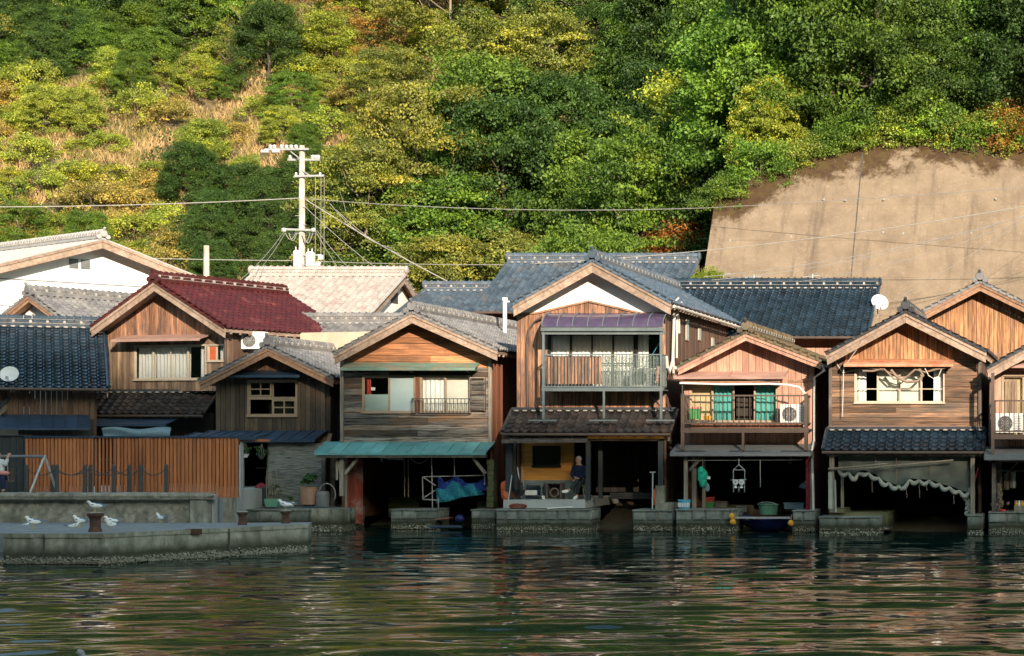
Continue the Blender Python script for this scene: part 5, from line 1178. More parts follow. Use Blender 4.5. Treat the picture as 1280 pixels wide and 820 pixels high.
# ------------------------------------------------------------ small dark house with the reed screen
def house_dark():
    Y = 4.0; oh = .7; Yv = Y-oh; x, z = PX(Y), PZ(Y); xv, zv = PX(Yv), PZ(Yv)
    W_ = (x(312), x(370), z(519), z(477))
    h = gable_house('house', 'small dark timber house with brown bargeboards, lattice window and a reed screen', 'house', Y, oh, 9, (xv(335),zv(434)), (xv(249),zv(477)), (xv(417),zv(473)), x(270), x(413), z(546), 1.0, 'dark_v', 'tile_gy', barge='barge_br', side='black_v', holes=[W_], bargeh=.26)
    r = h['root']
    f = window(r, *W_, Y, 2, 'alu', ['open','open'], fr=.06, name='window')
    zm = (W_[2]+W_[3])/2
    for (a, b, c, d) in ((W_[0],(W_[0]+W_[1])/2-.03,zm+.06,W_[3]),((W_[0]+W_[1])/2,W_[1],W_[2],zm-.04)):
        q = MB(); q.box(a, b, Y-.03, Y, c, c+.05); q.box(a, b, Y-.03, Y, d-.05, d); q.box(a, a+.05, Y-.031, Y+.001, c, d); q.box(b-.05, b, Y-.031, Y+.001, c, d); q.box((a+b)/2-.02,(a+b)/2+.02,Y-.028,Y-.002,c+.05,d-.05); q.box(a+.05,b-.05,Y-.027,Y-.003,(c+d)/2-.02,(c+d)/2+.02); q.build('lattice', 'alu', f)
        q = MB(); q.box(a+.05,b-.05,Y-.018,Y-.012,c+.05,d-.05); q.build('pane', 'glass', f)
    q = MB(); q.box(W_[0], W_[1], Y-.04, Y+.03, zm-.04, zm+.05); q.build('transom', 'alu', f)
    awning(r, x(286), x(382), Y, .5, z(464), z(469.5), 'metal_blue', ribs=0, th=.03)
    q = MB(); vboards(q, x(300), x(380), z(463), lambda a: z(447), Y-.015, (), .14); q.build('pediment_boards', 'cedar_v', r)
    awning(r, x(262), x(410), Y, 1.1, z(538), Z(550,Y-1.1), 'metal_blue', ribs=9, th=.03, name='canopy')
    q = MB(); q.beam((X(410,2.9),2.9,Z(554,2.9)),(X(413,4),4,Z(543,4)),.12,.06); q.box(x(270),x(414),Y-.05,Y+.05,z(553),z(546)); q.build('beam', 'barge_br', r)
    Yf = 3.1; fx, fz = PX(Yf), PZ(Yf)
    q = MB(); q.grid(lambda u, v: (fx(335.5)+(fx(402)-fx(335.5))*u, Yf+.015*math.sin(v*9), fz(632)+(fz(554)-fz(632))*v), 2, 60); q.build('reed_screen', 'reed', r)
    posts(r, [(fx(405),Yf,fz(634),fz(552),.12),(fx(334),Yf+.1,fz(634),fz(552),.07),(fx(303),Yf,fz(630),fz(552),.1),(fx(411),Yf+.4,fz(634),fz(552),.14)], 'post')
    q = MB(); q.box(fx(300), fx(414), Yf-.03, 12, .3, fz(633)); q.build('floor', 'concrete', r)
    q = MB(); q.box(fx(300), fx(338), Yf+1.2, Yf+1.25, fz(587), fz(585)); q.box(fx(300), fx(405), Yf+2.2, Yf+2.25, .9, 4); q.build('back_shelf', 'inter', r)
# ------------------------------------------------------------ red roofed house
def house_red():
    Y = 7.0; oh = .65; Yv = Y-oh; x, z = PX(Y), PZ(Y); xv, zv = PX(Yv), PZ(Yv)
    W_ = (x(161), x(267), z(474), z(433)); W2 = (x(272), x(295), z(452), z(433))
    h = gable_house('house', 'timber house with dark red glazed tile roof and white curtained window', 'house', Y, oh, 5.6, (xv(199),zv(352)), (xv(101),zv(408)), (xv(306),zv(412)), x(115), x(301), z(489), 1.3, 'weath_v', 'tile_rd', barge='barge', side='brown_v', holes=[W_, W2], rot=-17, bargeh=.30, gable=('cedar_v','v'), zg=z(424), ridge_tile='tile_rd', bw=.13)
    r = h['root']; T = h['T']
    awning(r, x(143), x(277), Y, .6, z(418), z(424.5), 'metal_brown', T=T, ribs=0, th=.04)
    window(r, *W_, Y, 4, 'alu_w', ['curtain','curtain','curtain','curtain_r'], T=T, fr=.05)
    f = window(r, *W2, Y, 2, 'alu_w', ['open','curtain'], T=T, fr=.04)
    q = MB(T); q.box(x(272)+.02, x(283), Y+.0, Y+.012, z(452), z(433)); q.build('orange_shutter', 'orange', f)
    pipe(r, [(x(302)+.3,Yv+.1,z(414)),(x(301)+.05,Y-.08,z(422)),(x(299),Y-.08,z(427)),(x(299),Y-.08,z(460))], .05, 'rail_br', T=T)
    pent_tiles(r, x(97), x(272), Y-.0, 1.1, z(491), Z(518,Y-1.1), 'tile_br')
    q = MB(T); q.box(x(301)+.4, x(301)+3.4, Y+3.1, Y+3.15, 3, z(412)); q.build('annex_wall', 'cream', r)
    q = MB(); q.box(x(105), x(270), Y-.2, Y-.05, 1.3, z(516)); q.build('lower_wall', 'inter', r)
    awning(r, x(70), x(240), Y-1.0, .9, Z(523,Y-1), Z(530,Y-1.9), 'metal_blue', ribs=0, th=.03, name='canopy')
    q = MB(); n = 60
    q.grid(lambda u, v: (X(128,5)+(X(213,5)-X(128,5))*u, 5.0+.05*math.sin(v*5+u*3), Z(548,5)+(Z(535,5)-Z(548,5))*v+.04*math.sin(u*9)), 30, 6); q.build('rolled_blind', 'tarp_b', r)
    return h
# ------------------------------------------------------------ left group
def left_group():
    # dark blue tiled roof facing the water
    root, x0, x1, zr, ze, V = block_back_roof('house', 'house at left under a wide dark blue tiled roof facing the water', 206, -60, 411, 8.6, 4.6, 486, 'tile_gl', 'brown_v', rot=28, depth2=2.2)
    T = Matrix.Translation((x1, 4.6, 0)) @ Matrix.Rotation(R(28), 4, 'Z') @ Matrix.Translation((-x1, -4.6, 0))
    awning(root, x0, x1-.55, 5.2, 1.25, ze-.85, ze-1.28, 'metal_blue', T=T, ribs=20, th=.03, name='canopy')
    q = MB(T); q.box(x0, x1-2.6, 5.10, 5.17, 1.3, ze-1.0); q.build('cream_wall', 'cream', root)
    q = MB(T); q.box(x1-2.59, x1-.4, 5.10, 5.17, 1.3, ze-1.0); q.build('dark_wall', 'inter', root)
    # small tiled shed at the very left edge
    root, *_ = block_back_roof('shed', 'small shed with black tiled roof cut by the left edge', 26, -90, 484, 4.6, 3.2, 513, 'tile_dk', 'black_v', depth2=1.0)
    dish(X(12,3.4), 3.4, Z(469,3.4), .28, R(18), 'white satellite dish on the black tiled shed at the left edge')
    # slate gable
    Y = 10; oh = .5; x, z = PX(Y), PZ(Y)
    h = gable_house('house', 'small grey slate gabled house with white wall between the barn and the red roof', 'house', Y, oh, 5.2, (x(51),z(370)), (x(-8),z(403)), (x(117),z(407)), x(4), x(100), 3, 1.3, 'plaster', 'tile_gy', barge='barge_br', side='plaster', boards='p', rot=-22, bargeh=.22)
    # white barn
    Y = 16; T = None
    zp = Z(300,Y); xp = X(118,Y)
    h = gable_house('storehouse', 'large white storehouse with low pitched pale metal roof at far left', 'storehouse', Y, .7, 10, (xp,zp), (xp-4.9,zp-1.55), (xp+4.9,zp-1.60), xp-4.2, xp+4.2, 3, 1.3, 'plaster', 'metal_lt', barge='barge_br' if False else 'barge', side='plaster', boards='p', rot=52, bargeh=.34, cover='metal', ridge_tile='metal_lt')
    r = h['root']; T = h['T']
    for a in (-.42, .02):
        q = MB(T); q.box(xp+a-.55, xp+a-.21, Y-.06, Y-.03, zp-1.15, zp-.78)
        for k in range(5): q.box(xp+a-.53, xp+a-.23, Y-.075, Y-.061, zp-1.12+k*.07, zp-1.10+k*.07)
        q.build('vent', 'metal_grey', r)
    q = MB(T); q.box(xp-4.2, xp+4.2, Y-.05, Y-.031, zp-1.72, zp-1.68); q.box(xp-4.2, xp+4.2, Y-.05, Y-.031, zp-2.72, zp-2.69); q.box(xp-.8, xp-.78, Y-.049, Y-.031, zp-2.69, zp-1.72); q.build('wall_seam', 'metal_grey', r)
M['metal_lt'] = gm('pale_grey_metal', (.42,.41,.40), (.34,.33,.32), s=2, rough=.5, rv=.1, bump=.03)
def back_row():
    root, x0, x1, zr, ze, V = block_back_roof('house', 'house with broad pinkish grey tiled roof and white gable right of the utility pole', 506, 316, 345, 18, 13.6, 402, 'tile_pk', 'plaster', depth2=4.4)
    q = MB(); q.box(x1-.315, x1-.30, 17.3, 18.1, zr-1.1, zr-.65); q.build('gable_vent', 'grille', root)
    block_back_roof('house', 'low house with grey tiled roof between the red roof and the lap board boathouse', 560, 345, 404, 11.4, 8.9, 436, 'tile_gy', 'brown_v', depth2=2.2)
    block_back_roof('house', 'low house with a small blue slate roof left of the big blue roof', 640, 533, 363, 20, 15.8, 400, 'tile_bl', 'brown_v')
    root, x0, x1, zr, ze, V = block_back_roof('house', 'house with the big blue tiled roof behind the tall white gabled boathouse', 872, 637, 328, 19, 14.4, 390, 'tile_bl', 'cedar_v')
    root, x0, x1, zr, ze, V = block_back_roof('house', 'house with the long dark blue glazed roof in front of the concrete wall', 1098, 830, 360, 16, 12, 421, 'tile_gl', 'pink_v', depth2=.8)
    dish(X(1099,14.5), 14.5, Z(379,14.5), .33, R(25), 'white satellite dish at the right end of the long dark blue roof')
    v = MB(); v.tube([(X(631,9),9,4.5),(X(631,9),9,Z(374,9))],.07,8); v.tube([(X(631,9),9,Z(376,9)),(X(631,9),9,Z(372,9))],.10,8); v.tube([(X(631,9),9,Z(377,9)),(X(637,9),9,Z(377,9))],.03,6)
    tag(v.build('vent_pipe', 'white', org=(X(631,9),9,4.5)), 'white vent pipe left of the tall white gabled boathouse', 'pipe')
    # hidden infill behind the lumber boathouse
    v = MB(); v.tube([(X(258,14),14,3),(X(258,14),14,Z(307,14))],[.14,.10],10); tag(v.build('concrete_post', 'pole', org=(X(258,14),14,3)), 'short bare concrete post standing behind the red tiled roof', 'post')
M["_"]=None; del M["_"]
house_lumber(); house_tall(); house_pink(); house_orange(); house_edge(); house_plank(); house_dark(); house_red(); left_group(); back_row()
AC_ALL.append(ac_unit(X(318,7.0), 7.0, Z(438,7.0), 'white air conditioner tucked under the right eave of the red tiled roof', rz=R(0)))
# ------------------------------------------------------------ stone footings
def footing(label, p0, p1, py0, Yf, Yb, rows=2, bl=.6, mat='stone', x1=None):
    m = MB(); xa, xb = X(p0,Yf), X(p1,Yf)
    stonework(m, xa, xb, Yf, Yb, -.35, Z(py0,Yf), rows, bl)
    k = MB()
    o = m.build('stone_footing', mat, org=((xa+xb)/2, Yf, 0)); tag(o, label, 'stone footing', 'stone footings at the waterline'); return o
footing('stone block footing in the middle of the bay under the teal awning', 487, 548, 637, 1.3, 2.4, 3, .45)
footing('stone footing under the right pillar of the teal awning', 588, 619, 637, 1.4, 2.6, 3, .45)
footing('long stone footing under the deck where the man sits', 619, 738, 637, -.05, 1.3, 3, .42)
footing('stone footing right of the slipway of the tall boathouse', 790, 842, 638, 0, 1.4, 3, .42)
footing('stone footing carrying the blue basket below the pinkish boathouse', 844, 921, 637, -.3, .9, 3, .45)
footing('small stone footing below the red drape', 990, 1020, 638, -.3, .9, 3, .4)
footing('low stone footing left of the tarpaulin bay', 1023, 1101, 646, -1.5, -.3, 2, .45)
footing('narrow stone footing right of the tarpaulin bay', 1208, 1229, 644, -1.5, -.3, 2, .4)
footing('stone footing at the right edge of the row', 1235, 1420, 640, -1.5, -.2, 3, .45)
footing('stone terrace edge in front of the small dark house', 262, 424, 637, .9, 3.1, 2, .55)
o = MB(); o.box(X(390,.6), X(428,.6), .55, 1.2, -.4, Z(636,.6)); tag(o.build('concrete_pier', 'concrete', org=(X(409,.6),.9,0)), 'square concrete pier at the right end of the stone terrace', 'pier')
# ================================================================ QUAYS AT LEFT
def quay():
    m = MB(); Yf = -4.5
    poly = [(-60,-4.5),(X(268,-4.5),-4.5),(-7.9,-2.2),(-8.5,0),(-8.5,3.2),(-9.4,9.2),(-60,9.2)]
    m.prism(poly, -.6, 1.26, axis='z'); o = m.build('plaza', 'paving'); tag(o, 'pale paved waterfront plaza', kind='structure')
    # seawall
    x, z = PX(-4.6), PZ(-4.6); xa, xb = -40, x(246)
    r = thing('seawall', 'rough pale concrete seawall with a projecting lip below the slatted fence', 'sea wall', (x(120), -4.6, 0))
    w_ = MB()
    def fn(u, v):
        xx = xa+(xb-xa)*u; return (xx, -4.62-.16*(1-v)+.05*vnoise(xx*3, v*2, 1.3, 2)+.03*vnoise(xx*9, v*9, 1.1, 5), -.3+1.45*v)
    w_.grid(fn, 300, 18); w_.build('wall_face', 'concrete_r', r)
    l = MB(); n = 120
    def lip(u, v):
        xx = xa+(x(270)-xa)*u; t = v*math.pi*2
        prof = [(-4.4,1.16),(-4.72,1.13),(-4.86,1.16),(-4.90,1.26),(-4.87,1.335),(-4.4,1.345)]
        a, b = prof[min(int(v*5+.5), 5)]
        return (xx, a+.02*vnoise(xx*4, v*3, 1.2, 1), b+.018*vnoise(xx*5, v*3, 1.2, 7))
    l.grid(lip, 260, 5); l.build('coping', 'concrete_r', r)
    p = MB(); p.box(x(243), x(263), -4.86, -4.3, -.3, 1.13); p.build('end_buttress', 'concrete', r)
    # lower landing
    k = MB(); k.prism([(-40,-10.2),(X(128,-10.2),-10.2),(X(262,-8.2),-8.2),(X(262,-8.2),-4.7),(-40,-4.7)], -.5, .50, axis='z'); o = k.build('lower_quay', ['slabtop']); tag(o, 'low wet concrete landing below the seawall', kind='structure')
    # breakwater
    f = [(X(5,-14.8),-14.8),(X(128,-14.8),-14.8),(X(385,-10.2),-10.2)]; bk = [(X(390,-9.0),-9.0),(X(128,-10.3),-10.3),(X(10,-10.3),-10.3)]
    b = thing('breakwater', 'low concrete breakwater with barnacled foot where the gulls rest', 'breakwater', ((f[1][0]),-12.5,0))
    m = MB(); pts = f+bk
    def wallseg(A, B, n, off=0):
        def fn(u, v):
            xx, yy = A[0]+(B[0]-A[0])*u, A[1]+(B[1]-A[1])*u
            g = .05*vnoise(xx*4, v*3+yy, 1.1, 3)*(.3+.7*(1-v)); return (xx+g*.3, yy-.10*(1-v)-g, -.35+1.06*v)
        m.grid(fn, n, 14)
    wallseg(f[0], f[1], 60); wallseg(f[1], f[2], 120); wallseg(f[2], bk[0], 14); wallseg(bk[2], f[0], 30)
    m.build('side_face', 'concrete', b)
    t = MB(); t.prism([(p[0],p[1]) for p in pts], .66, .715, axis='z'); t.build('top_slab', 'slabtop', b)
    e = MB()
    for A, B in ((f[0],f[1]),(f[1],f[2])):
        e.beam((A[0],A[1]-.01,.67),(B[0],B[1]-.01,.67),.05,.10)
    e.build('edge_strip', 'concrete', b)
    j = MB()
    for A, B, us in ((f[0],f[1],(.42,)),(f[1],f[2],(.60,))):
        for u in us:
            xx, yy = A[0]+(B[0]-A[0])*u, A[1]+(B[1]-A[1])*u; j.box(xx-.006, xx+.006, yy-.105, yy+.02, .1, .69)
    j.build('joint', 'grille', b)
    j = MB(); xx, yy = f[1][0]+(f[2][0]-f[1][0])*.42, f[1][1]+(f[2][1]-f[1][1])*.42
    j.box(xx-.16, xx+.16, yy-.10, yy+.1, .60, .728); j.build('rust_plate', 'rust', b)
    k = MB(); g = random.Random(4)          # barnacles
    for A, B, n in ((f[0],f[1],420),(f[1],f[2],760)):
        for i in range(n):
            u = g.random(); xx, yy = A[0]+(B[0]-A[0])*u, A[1]+(B[1]-A[1])*u; zz = .03+abs(g.gauss(0,.055)); s = g.uniform(.010,.022)
            k.add([(xx-s,yy-.11,zz-s),(xx+s,yy-.11,zz-s),(xx+s,yy-.11,zz+s),(xx-s,yy-.11,zz+s),(xx,yy-.15-s,zz)], [(0,1,4),(1,2,4),(2,3,4),(3,0,4)])
    o = k.build('barnacles', gm('barnacle_shell', (.36,.345,.28), (.13,.13,.10), s=20, rough=.95), b); o['kind'] = 'stuff'
    def bollard(px, py, Y, s, lab, zt):
        zb = zt; t = thing('mooring_bollard', lab, 'bollard', (X(px,Y),Y,zb), 'rusty bollards on the quay')
        q = MB(); q.lathe((X(px,Y),Y,zb), [(.16*s,0),(.15*s,.05),(.125*s,.12),(.125*s,.30*s),(.15*s,.36*s),(.19*s,.40*s),(.19*s,.45*s),(.14*s,.47*s)], 16); q.build('column', 'rust', t, smooth=False)
        q = MB(); g = random.Random(px)
        for i in range(26): a = g.random()*6.28; rr = g.random()**.5*.16*s; q.ell((X(px,Y)+rr*math.cos(a),Y+rr*math.sin(a),zb+.475*s),.035,.035,.014,6,3)
        q.build('droppings', 'mortar', t)
    bollard(119, 0, -14.0, .95, 'rusty bollard nearest the left end of the breakwater', .715)
    bollard(303, 0, -10.6, .70, 'rusty bollard in the middle of the long arm of the breakwater', .715)
    bollard(357, 0, -9.7, .68, 'rusty bollard nearest the right end of the breakwater', .715)
quay()
def fence():
    t = thing('slatted_fence', 'tall fence of reddish brown vertical slats with a dark blue cap on the plaza', 'fence', (X(160,-2.8),-2.8,1.2))
    Y = -2.6; x, z = PX(Y), PZ(Y)
    q = MB(); n = 33; a0, a1 = x(32), x(183)
    for i in range(n): a = a0+(a1-a0)*i/n; q.box(a+.006, a+(a1-a0)/n-.022-(.03 if 17 < i < 24 else 0), Y-.02, Y+.02, 1.30, z(547))
    q.build('recessed_panel', 'slat', t)
    q = MB(); n = 24; Y2 = -3.4; x2, z2 = PX(Y2), PZ(Y2); a0, a1 = x2(183.5), x2(299)
    for i in range(n):
        a = a0+(a1-a0)*i/n; q.box(a+.006, a+(a1-a0)/n-.022, Y2-.02, Y2+.02, z2(622), z2(547))
    q.build('projecting_panel', 'slat', t)
    q = MB()
    for i in range(5): q.box(x2(183)-.01, x2(183)+.03, Y2+i*.16, Y2+i*.16+.13, 1.3, z2(547))
    q.build('return_panel', 'slat', t)
    q = MB()
    for zz in (1.5, 2.2, 2.85): q.box(x(32), x(183), Y+.022, Y+.06, zz, zz+.07)
    for p in (40,80,120,160): q.box(x(p)-.04, x(p)+.04, Y+.062, Y+.14, 1.26, z(548))
    q.build('frame', 'post_dk', t)
    q = MB(); q.box(x(32)-.02, x(183), Y-.06, Y+.12, z(547), z(545)); q.box(x2(183), x2(301), Y2-.06, Y2+.9, z2(547), z2(545)); q.build('cap', 'metal_blue', t)
    q = MB(); q.box(x2(299.5), x2(302), Y2-.05, Y2+.05, z2(620), z2(556)); q.build('end_post', 'steel', t)
    q = MB(); q.box(x2(281), x2(291), Y2-.1, Y2+.25, .3, z2(622.5)); q.build('support_block', 'concrete', t)
    # dark wall left of the fence
    q = MB(); vboards(q, x(-80), x(31), 1.26, lambda a: z(545), Y+.3, (), .2); q.box(x(-80), x(31.5), Y+.22, Y+.4, z(545), z(543.5)); tag(q.build('plank_fence', 'post_dk', org=(x(10),Y+.3,1.26)), 'near black plank fence behind the swing at the left edge', 'fence')
    # small blue awning over the fence end
    t2 = thing('lean_to', 'low lean-to with pale blue metal roof behind the right end of the slatted fence', 'lean-to', (X(318,.6),.6,1.2))
    awning(t2, X(247,.9), X(339,.9), .9, 1.1, Z(541,.9), Z(547,-.2), 'metal_blue', ribs=7, th=.03, name='roof')
    q = MB(); q.box(X(300,0), X(338,0), -.1, -.02, Z(552,0), Z(549,0)); q.build('beam', 'slat', t2)
    q = MB(); q.box(X(303,0)-.04, X(303,0)+.04, -.08, 0, .6, Z(549,0)); q.build('post', 'steel', t2)
fence()
def chain_posts():
    names = {33:'chain post beside the foot of the swing frame',71:'front chain post second from the left',106:'front chain post in the middle of the plaza edge',142:'front chain post below the gapped fence slats',176:'front chain post just left of the projecting fence panel',208:'chain post standing in front of the projecting fence panel',
             66:'rear chain post next to the second front post',113:'rear chain post close beside the middle front post',162:'rear chain post left of the fence corner'}
    for p in names:
        Y = -4.15 if p in (33,71,106,142,176,208) else -3.7
        h = Z(582,Y)-1.345 if Y < -4 else Z(582,Y)-1.27; zb = 1.26
        t = thing('chain_post', names[p], 'post', (X(p,Y),Y,zb), 'dark chain posts along the plaza edge')
        q = MB(); q.lathe((X(p,Y),Y,zb), [(.055,0),(.055,Z(583,Y)-zb),(.045,Z(581,Y)-zb),(.001,Z(580.5,Y)-zb)], 12); q.build('shaft', 'metal_dk', t)
        q = MB(); q.lathe((X(p,Y),Y,zb+.0), [(.085,0),(.085,.015),(.056,.02)], 12); q.build('foot_plate', 'metal_dk', t)
    def chain(p, q, Y, lab):
        a, b = X(p,Y), X(q,Y); m = MB(); n = 16; zt = Z(585,Y); m.tube([(a+(b-a)*i/n, Y, zt-.20*4*(i/n)*(1-i/n)) for i in range(n+1)], .016, 5)
        tag(m.build('chain', 'metal_dk', org=((a+b)/2,Y,zt)), lab, 'chain', 'chains between the dark posts')
    chain(33,71,-4.15,'drooping chain between the swing foot post and the second front post'); chain(71,106,-4.15,'drooping chain left of the middle front post'); chain(106,142,-4.15,'drooping chain right of the middle front post')
    chain(142,176,-4.15,'drooping chain below the gapped slats near the fence corner'); chain(176,208,-4.15,'rightmost drooping chain ending before the projecting panel'); chain(-20,33,-4.15,'drooping chain running in from the left edge past the swing')
    chain(66,113,-3.7,'rear chain across the left part of the fence'); chain(113,162,-3.7,'rear chain below the gapped fence slats')
chain_posts()
# ================================================================ PEOPLE
def skinned(name, verts, edges, mat, parent, root=0, sub=2, branch=.0):
    o0 = ORG[parent.name]; me = bpy.data.meshes.new(name); bm = bmesh.new(); ly = bm.verts.layers.skin.verify()
    bv = []
    for i, (p, r) in enumerate(verts):
        v = bm.verts.new(Vector(p)-o0); rr = r if hasattr(r, '__len__') else (r, r); v[ly].radius = rr; v[ly].use_root = (i == root); bv.append(v)
    for a, b in edges: bm.edges.new((bv[a], bv[b]))
    bm.to_mesh(me); bm.free(); me.materials.append(M[mat]); ob = bpy.data.objects.new(name, me); COL.objects.link(ob); ob.parent = parent; ORG[ob.name] = o0
    s = ob.modifiers.new('skin', 'SKIN'); s.use_smooth_shade = True; s.branch_smoothing = branch
    ss = ob.modifiers.new('subdivision', 'SUBSURF'); ss.levels = sub; ss.render_levels = sub
    return ob
def person(label, base, J, top, bottom, hairm, hat=None, tz=0, shoe='black'):
    """J: joints (world offsets from base): pelvis waist chest neck head shL elL wrL shR elR wrR hipL knL anL toL hipR knR anR toR ; face: unit vector"""
    t = thing('person', label, 'person', base); B = Vector(base); P = {k: B+Vector(v) for k, v in J.items() if k != 'face'}
    fc = Vector(J['face']).normalized(); side = fc.cross(Vector((0,0,1))).normalized()
    names = ['pelvis','waist','chest','neck','head','crown','shL','elL','wrL','shR','elR','wrR','hipL','knL','anL','toL','hipR','knR','anR','toR']
    P['crown'] = P['head']+Vector((0,0,.09)); P['head'] = P['head']+Vector((0,0,0))
    rad = dict(pelvis=(.13,.10),waist=(.12,.09),chest=(.145,.10),neck=.052,head=(.082,.095),crown=(.072,.085),shL=.055,elL=.04,wrL=.028,shR=.055,elR=.04,wrR=.028,hipL=.08,knL=.055,anL=.04,toL=.026,hipR=.08,knR=.055,anR=.04,toR=.026)
    E = [('pelvis','waist'),('waist','chest'),('chest','neck'),('neck','head'),('head','crown'),('chest','shL'),('shL','elL'),('elL','wrL'),('chest','shR'),('shR','elR'),('elR','wrR'),('pelvis','hipL'),('hipL','knL'),('knL','anL'),('anL','toL'),('pelvis','hipR'),('hipR','knR'),('knR','anR'),('anR','toR')]
    V = [(P[n], rad[n]) for n in names]; ED = [(names.index(a), names.index(b)) for a, b in E]
    for s in 'LR':            # palms and fingers
        d = (P['wr'+s]-P['el'+s]).normalized(); u = d.cross(fc if abs(d.dot(fc)) < .9 else Vector((0,0,1))).normalized(); dn = (d*.6+Vector((0,0,-.8))).normalized()
        pm = P['wr'+s]+d*.06; V.append((pm, (.034,.018))); ip = len(V)-1; ED.append((names.index('wr'+s), ip))
        for k, (o_, l) in enumerate(((-.03,.06),(-.01,.072),(.01,.068),(.03,.052))):
            V.append((pm+u*o_+d*.045, .0095)); V.append((pm+u*o_*1.1+d*(.045+l*.5)+dn*.01, .008)); V.append((pm+u*o_*1.1+d*(.03+l)+dn*.035, .0065)); b = len(V)
            ED += [(ip, b-3), (b-3, b-2), (b-2, b-1)]
        V.append((P['wr'+s]+d*.03-u*.04, .011)); V.append((P['wr'+s]+d*.07-u*.055, .009)); b = len(V); ED += [(names.index('wr'+s), b-2), (b-2, b-1)]
    V.append((P['head']+fc*.105+Vector((0,0,-.01)), .014)); ED.append((4, len(V)-1))           # nose
    for s in (-1,1): V.append((P['head']+side*.098*s+Vector((0,0,-.005)), .018)); ED.append((4, len(V)-1))   # ears
    body = skinned('body', V, ED, 'skin', t)
    q = MB()
    for s in (-1,1): c = P['head']+fc*.093+side*.033*s+Vector((0,0,.025)); q.ell(c, .011,.011,.009, 8, 5)
    c = P['head']+fc*.094+Vector((0,0,-.055)); q.ell(c, .022,.010,.006, 8, 5); q.build('face_details', 'hair_d', t)
    # clothes
    up = ['pelvis','waist','chest','shL','elL','wrL','shR','elR','wrR']
    R2 = dict(pelvis=(.155,.125),waist=(.15,.118),chest=(.175,.125),shL=.078,elL=.06,wrL=.046,shR=.078,elR=.06,wrR=.046)
    P2 = dict(P)
    for s in 'LR': P2['wr'+s] = P['wr'+s].lerp(P['el'+s], .08)
    skinned('jacket', [(P2[n], R2[n]) for n in up]+[(P['neck']+Vector((0,0,-.015)), .072)], [(0,1),(1,2),(2,3),(3,4),(4,5),(2,6),(6,7),(7,8),(2,9)], top, t)
    lo = ['pelvis','hipL','knL','anL','hipR','knR','anR']; R3 = dict(pelvis=(.145,.115),hipL=.10,knL=.075,anL=.06,hipR=.10,knR=.075,anR=.06)
    P3 = dict(P)
    for s in 'LR': P3['an'+s] = P['an'+s].lerp(P['kn'+s], .12)
    skinned('trousers', [(P3[n], R3[n]) for n in lo], [(0,1),(1,2),(2,3),(0,4),(4,5),(5,6)], bottom, t)
    for s in 'LR':
        d = (P['to'+s]-P['an'+s]); f = Vector((d.x, d.y, 0)).normalized()
        skinned('shoe', [(P['an'+s], .058), (P['an'+s].lerp(P['to'+s], .5)+Vector((0,0,-.005)), .058), (P['to'+s]+d*.35, .045)], [(0,1),(1,2)], shoe, t)
    hd = P['head']+Vector((0,0,.045))-fc*.012
    q = MB()
    vs = []; nu, nv = 16, 8
    for j in range(nv+1):
        ph = math.pi*.62*j/nv
        for i in range(nu):
            th = 2*math.pi*i/nu; dx, dy = math.cos(th), math.sin(th); front = dx*fc.x+dy*fc.y
            pe = ph*(1-.42*max(0, front)) ; vs.append(hd+Vector((dx*math.sin(pe)*.100, dy*math.sin(pe)*.108, math.cos(pe)*.108)))
    q.add(vs, [(j*nu+i, (j+1)*nu+i, (j+1)*nu+(i+1)%nu, j*nu+(i+1)%nu) for j in range(nv) for i in range(nu)])
    q.build('hair', hairm, t, smooth=True)
    return t, P
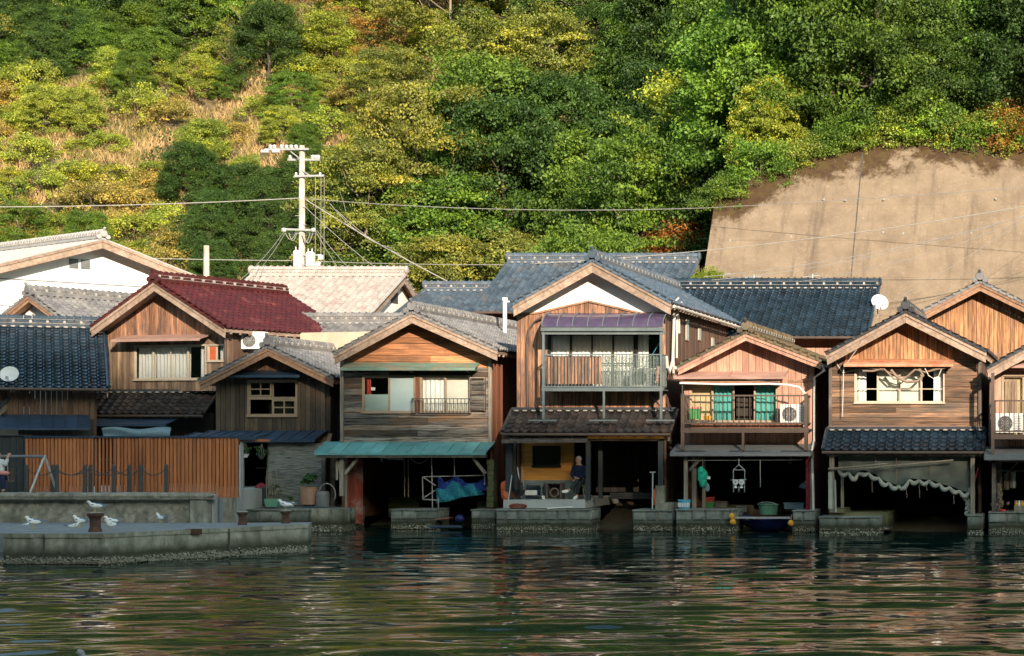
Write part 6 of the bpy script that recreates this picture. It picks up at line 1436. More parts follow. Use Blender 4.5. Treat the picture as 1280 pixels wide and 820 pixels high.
def people():
    # the man on a stool on the deck of the tall boathouse
    Y = 1.05; x0, zf = X(723.5,Y), Z(624.5,.6)
    J = dict(pelvis=(0,.05,.56),waist=(0,.04,.70),chest=(0,.03,.92),neck=(-.005,.01,1.08),head=(-.015,-.02,1.19),shL=(-.165,.02,.98),elL=(-.20,-.06,.74),wrL=(-.05,-.22,.66),shR=(.165,.02,.98),elR=(.20,-.05,.74),wrR=(.02,-.24,.64),
             hipL=(-.08,.0,.54),knL=(.06,-.40,.58),anL=(-.20,-.44,.27),toL=(-.34,-.52,.25),hipR=(.09,.0,.53),knR=(.10,-.38,.48),anR=(.03,-.36,.09),toR=(.0,-.52,.04), face=(-.55,-.8,.0))
    t, P = person('seated grey haired man in navy jacket, legs crossed, beside the dark posts on the deck', (x0, Y, zf), J, 'navy', 'trous', 'hair', shoe='white')
    s = thing('stool', 'low wooden stool under the seated man', 'stool', (x0+.03, Y+.06, zf))
    q = MB(); q.lathe((x0+.03,Y+.07,zf+.40), [(.001,0),(.17,0),(.17,.035),(.001,.035)], 18); q.build('seat', 'post_lt', s)
    for a, b in ((-1,-1),(1,-1),(1,1),(-1,1)):
        q = MB(); q.beam((x0+.03+a*.17,Y+.07+b*.17,zf),(x0+.03+a*.10,Y+.07+b*.10,zf+.40),.03); q.build('leg', 'post_lt', s)
    # the person on the swing at the left edge
    Y = -4.0; zf = 1.26; xb = X(2,Y)
    J = dict(pelvis=(-.05,.05,.50),waist=(-.07,.04,.66),chest=(-.10,.0,.88),neck=(-.10,-.02,1.03),head=(-.11,-.05,1.15),shL=(-.26,.0,.94),elL=(-.34,-.1,.75),wrL=(-.2,-.22,.62),shR=(.06,-.02,.94),elR=(.15,-.08,.84),wrR=(.20,-.04,1.06),
             hipL=(-.12,.0,.47),knL=(-.02,-.38,.50),anL=(.05,-.42,.10),toL=(.16,-.50,.04),hipR=(.04,.0,.47),knR=(.22,-.36,.50),anR=(.25,-.36,.10),toR=(.38,-.42,.04), face=(.5,-.85,0))
    person('person in pale top and dark trousers on the swing at the left edge, hand raised', (xb, Y, zf), J, 'shirt', 'navy', 'hair_d')
    w_ = thing('swing', 'blue grey swing frame with splayed steel legs at the left edge of the plaza', 'swing', (X(-30,Y),Y,zf))
    tz = Z(570.5,Y)
    q = MB(); q.tube([(X(-120,Y),Y,tz),(X(56,Y),Y,tz)],.045,10); q.build('top_bar', 'metal_grey', w_)
    for p in (56,-118):
        for dx, dy in ((-.27,-.33),(.16,.38)):
            q = MB(); q.tube([(X(p,Y),Y,tz+.02),(X(p,Y)+dx,Y+dy,zf)],.034,8); q.build('leg', 'steel', w_)
    for p in (9,-60):
        q = MB(); q.tube([(X(p,Y),Y,tz),(X(p,Y),Y+.05,zf+.42)],.012,6); q.build('hanger', 'steel', w_)
    q = MB(); q.box(X(-62,Y),X(11,Y),Y-.12,Y+.28,zf+.37,zf+.41); q.box(X(-62,Y),X(11,Y),Y+.27,Y+.31,zf+.41,zf+.75); q.build('bench_seat', 'post', w_)
    q = MB(); q.ell((X(11,Y),Y-.25,zf+.62),.16,.12,.07,10,6); tag(q.build('handbag', 'pinkc', org=(X(11,Y),Y-.25,zf+.55), smooth=True), 'pink bag on the lap of the person on the swing', 'bag')
people()
# ================================================================ GULLS
def gull_proto():
    t = thing('gull', 'x', 'gull', (0,0,0), 'gulls resting around the quay')
    q = MB(); c = [(-.30,0,.20),(-.22,0,.205),(-.10,0,.20),(.02,0,.205),(.11,0,.235),(.15,0,.285),(.175,0,.325),(.21,0,.335),(.235,0,.325)]; r = [.012,.04,.078,.09,.07,.046,.045,.040,.012]
    q.tube(c, r, 10); q.build('body', 'gull_w', t, smooth=True)
    for s in (-1,1):
        q = MB()
        def fn(u, v):
            xx = .10-.50*u; w_ = .085*math.sin(min(1, u*1.4+.15)*math.pi*.62)*(1-u**3)
            return (xx, s*(.062-.05*u+.03*math.sin(v*3.1)*(1-u)), .262-.02*u-(v*w_*1.4)+.012*math.sin(v*3.1))
        q.grid(fn, 10, 5); q.build('wing', 'gull_g', t, smooth=True)
    q = MB(); q.ell((-.05,0,.262),.15,.058,.028,10,6); q.build('back', 'gull_g', t, smooth=True)
    q = MB(); q.tube([(.228,0,.328),(.262,0,.322),(.285,0,.308)],[.014,.011,.003],6); q.build('beak', 'beak', t)
    for s in (-1,1):
        q = MB(); q.ell((.205,s*.036,.345),.007,.005,.007,6,4); q.build('eye', 'black', t)
        q = MB(); q.tube([(.0,s*.03,.14),(.01,s*.03,.07),(.0,s*.03,.0)],.008,5); q.tube([(0,s*.03,.006),(.05,s*.035,.004)],.008,4); q.build('leg', 'beak', t)
    return t
GP = gull_proto()
GU = [(119,-14.0,.715+.46,200,'gull standing on top of the leftmost rusty bollard',1.),(42,-12.6,.715,185,'gull standing broadside near the left end of the breakwater',1.15),(35,-9.3,.5,20,'gull on the lower landing at far left against the seawall',1.),
      (100,-11.8,.715,170,'gull just left of the leftmost bollard, head to the left',1.1),(92,-13.5,.715,20,'gull crouching low left of the leftmost bollard',.8),(139,-11.5,.715,230,'gull behind its neighbour right of the leftmost bollard',1.),
      (138,-13.6,.715,255,'gull facing the water just right of the leftmost bollard',1.05),(201,-9.8,.715,150,'lone white gull midway along the breakwater',1.),(357,-9.7,.715+.33,190,'gull perched on the bollard nearest the right end',1.05)]
for i, (p, Y, z, a, lab, sc) in enumerate(GU):
    sc *= .74
    if i == 0: g = GP; g.scale = (sc,)*3; g.location = (X(p,Y),Y,z); g.rotation_euler = (0,0,R(a)); g['label'] = lab
    else: g = dup(GP, (X(p,Y),Y,z), R(a), lab, scale=sc)
GM = gm('mottled_grey_feathers', (.34,.34,.32), (.14,.145,.15), s=22, rough=.9, bump=.1, lohi=(.42,.58))
def swimming_gull():
    Y = -34.2; g = dup(GP, (X(112,Y),Y,-.16), R(155), 'grey gull floating on the water in the lower left foreground', scale=.95)
    for ch in [c for c in bpy.data.objects if c.parent == g and c.name.startswith('leg')]: bpy.data.objects.remove(ch)
    for ch in [c for c in bpy.data.objects if c.parent == g]:
        if ch.name[:4] in ('body','wing','back'): ch.material_slots[0].link = 'OBJECT'; ch.material_slots[0].material = GM
swimming_gull()
# ================================================================ UTILITY POLE AND WIRES
PY = 23.6
def utility_pole():
    Y = PY; x, z = PX(Y), PZ(Y); xc = x(377.5)
    t = thing('utility_pole', 'tall pale concrete utility pole with crossarms, insulators and two transformers', 'utility pole', (xc,Y,1.2))
    q = MB(); q.tube([(xc,Y,1.2),(xc,Y,z(182))],[.165,.115],14); q.build('shaft', 'pole', t, smooth=True)
    def arm(name, p0, p1, pz, dz=0, yy=-.16): q = MB(); q.beam((x(p0),Y+yy,z(pz)),(x(p1),Y+yy,z(pz)+dz),.085,.085); q.build(name, 'steel', t)
    arm('crossarm', 333, 388, 187.5, .02); arm('crossarm', 358, 398, 199, .0, .16); arm('crossarm', 370, 407, 221, .03); arm('crossarm', 356, 395, 287, -.04); arm('crossarm', 362, 392, 291.5, -.02, .16)
    def ins(p, py, yy=-.16, s=1.):
        q = MB(); c = (x(p),Y+yy,z(py)); q.lathe(c, [(.02,0),(.06*s,.03),(.075*s,.07),(.045*s,.09),(.07*s,.12),(.05*s,.17),(.015,.19)], 8); q.build('insulator', 'insul', t)
    for p in (340,345,354,360,366,372): ins(p, 187, s=1.25)
    for p in (335,349): 
        q = MB(); q.tube([(x(p)-.2,Y-.2,z(190)),(x(p)+.1,Y-.2,z(190))],.075,8); q.build('insulator', 'insul', t)
    for p in (361,389,393,396): ins(p, 198.5, .16, 1.2)
    for p in (372,402): ins(p, 221.5, s=.8)
    for p in (357,394): ins(p, 291, -.2, 1.5)
    q = MB(); q.beam((x(364),Y-.1,z(189)),(xc,Y-.1,z(200)),.04); q.beam((xc,Y-.1,z(213)),(x(390),Y-.16,z(220)),.04); q.build('arm_brace', 'steel', t)
    for p, a, b in ((376,314,335),(391.5,316,334)):
        q = MB(); q.lathe((x(p),Y-.33,z(b)), [(.001,0),(.17,0),(.185,.03),(.185,z(a)-z(b)-.06),(.15,z(a)-z(b)),(.001,z(a)-z(b)+.02)], 16); q.build('transformer', 'white', t)
        for dx in (-.08,.08): q = MB(); q.lathe((x(p)+dx,Y-.33,z(a)), [(.02,0),(.035,.05),(.02,.08),(.035,.11),(.012,.16)], 8); q.build('bushing', 'insul', t)
    for p0, p1, pz in ((366,402,319),(380,405,336),(378,400,331)): q = MB(); q.beam((x(p0),Y-.12,z(pz)),(x(p1),Y-.12,z(pz)),.06); q.build('bracket', 'steel', t)
    for p, pz in ((400,330),(403,322),(397,341),(405,340),(386,343)): 
        q = MB(); q.box(x(p)-.09,x(p)+.09,Y-.25,Y-.1,z(pz)-.1,z(pz)+.1); q.build('fuse_box', 'white', t)
    q = MB()
    for k, (a, b) in enumerate(((359,372),(364,374),(381,391),(383,395))): q.tube([(x(a+(b-a)*i/8), Y-.2-.05*k, z(292+8*math.sin(math.pi*i/8)*(1+.2*k))) for i in range(9)], .016, 5)
    q.build('looped_cable', 'wire', t)
    for p, a, b in ((396,221,330),(403,222,334),(407,222,338)): q = MB(); q.tube([(x(p),Y-.15,z(a)),(x(p),Y-.18,z(b))],.011,5); q.build('drop_cable', 'wire', t)
    for i in range(7):
        q = MB(); s = 1 if i % 2 else -1; q.tube([(xc,Y-.1,z(248+i*11)),(xc+s*.24,Y-.14,z(248+i*11))],.014,5); q.build('climbing_step', 'steel', t)
utility_pole()
WN = [0]
def wire(pts, lab, sag=.2, r=.017, mat='wire', n=20):
    (p0, y0, Y0), (p1, y1, Y1) = pts; a, b = Vector((X(p0,Y0),Y0,Z(y0,Y0))), Vector((X(p1,Y1),Y1,Z(y1,Y1)))
    m = MB(); m.tube([a.lerp(b, i/n)-Vector((0,0,sag*4*(i/n)*(1-i/n))) for i in range(n+1)], r*.85, 5)
    tag(m.build('overhead_wire', mat, org=a.lerp(b,.5)), lab, 'wire', 'overhead wires')
wire([(-140,258,22),(376,247.5,PY)], 'upper wire running from the left edge to the utility pole', .15, .022, 'wire_l')
wire([(378,248,PY),(880,260,19)], 'upper wire running from the utility pole to the right over the wood', .25, .018)
wire([(880,260,19),(1500,215,13)], 'faint upper wire crossing the top of the concrete wall', .1, .014)
wire([(-140,310,22),(376,326,PY)], 'lower wire running from the left edge to the foot of the utility pole', .1, .018, 'wire_l')
wire([(378,326,PY),(640,331,19)], 'lower wire running from the transformers to the big blue roof', .05, .018, 'wire_l')
wire([(640,331,19),(1420,232,12)], 'pale wire rising to the right across the concrete wall', .45, .018, 'wire_l')
wire([(380,248,PY),(560,352,23)], 'thick cable descending right from the utility pole', .1, .026, 'wire_l')
wire([(381,258,PY),(478,341,23)], 'thin dark stay wire descending right from the utility pole', .1, .015)
wire([(396,288,PY),(445,345,23)], 'green tinted service wire nearest the pole on its right', .05, .012)
wire([(394,288,PY),(430,346,23)], 'steep service wire just right of the transformers', .05, .012)
wire([(420,262,23),(500,318,23)], 'short diagonal wire right of the pole, upper of the pair', .2, .013)
wire([(412,254,23),(490,310,23)], 'short diagonal wire right of the pole, lower of the pair', .35, .013)
wire([(356,288,PY),(300,350,13)], 'service wire descending left from the pole to the roofs', .15, .014)
wire([(357,290,PY),(308,352,13)], 'second service wire descending left from the pole, under the first', .2, .012)
wire([(880,346,14),(1400,232,12)], 'upper strand of the wire bundle sweeping up the concrete wall', .5, .015)
wire([(890,350,14),(1400,226,12)], 'lower strand of the wire bundle sweeping up the concrete wall', .6, .014)
wire([(1000,352,14),(1400,216,12)], 'faint third strand below the bundle on the concrete wall', .6, .010)
wire([(1100,384,12),(1400,185,12)], 'faintest wire climbing from the dish to the right edge', .3, .009)
# ================================================================ THINGS IN AND AROUND THE BOATHOUSES
def single(mb, name, mat, org, label, cat, group=None, smooth=False): return tag(mb.build(name, mat, org=org, smooth=smooth), label, cat, group)
def plant_tuft(parent, c, R_, n, leafm=.05, col=(.05,.12,.03), seed=3, name='foliage', h=None):
    g = np.random.default_rng(seed); cl = [((c[0]+g.uniform(-1,1)*R_*.6, c[1]+g.uniform(-1,1)*R_*.6, c[2]+g.uniform(0,1)*(h or R_)), (R_*.4,R_*.4,R_*.35)) for _ in range(7)]
    o0 = ORG[parent.name]; cl = [((a[0]-o0[0],a[1]-o0[1],a[2]-o0[2]), r) for a, r in cl]
    me = leaf_mesh(name, cl, n/(R_*.4)**2*.6/7, leafm, .6, seed); o = bpy.data.objects.new(name, me); COL.objects.link(o); o.parent = parent; o.color = col+(1,); return o
def props():
    # --- terrace of the small dark house
    Y = 1.7; x, zt = PX(Y), .72
    t = thing('planter', 'brown wooden tub with a leafy green plant on the stone terrace', 'planter', (x(385.5),Y,zt))
    q = MB(); q.lathe((x(385.5),Y,zt), [(.001,.06),(.24,.06),(.27,.55),(.275,.60),(.24,.60),(.235,.52),(.001,.52)], 18); q.build('tub', 'terra', t)
    q = MB(); q.lathe((x(385.5),Y,zt), [(.001,0),(.16,0),(.18,.06),(.001,.06)], 14); q.build('foot', 'metal_dk', t)
    plant_tuft(t, (x(386),Y,zt+.62), .28, 420, .07, (.05,.14,.04), 4)
    t = thing('planter', 'mint green trough with thin upright shoots on the stone terrace', 'planter', (x(345),Y-.2,zt))
    q = MB(); q.prism([(x(336),zt+.24),(x(338),zt),(x(352),zt),(x(354),zt+.24)], Y-.38, Y-.05); q.build('trough', 'mint', t)
    q = MB(); g = random.Random(8)
    for i in range(26):
        a = g.uniform(x(338),x(352)); b = g.uniform(Y-.33,Y-.1); q.tube([(a,b,zt+.22),(a+g.uniform(-.1,.1),b,zt+.22+g.uniform(.4,1.0))],.007,4)
    q.build('shoots', 'post_lt', t); plant_tuft(t, (x(346),Y-.2,zt+.3), .25, 160, .05, (.05,.10,.03), 5, h=.6)
    t = thing('flower_pot', 'tiny white pot with a sprig right of the mint green trough', 'pot', (x(364),Y,zt)); q = MB(); q.lathe((x(364),Y,zt), [(.07,0),(.11,.14),(.09,.14)], 12); q.build('pot', 'white', t); plant_tuft(t, (x(364),Y,zt+.17), .12, 120, .045, (.06,.16,.04), 6)
    q = MB(); q.lathe((x(403),Y,zt), [(.001,0),(.20,0),(.215,.35),(.20,.44),(.17,.47),(.001,.48)], 16); single(q, 'lidded_bucket', 'metal_grey', (x(403),Y,zt), 'grey lidded bucket at the right end of the stone terrace', 'bucket')
    q = MB(); q.tube([(x(404)+.27*math.cos(a),Y+.3,zt+.35+.36*math.sin(a)) for a in [i*math.pi/8-.4 for i in range(12)]], .018, 6); single(q, 'wire_hoop', 'steel', (x(404),Y+.3,zt), 'bent wire hoop behind the grey lidded bucket', 'hoop')
    q = MB(); q.lathe((x(322),Y+.7,zt+.30), [(.001,-.28),(.27,-.28),(.30,-.24),(.29,0),(.30,.24),(.27,.28),(.001,.28)], 18, 'y'); single(q, 'barrel', 'post_dk', (x(322),Y+.7,zt), 'dark barrel lying on its side in the doorway of the small dark house', 'barrel')
    q = MB(); q.ell((x(310),Y+1.0,zt+.45),.22,.15,.26,10,8); single(q, 'red_buoy', 'red_c', (x(310),Y+1,zt+.2), 'dark red buoy in the doorway behind the covered bundle', 'buoy')
    q = MB(); q.ell((x(299),Y-.4,zt+.2),.27,.2,.22,12,8); q.ell((x(306),Y-.5,zt+.1),.22,.2,.12,12,8); q.ell((x(300),Y-.5,zt+.38),.16,.1,.08,10,6); single(q, 'covered_bundle', 'tarp_p', (x(300),Y-.4,zt), 'pale covered bundle at the left end of the stone terrace', 'bundle', smooth=True)
    for p, py, lab, s in ((307,566,'hanging basket beside the end of the slatted fence',1),(327,568,'hanging plant left of the reed screen',1.2)):
        Yh = 3.0; c = (X(p,Yh),Yh,Z(py+2,Yh)); t = thing('hanging_basket', lab, 'hanging plant', c, 'hanging plants at the dark house')
        q = MB(); q.lathe((c[0],c[1],c[2]-.1), [(.05,0),(.12,.12),(.10,.12)], 10); q.build('pot', 'white' if s == 1 else 'grille', t)
        q = MB()
        for a in (-.1,0,.1): q.tube([(c[0]+a,c[1],c[2]),(c[0],c[1],c[2]+.42)],.006,4)
        q.build('hanger', 'wire', t); plant_tuft(t, (c[0],c[1],c[2]), .2*s, 150, .06, (.05,.11,.04), 7+int(p))
    # --- lumber boathouse: net rack
    Y = 1.9; x, z = PX(Y), PZ(Y)
    t = thing('net_rack', 'hanging wire rack draped with blue and teal netting under the teal awning', 'net rack', (x(567),Y,z(598)))
    q = MB()
    for a, b, c, d in ((529.5,596,607,594),(529.5,596,530,624),(530,624,548,625),(607,594,607,606),(529.5,596,546,607),(531,622,545,613),(541,572,542,640),(569,572,569.5,594),(549,622,549.5,638),(542,594,542,596)): q.tube([(x(a),Y-.1,z(b)),(x(c),Y-.1,z(d))],.016,5)
    q.build('wire_frame', 'wire_l', t)
    def sheet(fn, m, nm): q = MB(); q.grid(fn, 24, 14); q.build(nm, m, t)
    pts = [(545,627),(545,604),(556,612),(570,595),(585,604),(605,618)]
    def edge(ps, p):
        for (a, ya), (b, yb) in zip(ps, ps[1:]):
            if p <= b: return ya+(yb-ya)*(p-a)/(b-a)
        return ps[-1][1]
    up = [(545,604),(552,596),(558,605),(569,594),(580,602),(594,605),(606,603)]; mid = [(545,610),(556,612),(566,600),(578,608),(590,604),(606,618)]; lo = [(545,629),(560,627),(575,622),(590,620),(606,618)]
    sheet(lambda u, v: (x(545+61*u), Y+.04*math.sin(u*22+v*4), z(edge(lo,545+61*u)*(1-v)+edge(mid,545+61*u)*v)), 'net_tn', 'teal_netting')
    up2 = [(545,597),(549,595),(554,604),(569,594.5),(582,604),(594,604),(606,596)]
    sheet(lambda u, v: (x(546+60*u), Y+.12+.03*math.sin(u*27), z((edge(lo,546+60*u)-5)*(1-v)+edge(up2,546+60*u)*v)), 'net_bn', 'blue_netting')
    q = MB(); q.beam((x(553),Y-.6,z(648)),(x(552)+.5,Y-.6,z(646)),.35,.04); q.box(x(533),x(548),Y-.4,Y-.1,z(648),z(646)); single(q, 'red_plank', 'red_p', (x(553),Y-.6,z(648)), 'red plank lying beside the middle footing under the teal awning', 'plank')
    q = MB(); q.tube([(x(553),Y-1.2,.12),(x(592),Y-1.2,.12)],.05,8); single(q, 'floating_pipe', 'metal_blue', (x(570),Y-1.2,.12), 'blue pipe floating at the mouth of the teal awning bay', 'pipe')
    q = MB(); q.ell((x(586),Y-.9,z(647)),.15,.13,.14,12,8); single(q, 'blue_buoy', 'dkblue', (x(583),Y-.9,.3), 'dark blue buoy beside the footing of the right pillar', 'buoy', smooth=True)
    # --- deck of the tall boathouse
    Y = 1.0; x, z = PX(Y), PZ(Y); zd = Z(624.5,.35)
    t = thing('workbench', 'grey metal workbench against the block wall on the deck', 'bench', (x(665),Y,zd))
    q = MB(); q.box(x(656),x(680),Y-.2,Y+.25,zd+.46,zd+.50); q.build('top', 'metal_grey', t)
    for a in (657,679):
        for b in (-.18,.22): q = MB(); q.box(x(a)-.02,x(a)+.02,Y+b-.02,Y+b+.02,zd,zd+.46); q.build('leg', 'metal_grey', t)
    q = MB(); q.box(x(656),x(680),Y-.16,Y+.2,zd+.10,zd+.12); q.build('shelf', 'metal_grey', t)
    q = MB(); q.box(x(658.5),x(673),Y-.2,Y+.1,zd+.125,zd+.27); single(q, 'white_box', 'white', (x(665),Y,zd+.12), 'white box on the lower shelf of the grey workbench', 'box')
    q = MB(); q.ell((x(675.5),Y-.05,zd+.2),.1,.1,.08,8,6); single(q, 'blue_bundle', 'navy', (x(676),Y,zd+.12), 'navy bundle beside the white box on the workbench shelf', 'bundle')
    t = thing('crate_rack', 'dark wooden crate with coiled gear between the workbench and the seated man', 'crate', (x(693),Y,zd))
    q = MB()
    for a, b, c, d in ((684.5,686.5,zd,zd+.5),(702,704,zd,zd+.5),(686.5,702,zd+.47,zd+.5),(686.5,702,zd,zd+.03)): q.box(x(a),x(b),Y-.2,Y+.2,c,d)
    q.box(x(685),x(703.5),Y+.21,Y+.23,zd,zd+.5); q.build('frame', 'post', t)
    q = MB(); q.tube([(x(694)+.13*math.cos(a),Y-.1,zd+.20+.13*math.sin(a)) for a in [i*.35 for i in range(19)]],.022,6); q.build('coiled_rope', 'rope', t)
    q = MB(); q.lathe((x(682),Y-.25,zd), [(.04,0),(.055,.1),(.04,.11)], 10); single(q, 'small_cup', 'white', (x(682),Y-.25,zd), 'small white cup between the workbench and the crate', 'cup')
    for i, (a, ya, b, yb, lab, m_) in enumerate(((644.5,584,652,622,'white pole leaning on the left post of the deck','white'),(650,584,655,612,'thin tan rod leaning among the poles at the left of the deck','post_lt'),(637.5,594,634,636,'pale pole with a T handle standing at the left end of the stone footing','steel'))):
        q = MB(); yy = Y-.3-.25*i; q.tube([(X(a,yy),yy+.2,Z(ya,yy)),(X(b,yy),yy,Z(yb,yy))],.016,6); single(q, 'leaning_pole', m_, (X(b,yy),yy,Z(yb,yy)), lab, 'pole', 'poles leaning at the left of the deck')
    q = MB(); q.tube([(X(816,.2),.2,Z(590,.2)),(X(815.5,.15),.15,Z(636,.15))],.022,6); q.box(X(812.5,.2),X(819.5,.2),.17,.23,Z(591,.2),Z(589.5,.2)); single(q, 'boat_pole', 'steel', (X(815.5,.2),.2,Z(636,.2)), 'pale T topped pole standing right of the slipway', 'pole')
    q = MB(); q.ell((X(818,.5),.5,Z(621,.5)),.07,.06,.26,8,8); single(q, 'orange_net_bag', 'orange', (X(818,.5),.5,Z(628,.5)), 'reddish net bag behind the T topped pole', 'bag')
    q = MB(); g = random.Random(3)
    for i in range(9): q.ell((X(632+g.uniform(-1,11),.7), .6+g.uniform(-.1,.1), Z(612+g.uniform(-9,10),.6)), .13,.10,.17, 8, 6, jit=.15)
    single(q, 'orange_jacket', 'orange', (X(637,.7),.6,Z(624,.6)), 'orange jacket bundle hung on the left post of the deck', 'jacket')
    q = MB(); q.ell((X(645,.5),.5,Z(606,.5)),.13,.12,.34,8,8,jit=.1); q.ell((X(652,.5),.5,Z(612,.5)),.10,.1,.2,8,8,jit=.1); single(q, 'black_raincoat', 'black', (X(645,.5),.5,Z(615,.5)), 'black raincoat hanging right of the orange jacket', 'coat')
    q = MB(); q.ell((X(647,.1),.12,Z(633,.1)),.28,.14,.09,10,6,jit=.1); single(q, 'red_net_heap', 'red_p', (X(647,.1),.1,Z(636,.1)), 'dull red net heap on the footing under the deck edge', 'net')
    q = MB(); q.tube([(X(684,.1),.1,Z(635.5,.1)),(X(716,.1),.1,Z(633.5,.1))],.02,6); single(q, 'white_oar', 'white', (X(700,.1),.1,Z(635,.1)), 'white oar lying on the footing under the deck edge', 'oar')
    # --- pinkish boathouse
    Y = -.1; x, z = PX(Y), PZ(Y)
    t = thing('basket', 'light blue basket on the footing at the left corner of the pinkish boathouse', 'basket', (x(855.5),Y,.70))
    q = MB(); q.lathe((x(855.5),Y,.69), [(.001,0),(.155,0),(.19,.27),(.205,.27),(.205,.30),(.175,.30),(.145,.03),(.001,.03)], 16); q.build('shell', 'blue_pl', t)
    for i in range(9): a = -2.8+i*.28; q = MB(); q.box(x(855.5)+.184*math.cos(a)-.014,x(855.5)+.184*math.cos(a)+.014,Y+.19*math.sin(a)-.012,Y+.19*math.sin(a)+.012,.77,.90); q.build('slot', 'white', t)
    t = thing('net_bag', 'bright green net bag hanging on the left side of the pinkish boathouse bay', 'bag', (x(877),Y+.1,z(590)))
    q = MB(); 
    for a, b, c in ((877,596,.17),(876,590,.13),(878,603,.13),(880,594,.12)): q.ell((x(a),Y+.1,z(b)),c*.85,.10,c*1.25,10,8,jit=.12)
    q.build('netting', 'net_g', t); q = MB(); q.tube([(x(877),Y+.1,z(588)),(x(878),Y+.1,z(575))],.01,5); q.build('cord', 'rope', t)
    q = MB(); q.ell((x(882.5),Y+.15,z(609)),.08,.06,.13,8,6,jit=.15); single(q, 'hanging_cloth', 'pink_v' if 0 else 'tarp_b', (x(882.5),Y+.15,z(609)), 'pale bluish rag hanging under the green net bag', 'cloth')
    q = MB(); q.box(x(881),x(887),Y+.1,Y+.14,z(599),z(595.5)); single(q, 'small_sign', 'white', (x(884),Y+.1,z(597)), 'small pale card right of the green net bag', 'card')
    t = thing('drying_frame', 'hanging metal frame with two white ray shaped dried fish in the bay', 'drying frame', (x(923.5),Y,z(590)))
    q = MB(); L_ = [(923.5,573,923.5,581),(923.5,581,916.5,587.5),(923.5,581,931,587.5),(916.5,587.5,931,587.5),(916.5,587.5,916.8,615),(931,587.5,930.5,615),(913,600,933,599.5),(923.5,608,923.5,615)]
    for a, b, c, d in L_: q.tube([(x(a),Y,z(b)),(x(c),Y,z(d))],.013,5)
    q.build('frame', 'steel', t)
    for p in (919.7,927):
        q = MB(); q.lathe((x(p),Y-.04,z(602.5)), [(.03,-.012),(.085,-.012),(.085,.012),(.03,.012),(.03,-.012)], 12, 'y'); q.tube([(x(p),Y-.03,z(605)),(x(p),Y-.03,z(607.5)),(x(p),Y-.03,z(610))],[.06,.02,.055],8); q.build('dried_fish', 'white', t)
    q = MB(); q.tube([(x(950.3),Y,z(575)),(x(950.5),Y,z(609))],.011,5); single(q, 'dangling_line', 'wire_l', (x(950.3),Y,z(575)), 'thin straight cord hanging in the middle of the pinkish boathouse bay', 'cord')
    q = MB(); q.ell((x(978),1.5,Z(578,1.5)),.07,.06,.07,8,6); q.box(x(976),x(980),1.5,1.6,Z(576,1.5),Z(572,1.5)); single(q, 'bay_lamp', 'metal_grey', (x(978),1.5,Z(578,1.5)), 'unlit round lamp under the ceiling of the pinkish boathouse bay', 'lamp')
    q = MB(); q.add([(x(990),1.2,Z(609,1.2)),(x(1004),1.2,Z(612,1.2)),(x(1004),1.2,Z(600,1.2)),(x(999),1.25,Z(601,1.2)),(x(994),1.3,Z(604,1.2))],[(0,1,2,3,4)]); q.add([(x(990),1.26,Z(609,1.2)),(x(1004),1.26,Z(612,1.2)),(x(1004),1.26,Z(600,1.2)),(x(999),1.29,Z(601,1.2)),(x(994),1.34,Z(604,1.2))],[(0,1,2,3,4)]); single(q, 'landing_net', 'tarp_b', (x(996),1.2,Z(606,1.2)), 'pale net hanging at the right of the pinkish boathouse bay', 'net')
    # boat and floats
    t = thing('rowing_boat', 'dark blue boat moored across the bay of the pinkish boathouse', 'boat', (x(960),.2,.1))
    q = MB(); Yb = .35; bx, bz = PX(Yb), PZ(Yb)
    def hull(u, v):
        p = 918+84*u; k = math.sin(math.pi*min(max(u,.02),.98))**.45; a = (v-.5)*2; return (bx(p), Yb+.62*k*a, .38+.22*abs(u-.5)**2*4-(1-a*a)*.42*k)
    q.grid(hull, 24, 12); q.build('hull', 'dkblue', t, smooth=True)
    q = MB(); q.beam((bx(917),-.32,.45),(bx(992),-.32,.45),.05,.06); q.build('gunwale', 'steel', t)
    q = MB(); q.box(bx(935),bx(950),Yb-.5,Yb+.5,.36,.40); q.build('thwart', 'post', t)
    for p, py, lab in ((914.5,645.5,'upper of two yellow floats at the corner of the basket footing'),(916,652.5,'lower of two yellow floats at the corner of the basket footing'),(988.5,654,'single yellow float beside the small right footing')):
        Yq = -.45; t = thing('mooring_float', lab, 'float', (X(p,Yq),Yq,Z(py,Yq)), 'yellow floats'); q = MB(); q.ell((X(p,Yq),Yq,Z(py,Yq)),.095,.09,.10,12,9); q.build('ball', 'yellow', t, smooth=True)
        q = MB(); q.tube([(X(p,Yq),Yq,Z(py,Yq)+.08),(X(p,Yq)+.02,Yq+.1,Z(py,Yq)+.25)],.015,5); q.build('loop', 'rope', t)
    for p, py, w_, lab, m_ in ((886,632,.35,'green crate deep in the left of the pinkish boathouse bay','green_pl'),(886,626,.32,'red topped tub stacked on the green crate','red_pl'),(902,631,.38,'dull wooden crate right of the green crate','post'),(928,637,.3,'grey box on the edge of the slipway','metal_grey'),(993,633,.6,'teal grey crate at the right of the pinkish boathouse bay','tarp_b')):
        yy = 1.6; t = thing('storage_crate', lab, 'crate', (X(p,yy),yy,Z(py+3,yy)), 'crates in the pinkish boathouse bay'); c = (X(p,yy),yy,Z(py+3,yy))
        q = MB(); q.box(c[0]-w_/2,c[0]+w_/2,yy-.15,yy+.15,c[2],c[2]+.16); q.build('box', m_, t); q = MB(); q.box(c[0]-w_/2-.02,c[0]+w_/2+.02,yy-.17,yy+.17,c[2]+.161,c[2]+.195); q.build('rim', m_, t)
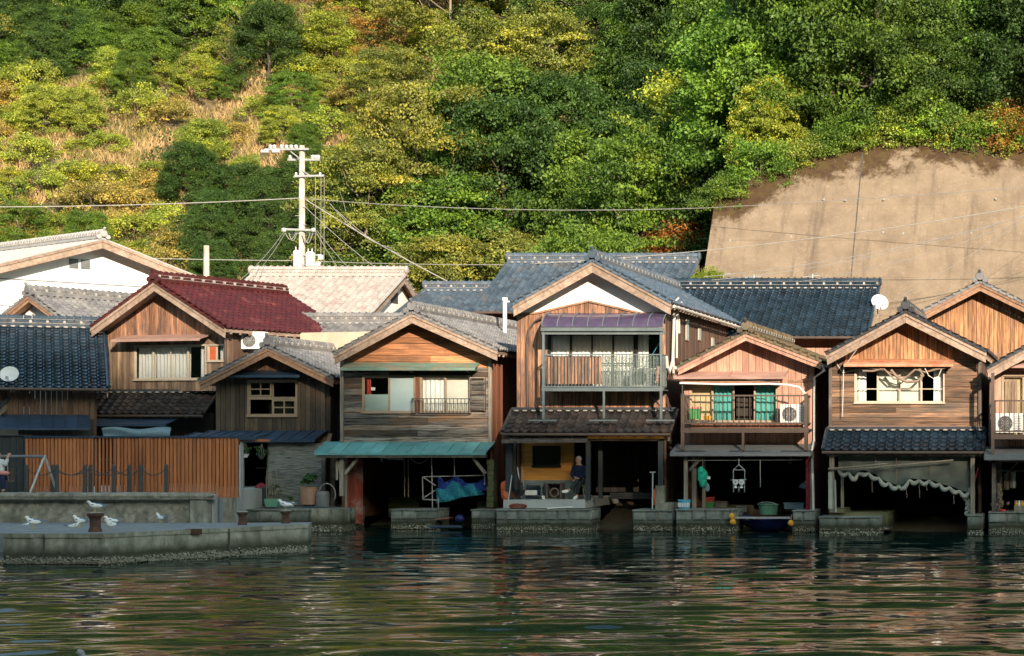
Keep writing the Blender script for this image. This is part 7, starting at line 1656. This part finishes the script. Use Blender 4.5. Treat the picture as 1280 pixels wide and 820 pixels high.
    t = thing('tub', 'mint grey tub above the blue boat', 'tub', (X(961,1.3),1.3,Z(642,1.3))); c = (X(960.5,1.3),1.3,Z(643,1.3)); q = MB(); q.lathe(c, [(.001,0),(.27,0),(.31,.28),(.33,.30),(.33,.33),(.28,.33),(.25,.05),(.001,.05)], 18); q.build('shell', 'mint', t)
    q = MB(); q.tube([(c[0]+.3*math.cos(a),1.0-.02,c[2]+.3+.1*math.sin(a)) for a in [i*.5 for i in range(7)]],.012,5); q.build('handle', 'steel', t)
    # things on the pink balcony
    Yb = .4; bx, bz = PX(Yb), PZ(Yb)
    t = thing('waste_bin', 'green bin with pink rim at the left of the balcony with turquoise curtains', 'bin', (bx(870),Yb,bz(524))); q = MB(); q.prism([(bx(864.5),bz(524)),(bx(875),bz(524)),(bx(876),bz(511)),(bx(863.5),bz(511))],Yb-.15,Yb+.12); q.build('bin', 'green_pl', t); q = MB(); q.box(bx(863),bx(876.5),Yb-.17,Yb+.14,bz(511),bz(508.5)); q.build('rim', 'pinkc', t)
    q = MB(); q.lathe((bx(885),Yb,bz(525)), [(.001,0),(.10,0),(.14,.12),(.11,.13)], 12); single(q, 'orange_pot', 'yellow', (bx(885),Yb,bz(525)), 'orange pot right of the green bin on the balcony', 'pot')
    q = MB(); q.box(bx(860),bx(892),Yb-.1,Yb+.2,bz(527.5),bz(525)); single(q, 'balcony_shelf', 'post', (bx(876),Yb,bz(527)), 'low plank shelf carrying the green bin on the balcony', 'shelf')
    q = MB(); g = random.Random(5)
    for i in range(4): q.ell((bx(823)+g.uniform(-.05,.05), .15, Z(476-i*5,.15)), .055,.05,.085, 7, 5, jit=.2)
    single(q, 'hanging_clothes', 'rope', (bx(823),.15,Z(470,.2)), 'pale tangled cloth hanging at the right end of the tall balcony', 'cloth')
    # --- orange boathouse bay and right edge
    Yf = -.95
    q = MB(); g = random.Random(6)
    for i in range(12): q.ell((X(1209+g.uniform(-3,3),Yf),Yf+.2,Z(612+i*3.0,Yf)),.07,.06,.08,7,5,jit=.25)
    single(q, 'hung_rope_bundle', 'tarp_p', (X(1209,Yf),Yf+.2,Z(640,Yf)), 'pale rope bundle hung on the right post of the tarpaulin bay', 'rope')
    q = MB(); g = random.Random(9)
    for i in range(46):
        k = i/46; q.ell((X(1249+g.gauss(0,1.2+4*k**2),Yf),Yf+.1+g.uniform(-.1,.1),Z(606+31*k,Yf)),.05,.05,.055,6,4,jit=.3)
    single(q, 'net_heap', 'rope', (X(1249,Yf),Yf+.1,Z(640,Yf)), 'heap of pale netting tied to the post at the right edge', 'net')
    q = MB(); q.ell((X(1253,Yf),Yf-.15,Z(638,Yf)),.12,.1,.05,8,5); single(q, 'red_cloth', 'red_pl', (X(1253,Yf),Yf-.15,Z(639,Yf)), 'small red cloth at the foot of the net heap', 'cloth')
    t = thing('beer_crate', 'crate of white and orange bottles cut by the right edge', 'crate', (X(1276,Yf),Yf,Z(639,Yf))); q = MB(); q.box(X(1268,Yf),X(1292,Yf),Yf-.1,Yf+.25,Z(640,Yf),Z(632,Yf)); q.box(X(1268,Yf),X(1292,Yf),Yf+.2,Yf+.25,Z(632,Yf),Z(626,Yf)); q.build('box', 'post_lt', t)
    for i in range(6): q = MB(); c = (X(1270+i*3.8,Yf),Yf,Z(637,Yf)); q.lathe(c, [(.04,0),(.042,.18),(.02,.22),(.02,.27)], 8); q.build('bottle', 'white' if i % 2 else 'yellow', t)
    for p, a, b, lab in ((1258,592,612,'brownish shirt hanging at the right edge, left of the pair'),(1266,590,610,'greyish shirt hanging at the right edge, right of the pair')):
        q = MB(); yy = Yf+.5; wavy(q, X(p-3,yy), X(p+4,yy), Z(b,yy), Z(a,yy), yy, .03, .12); single(q, 'hung_shirt', 'tarp_p' if p == 1266 else 'rope', (X(p,yy),yy,Z(a,yy)), lab, 'shirt')
    q = MB(); q.tube([(X(1256,Yf),Yf+.4,Z(594,Yf)),(X(1272,Yf),Yf+.4,Z(578,Yf))],.02,6); single(q, 'slanted_pole', 'post_lt', (X(1262,Yf),Yf+.4,Z(586,Yf)), 'slanted bamboo pole above the hanging shirts at the right edge', 'pole')
props()
print('trees', NT[0])
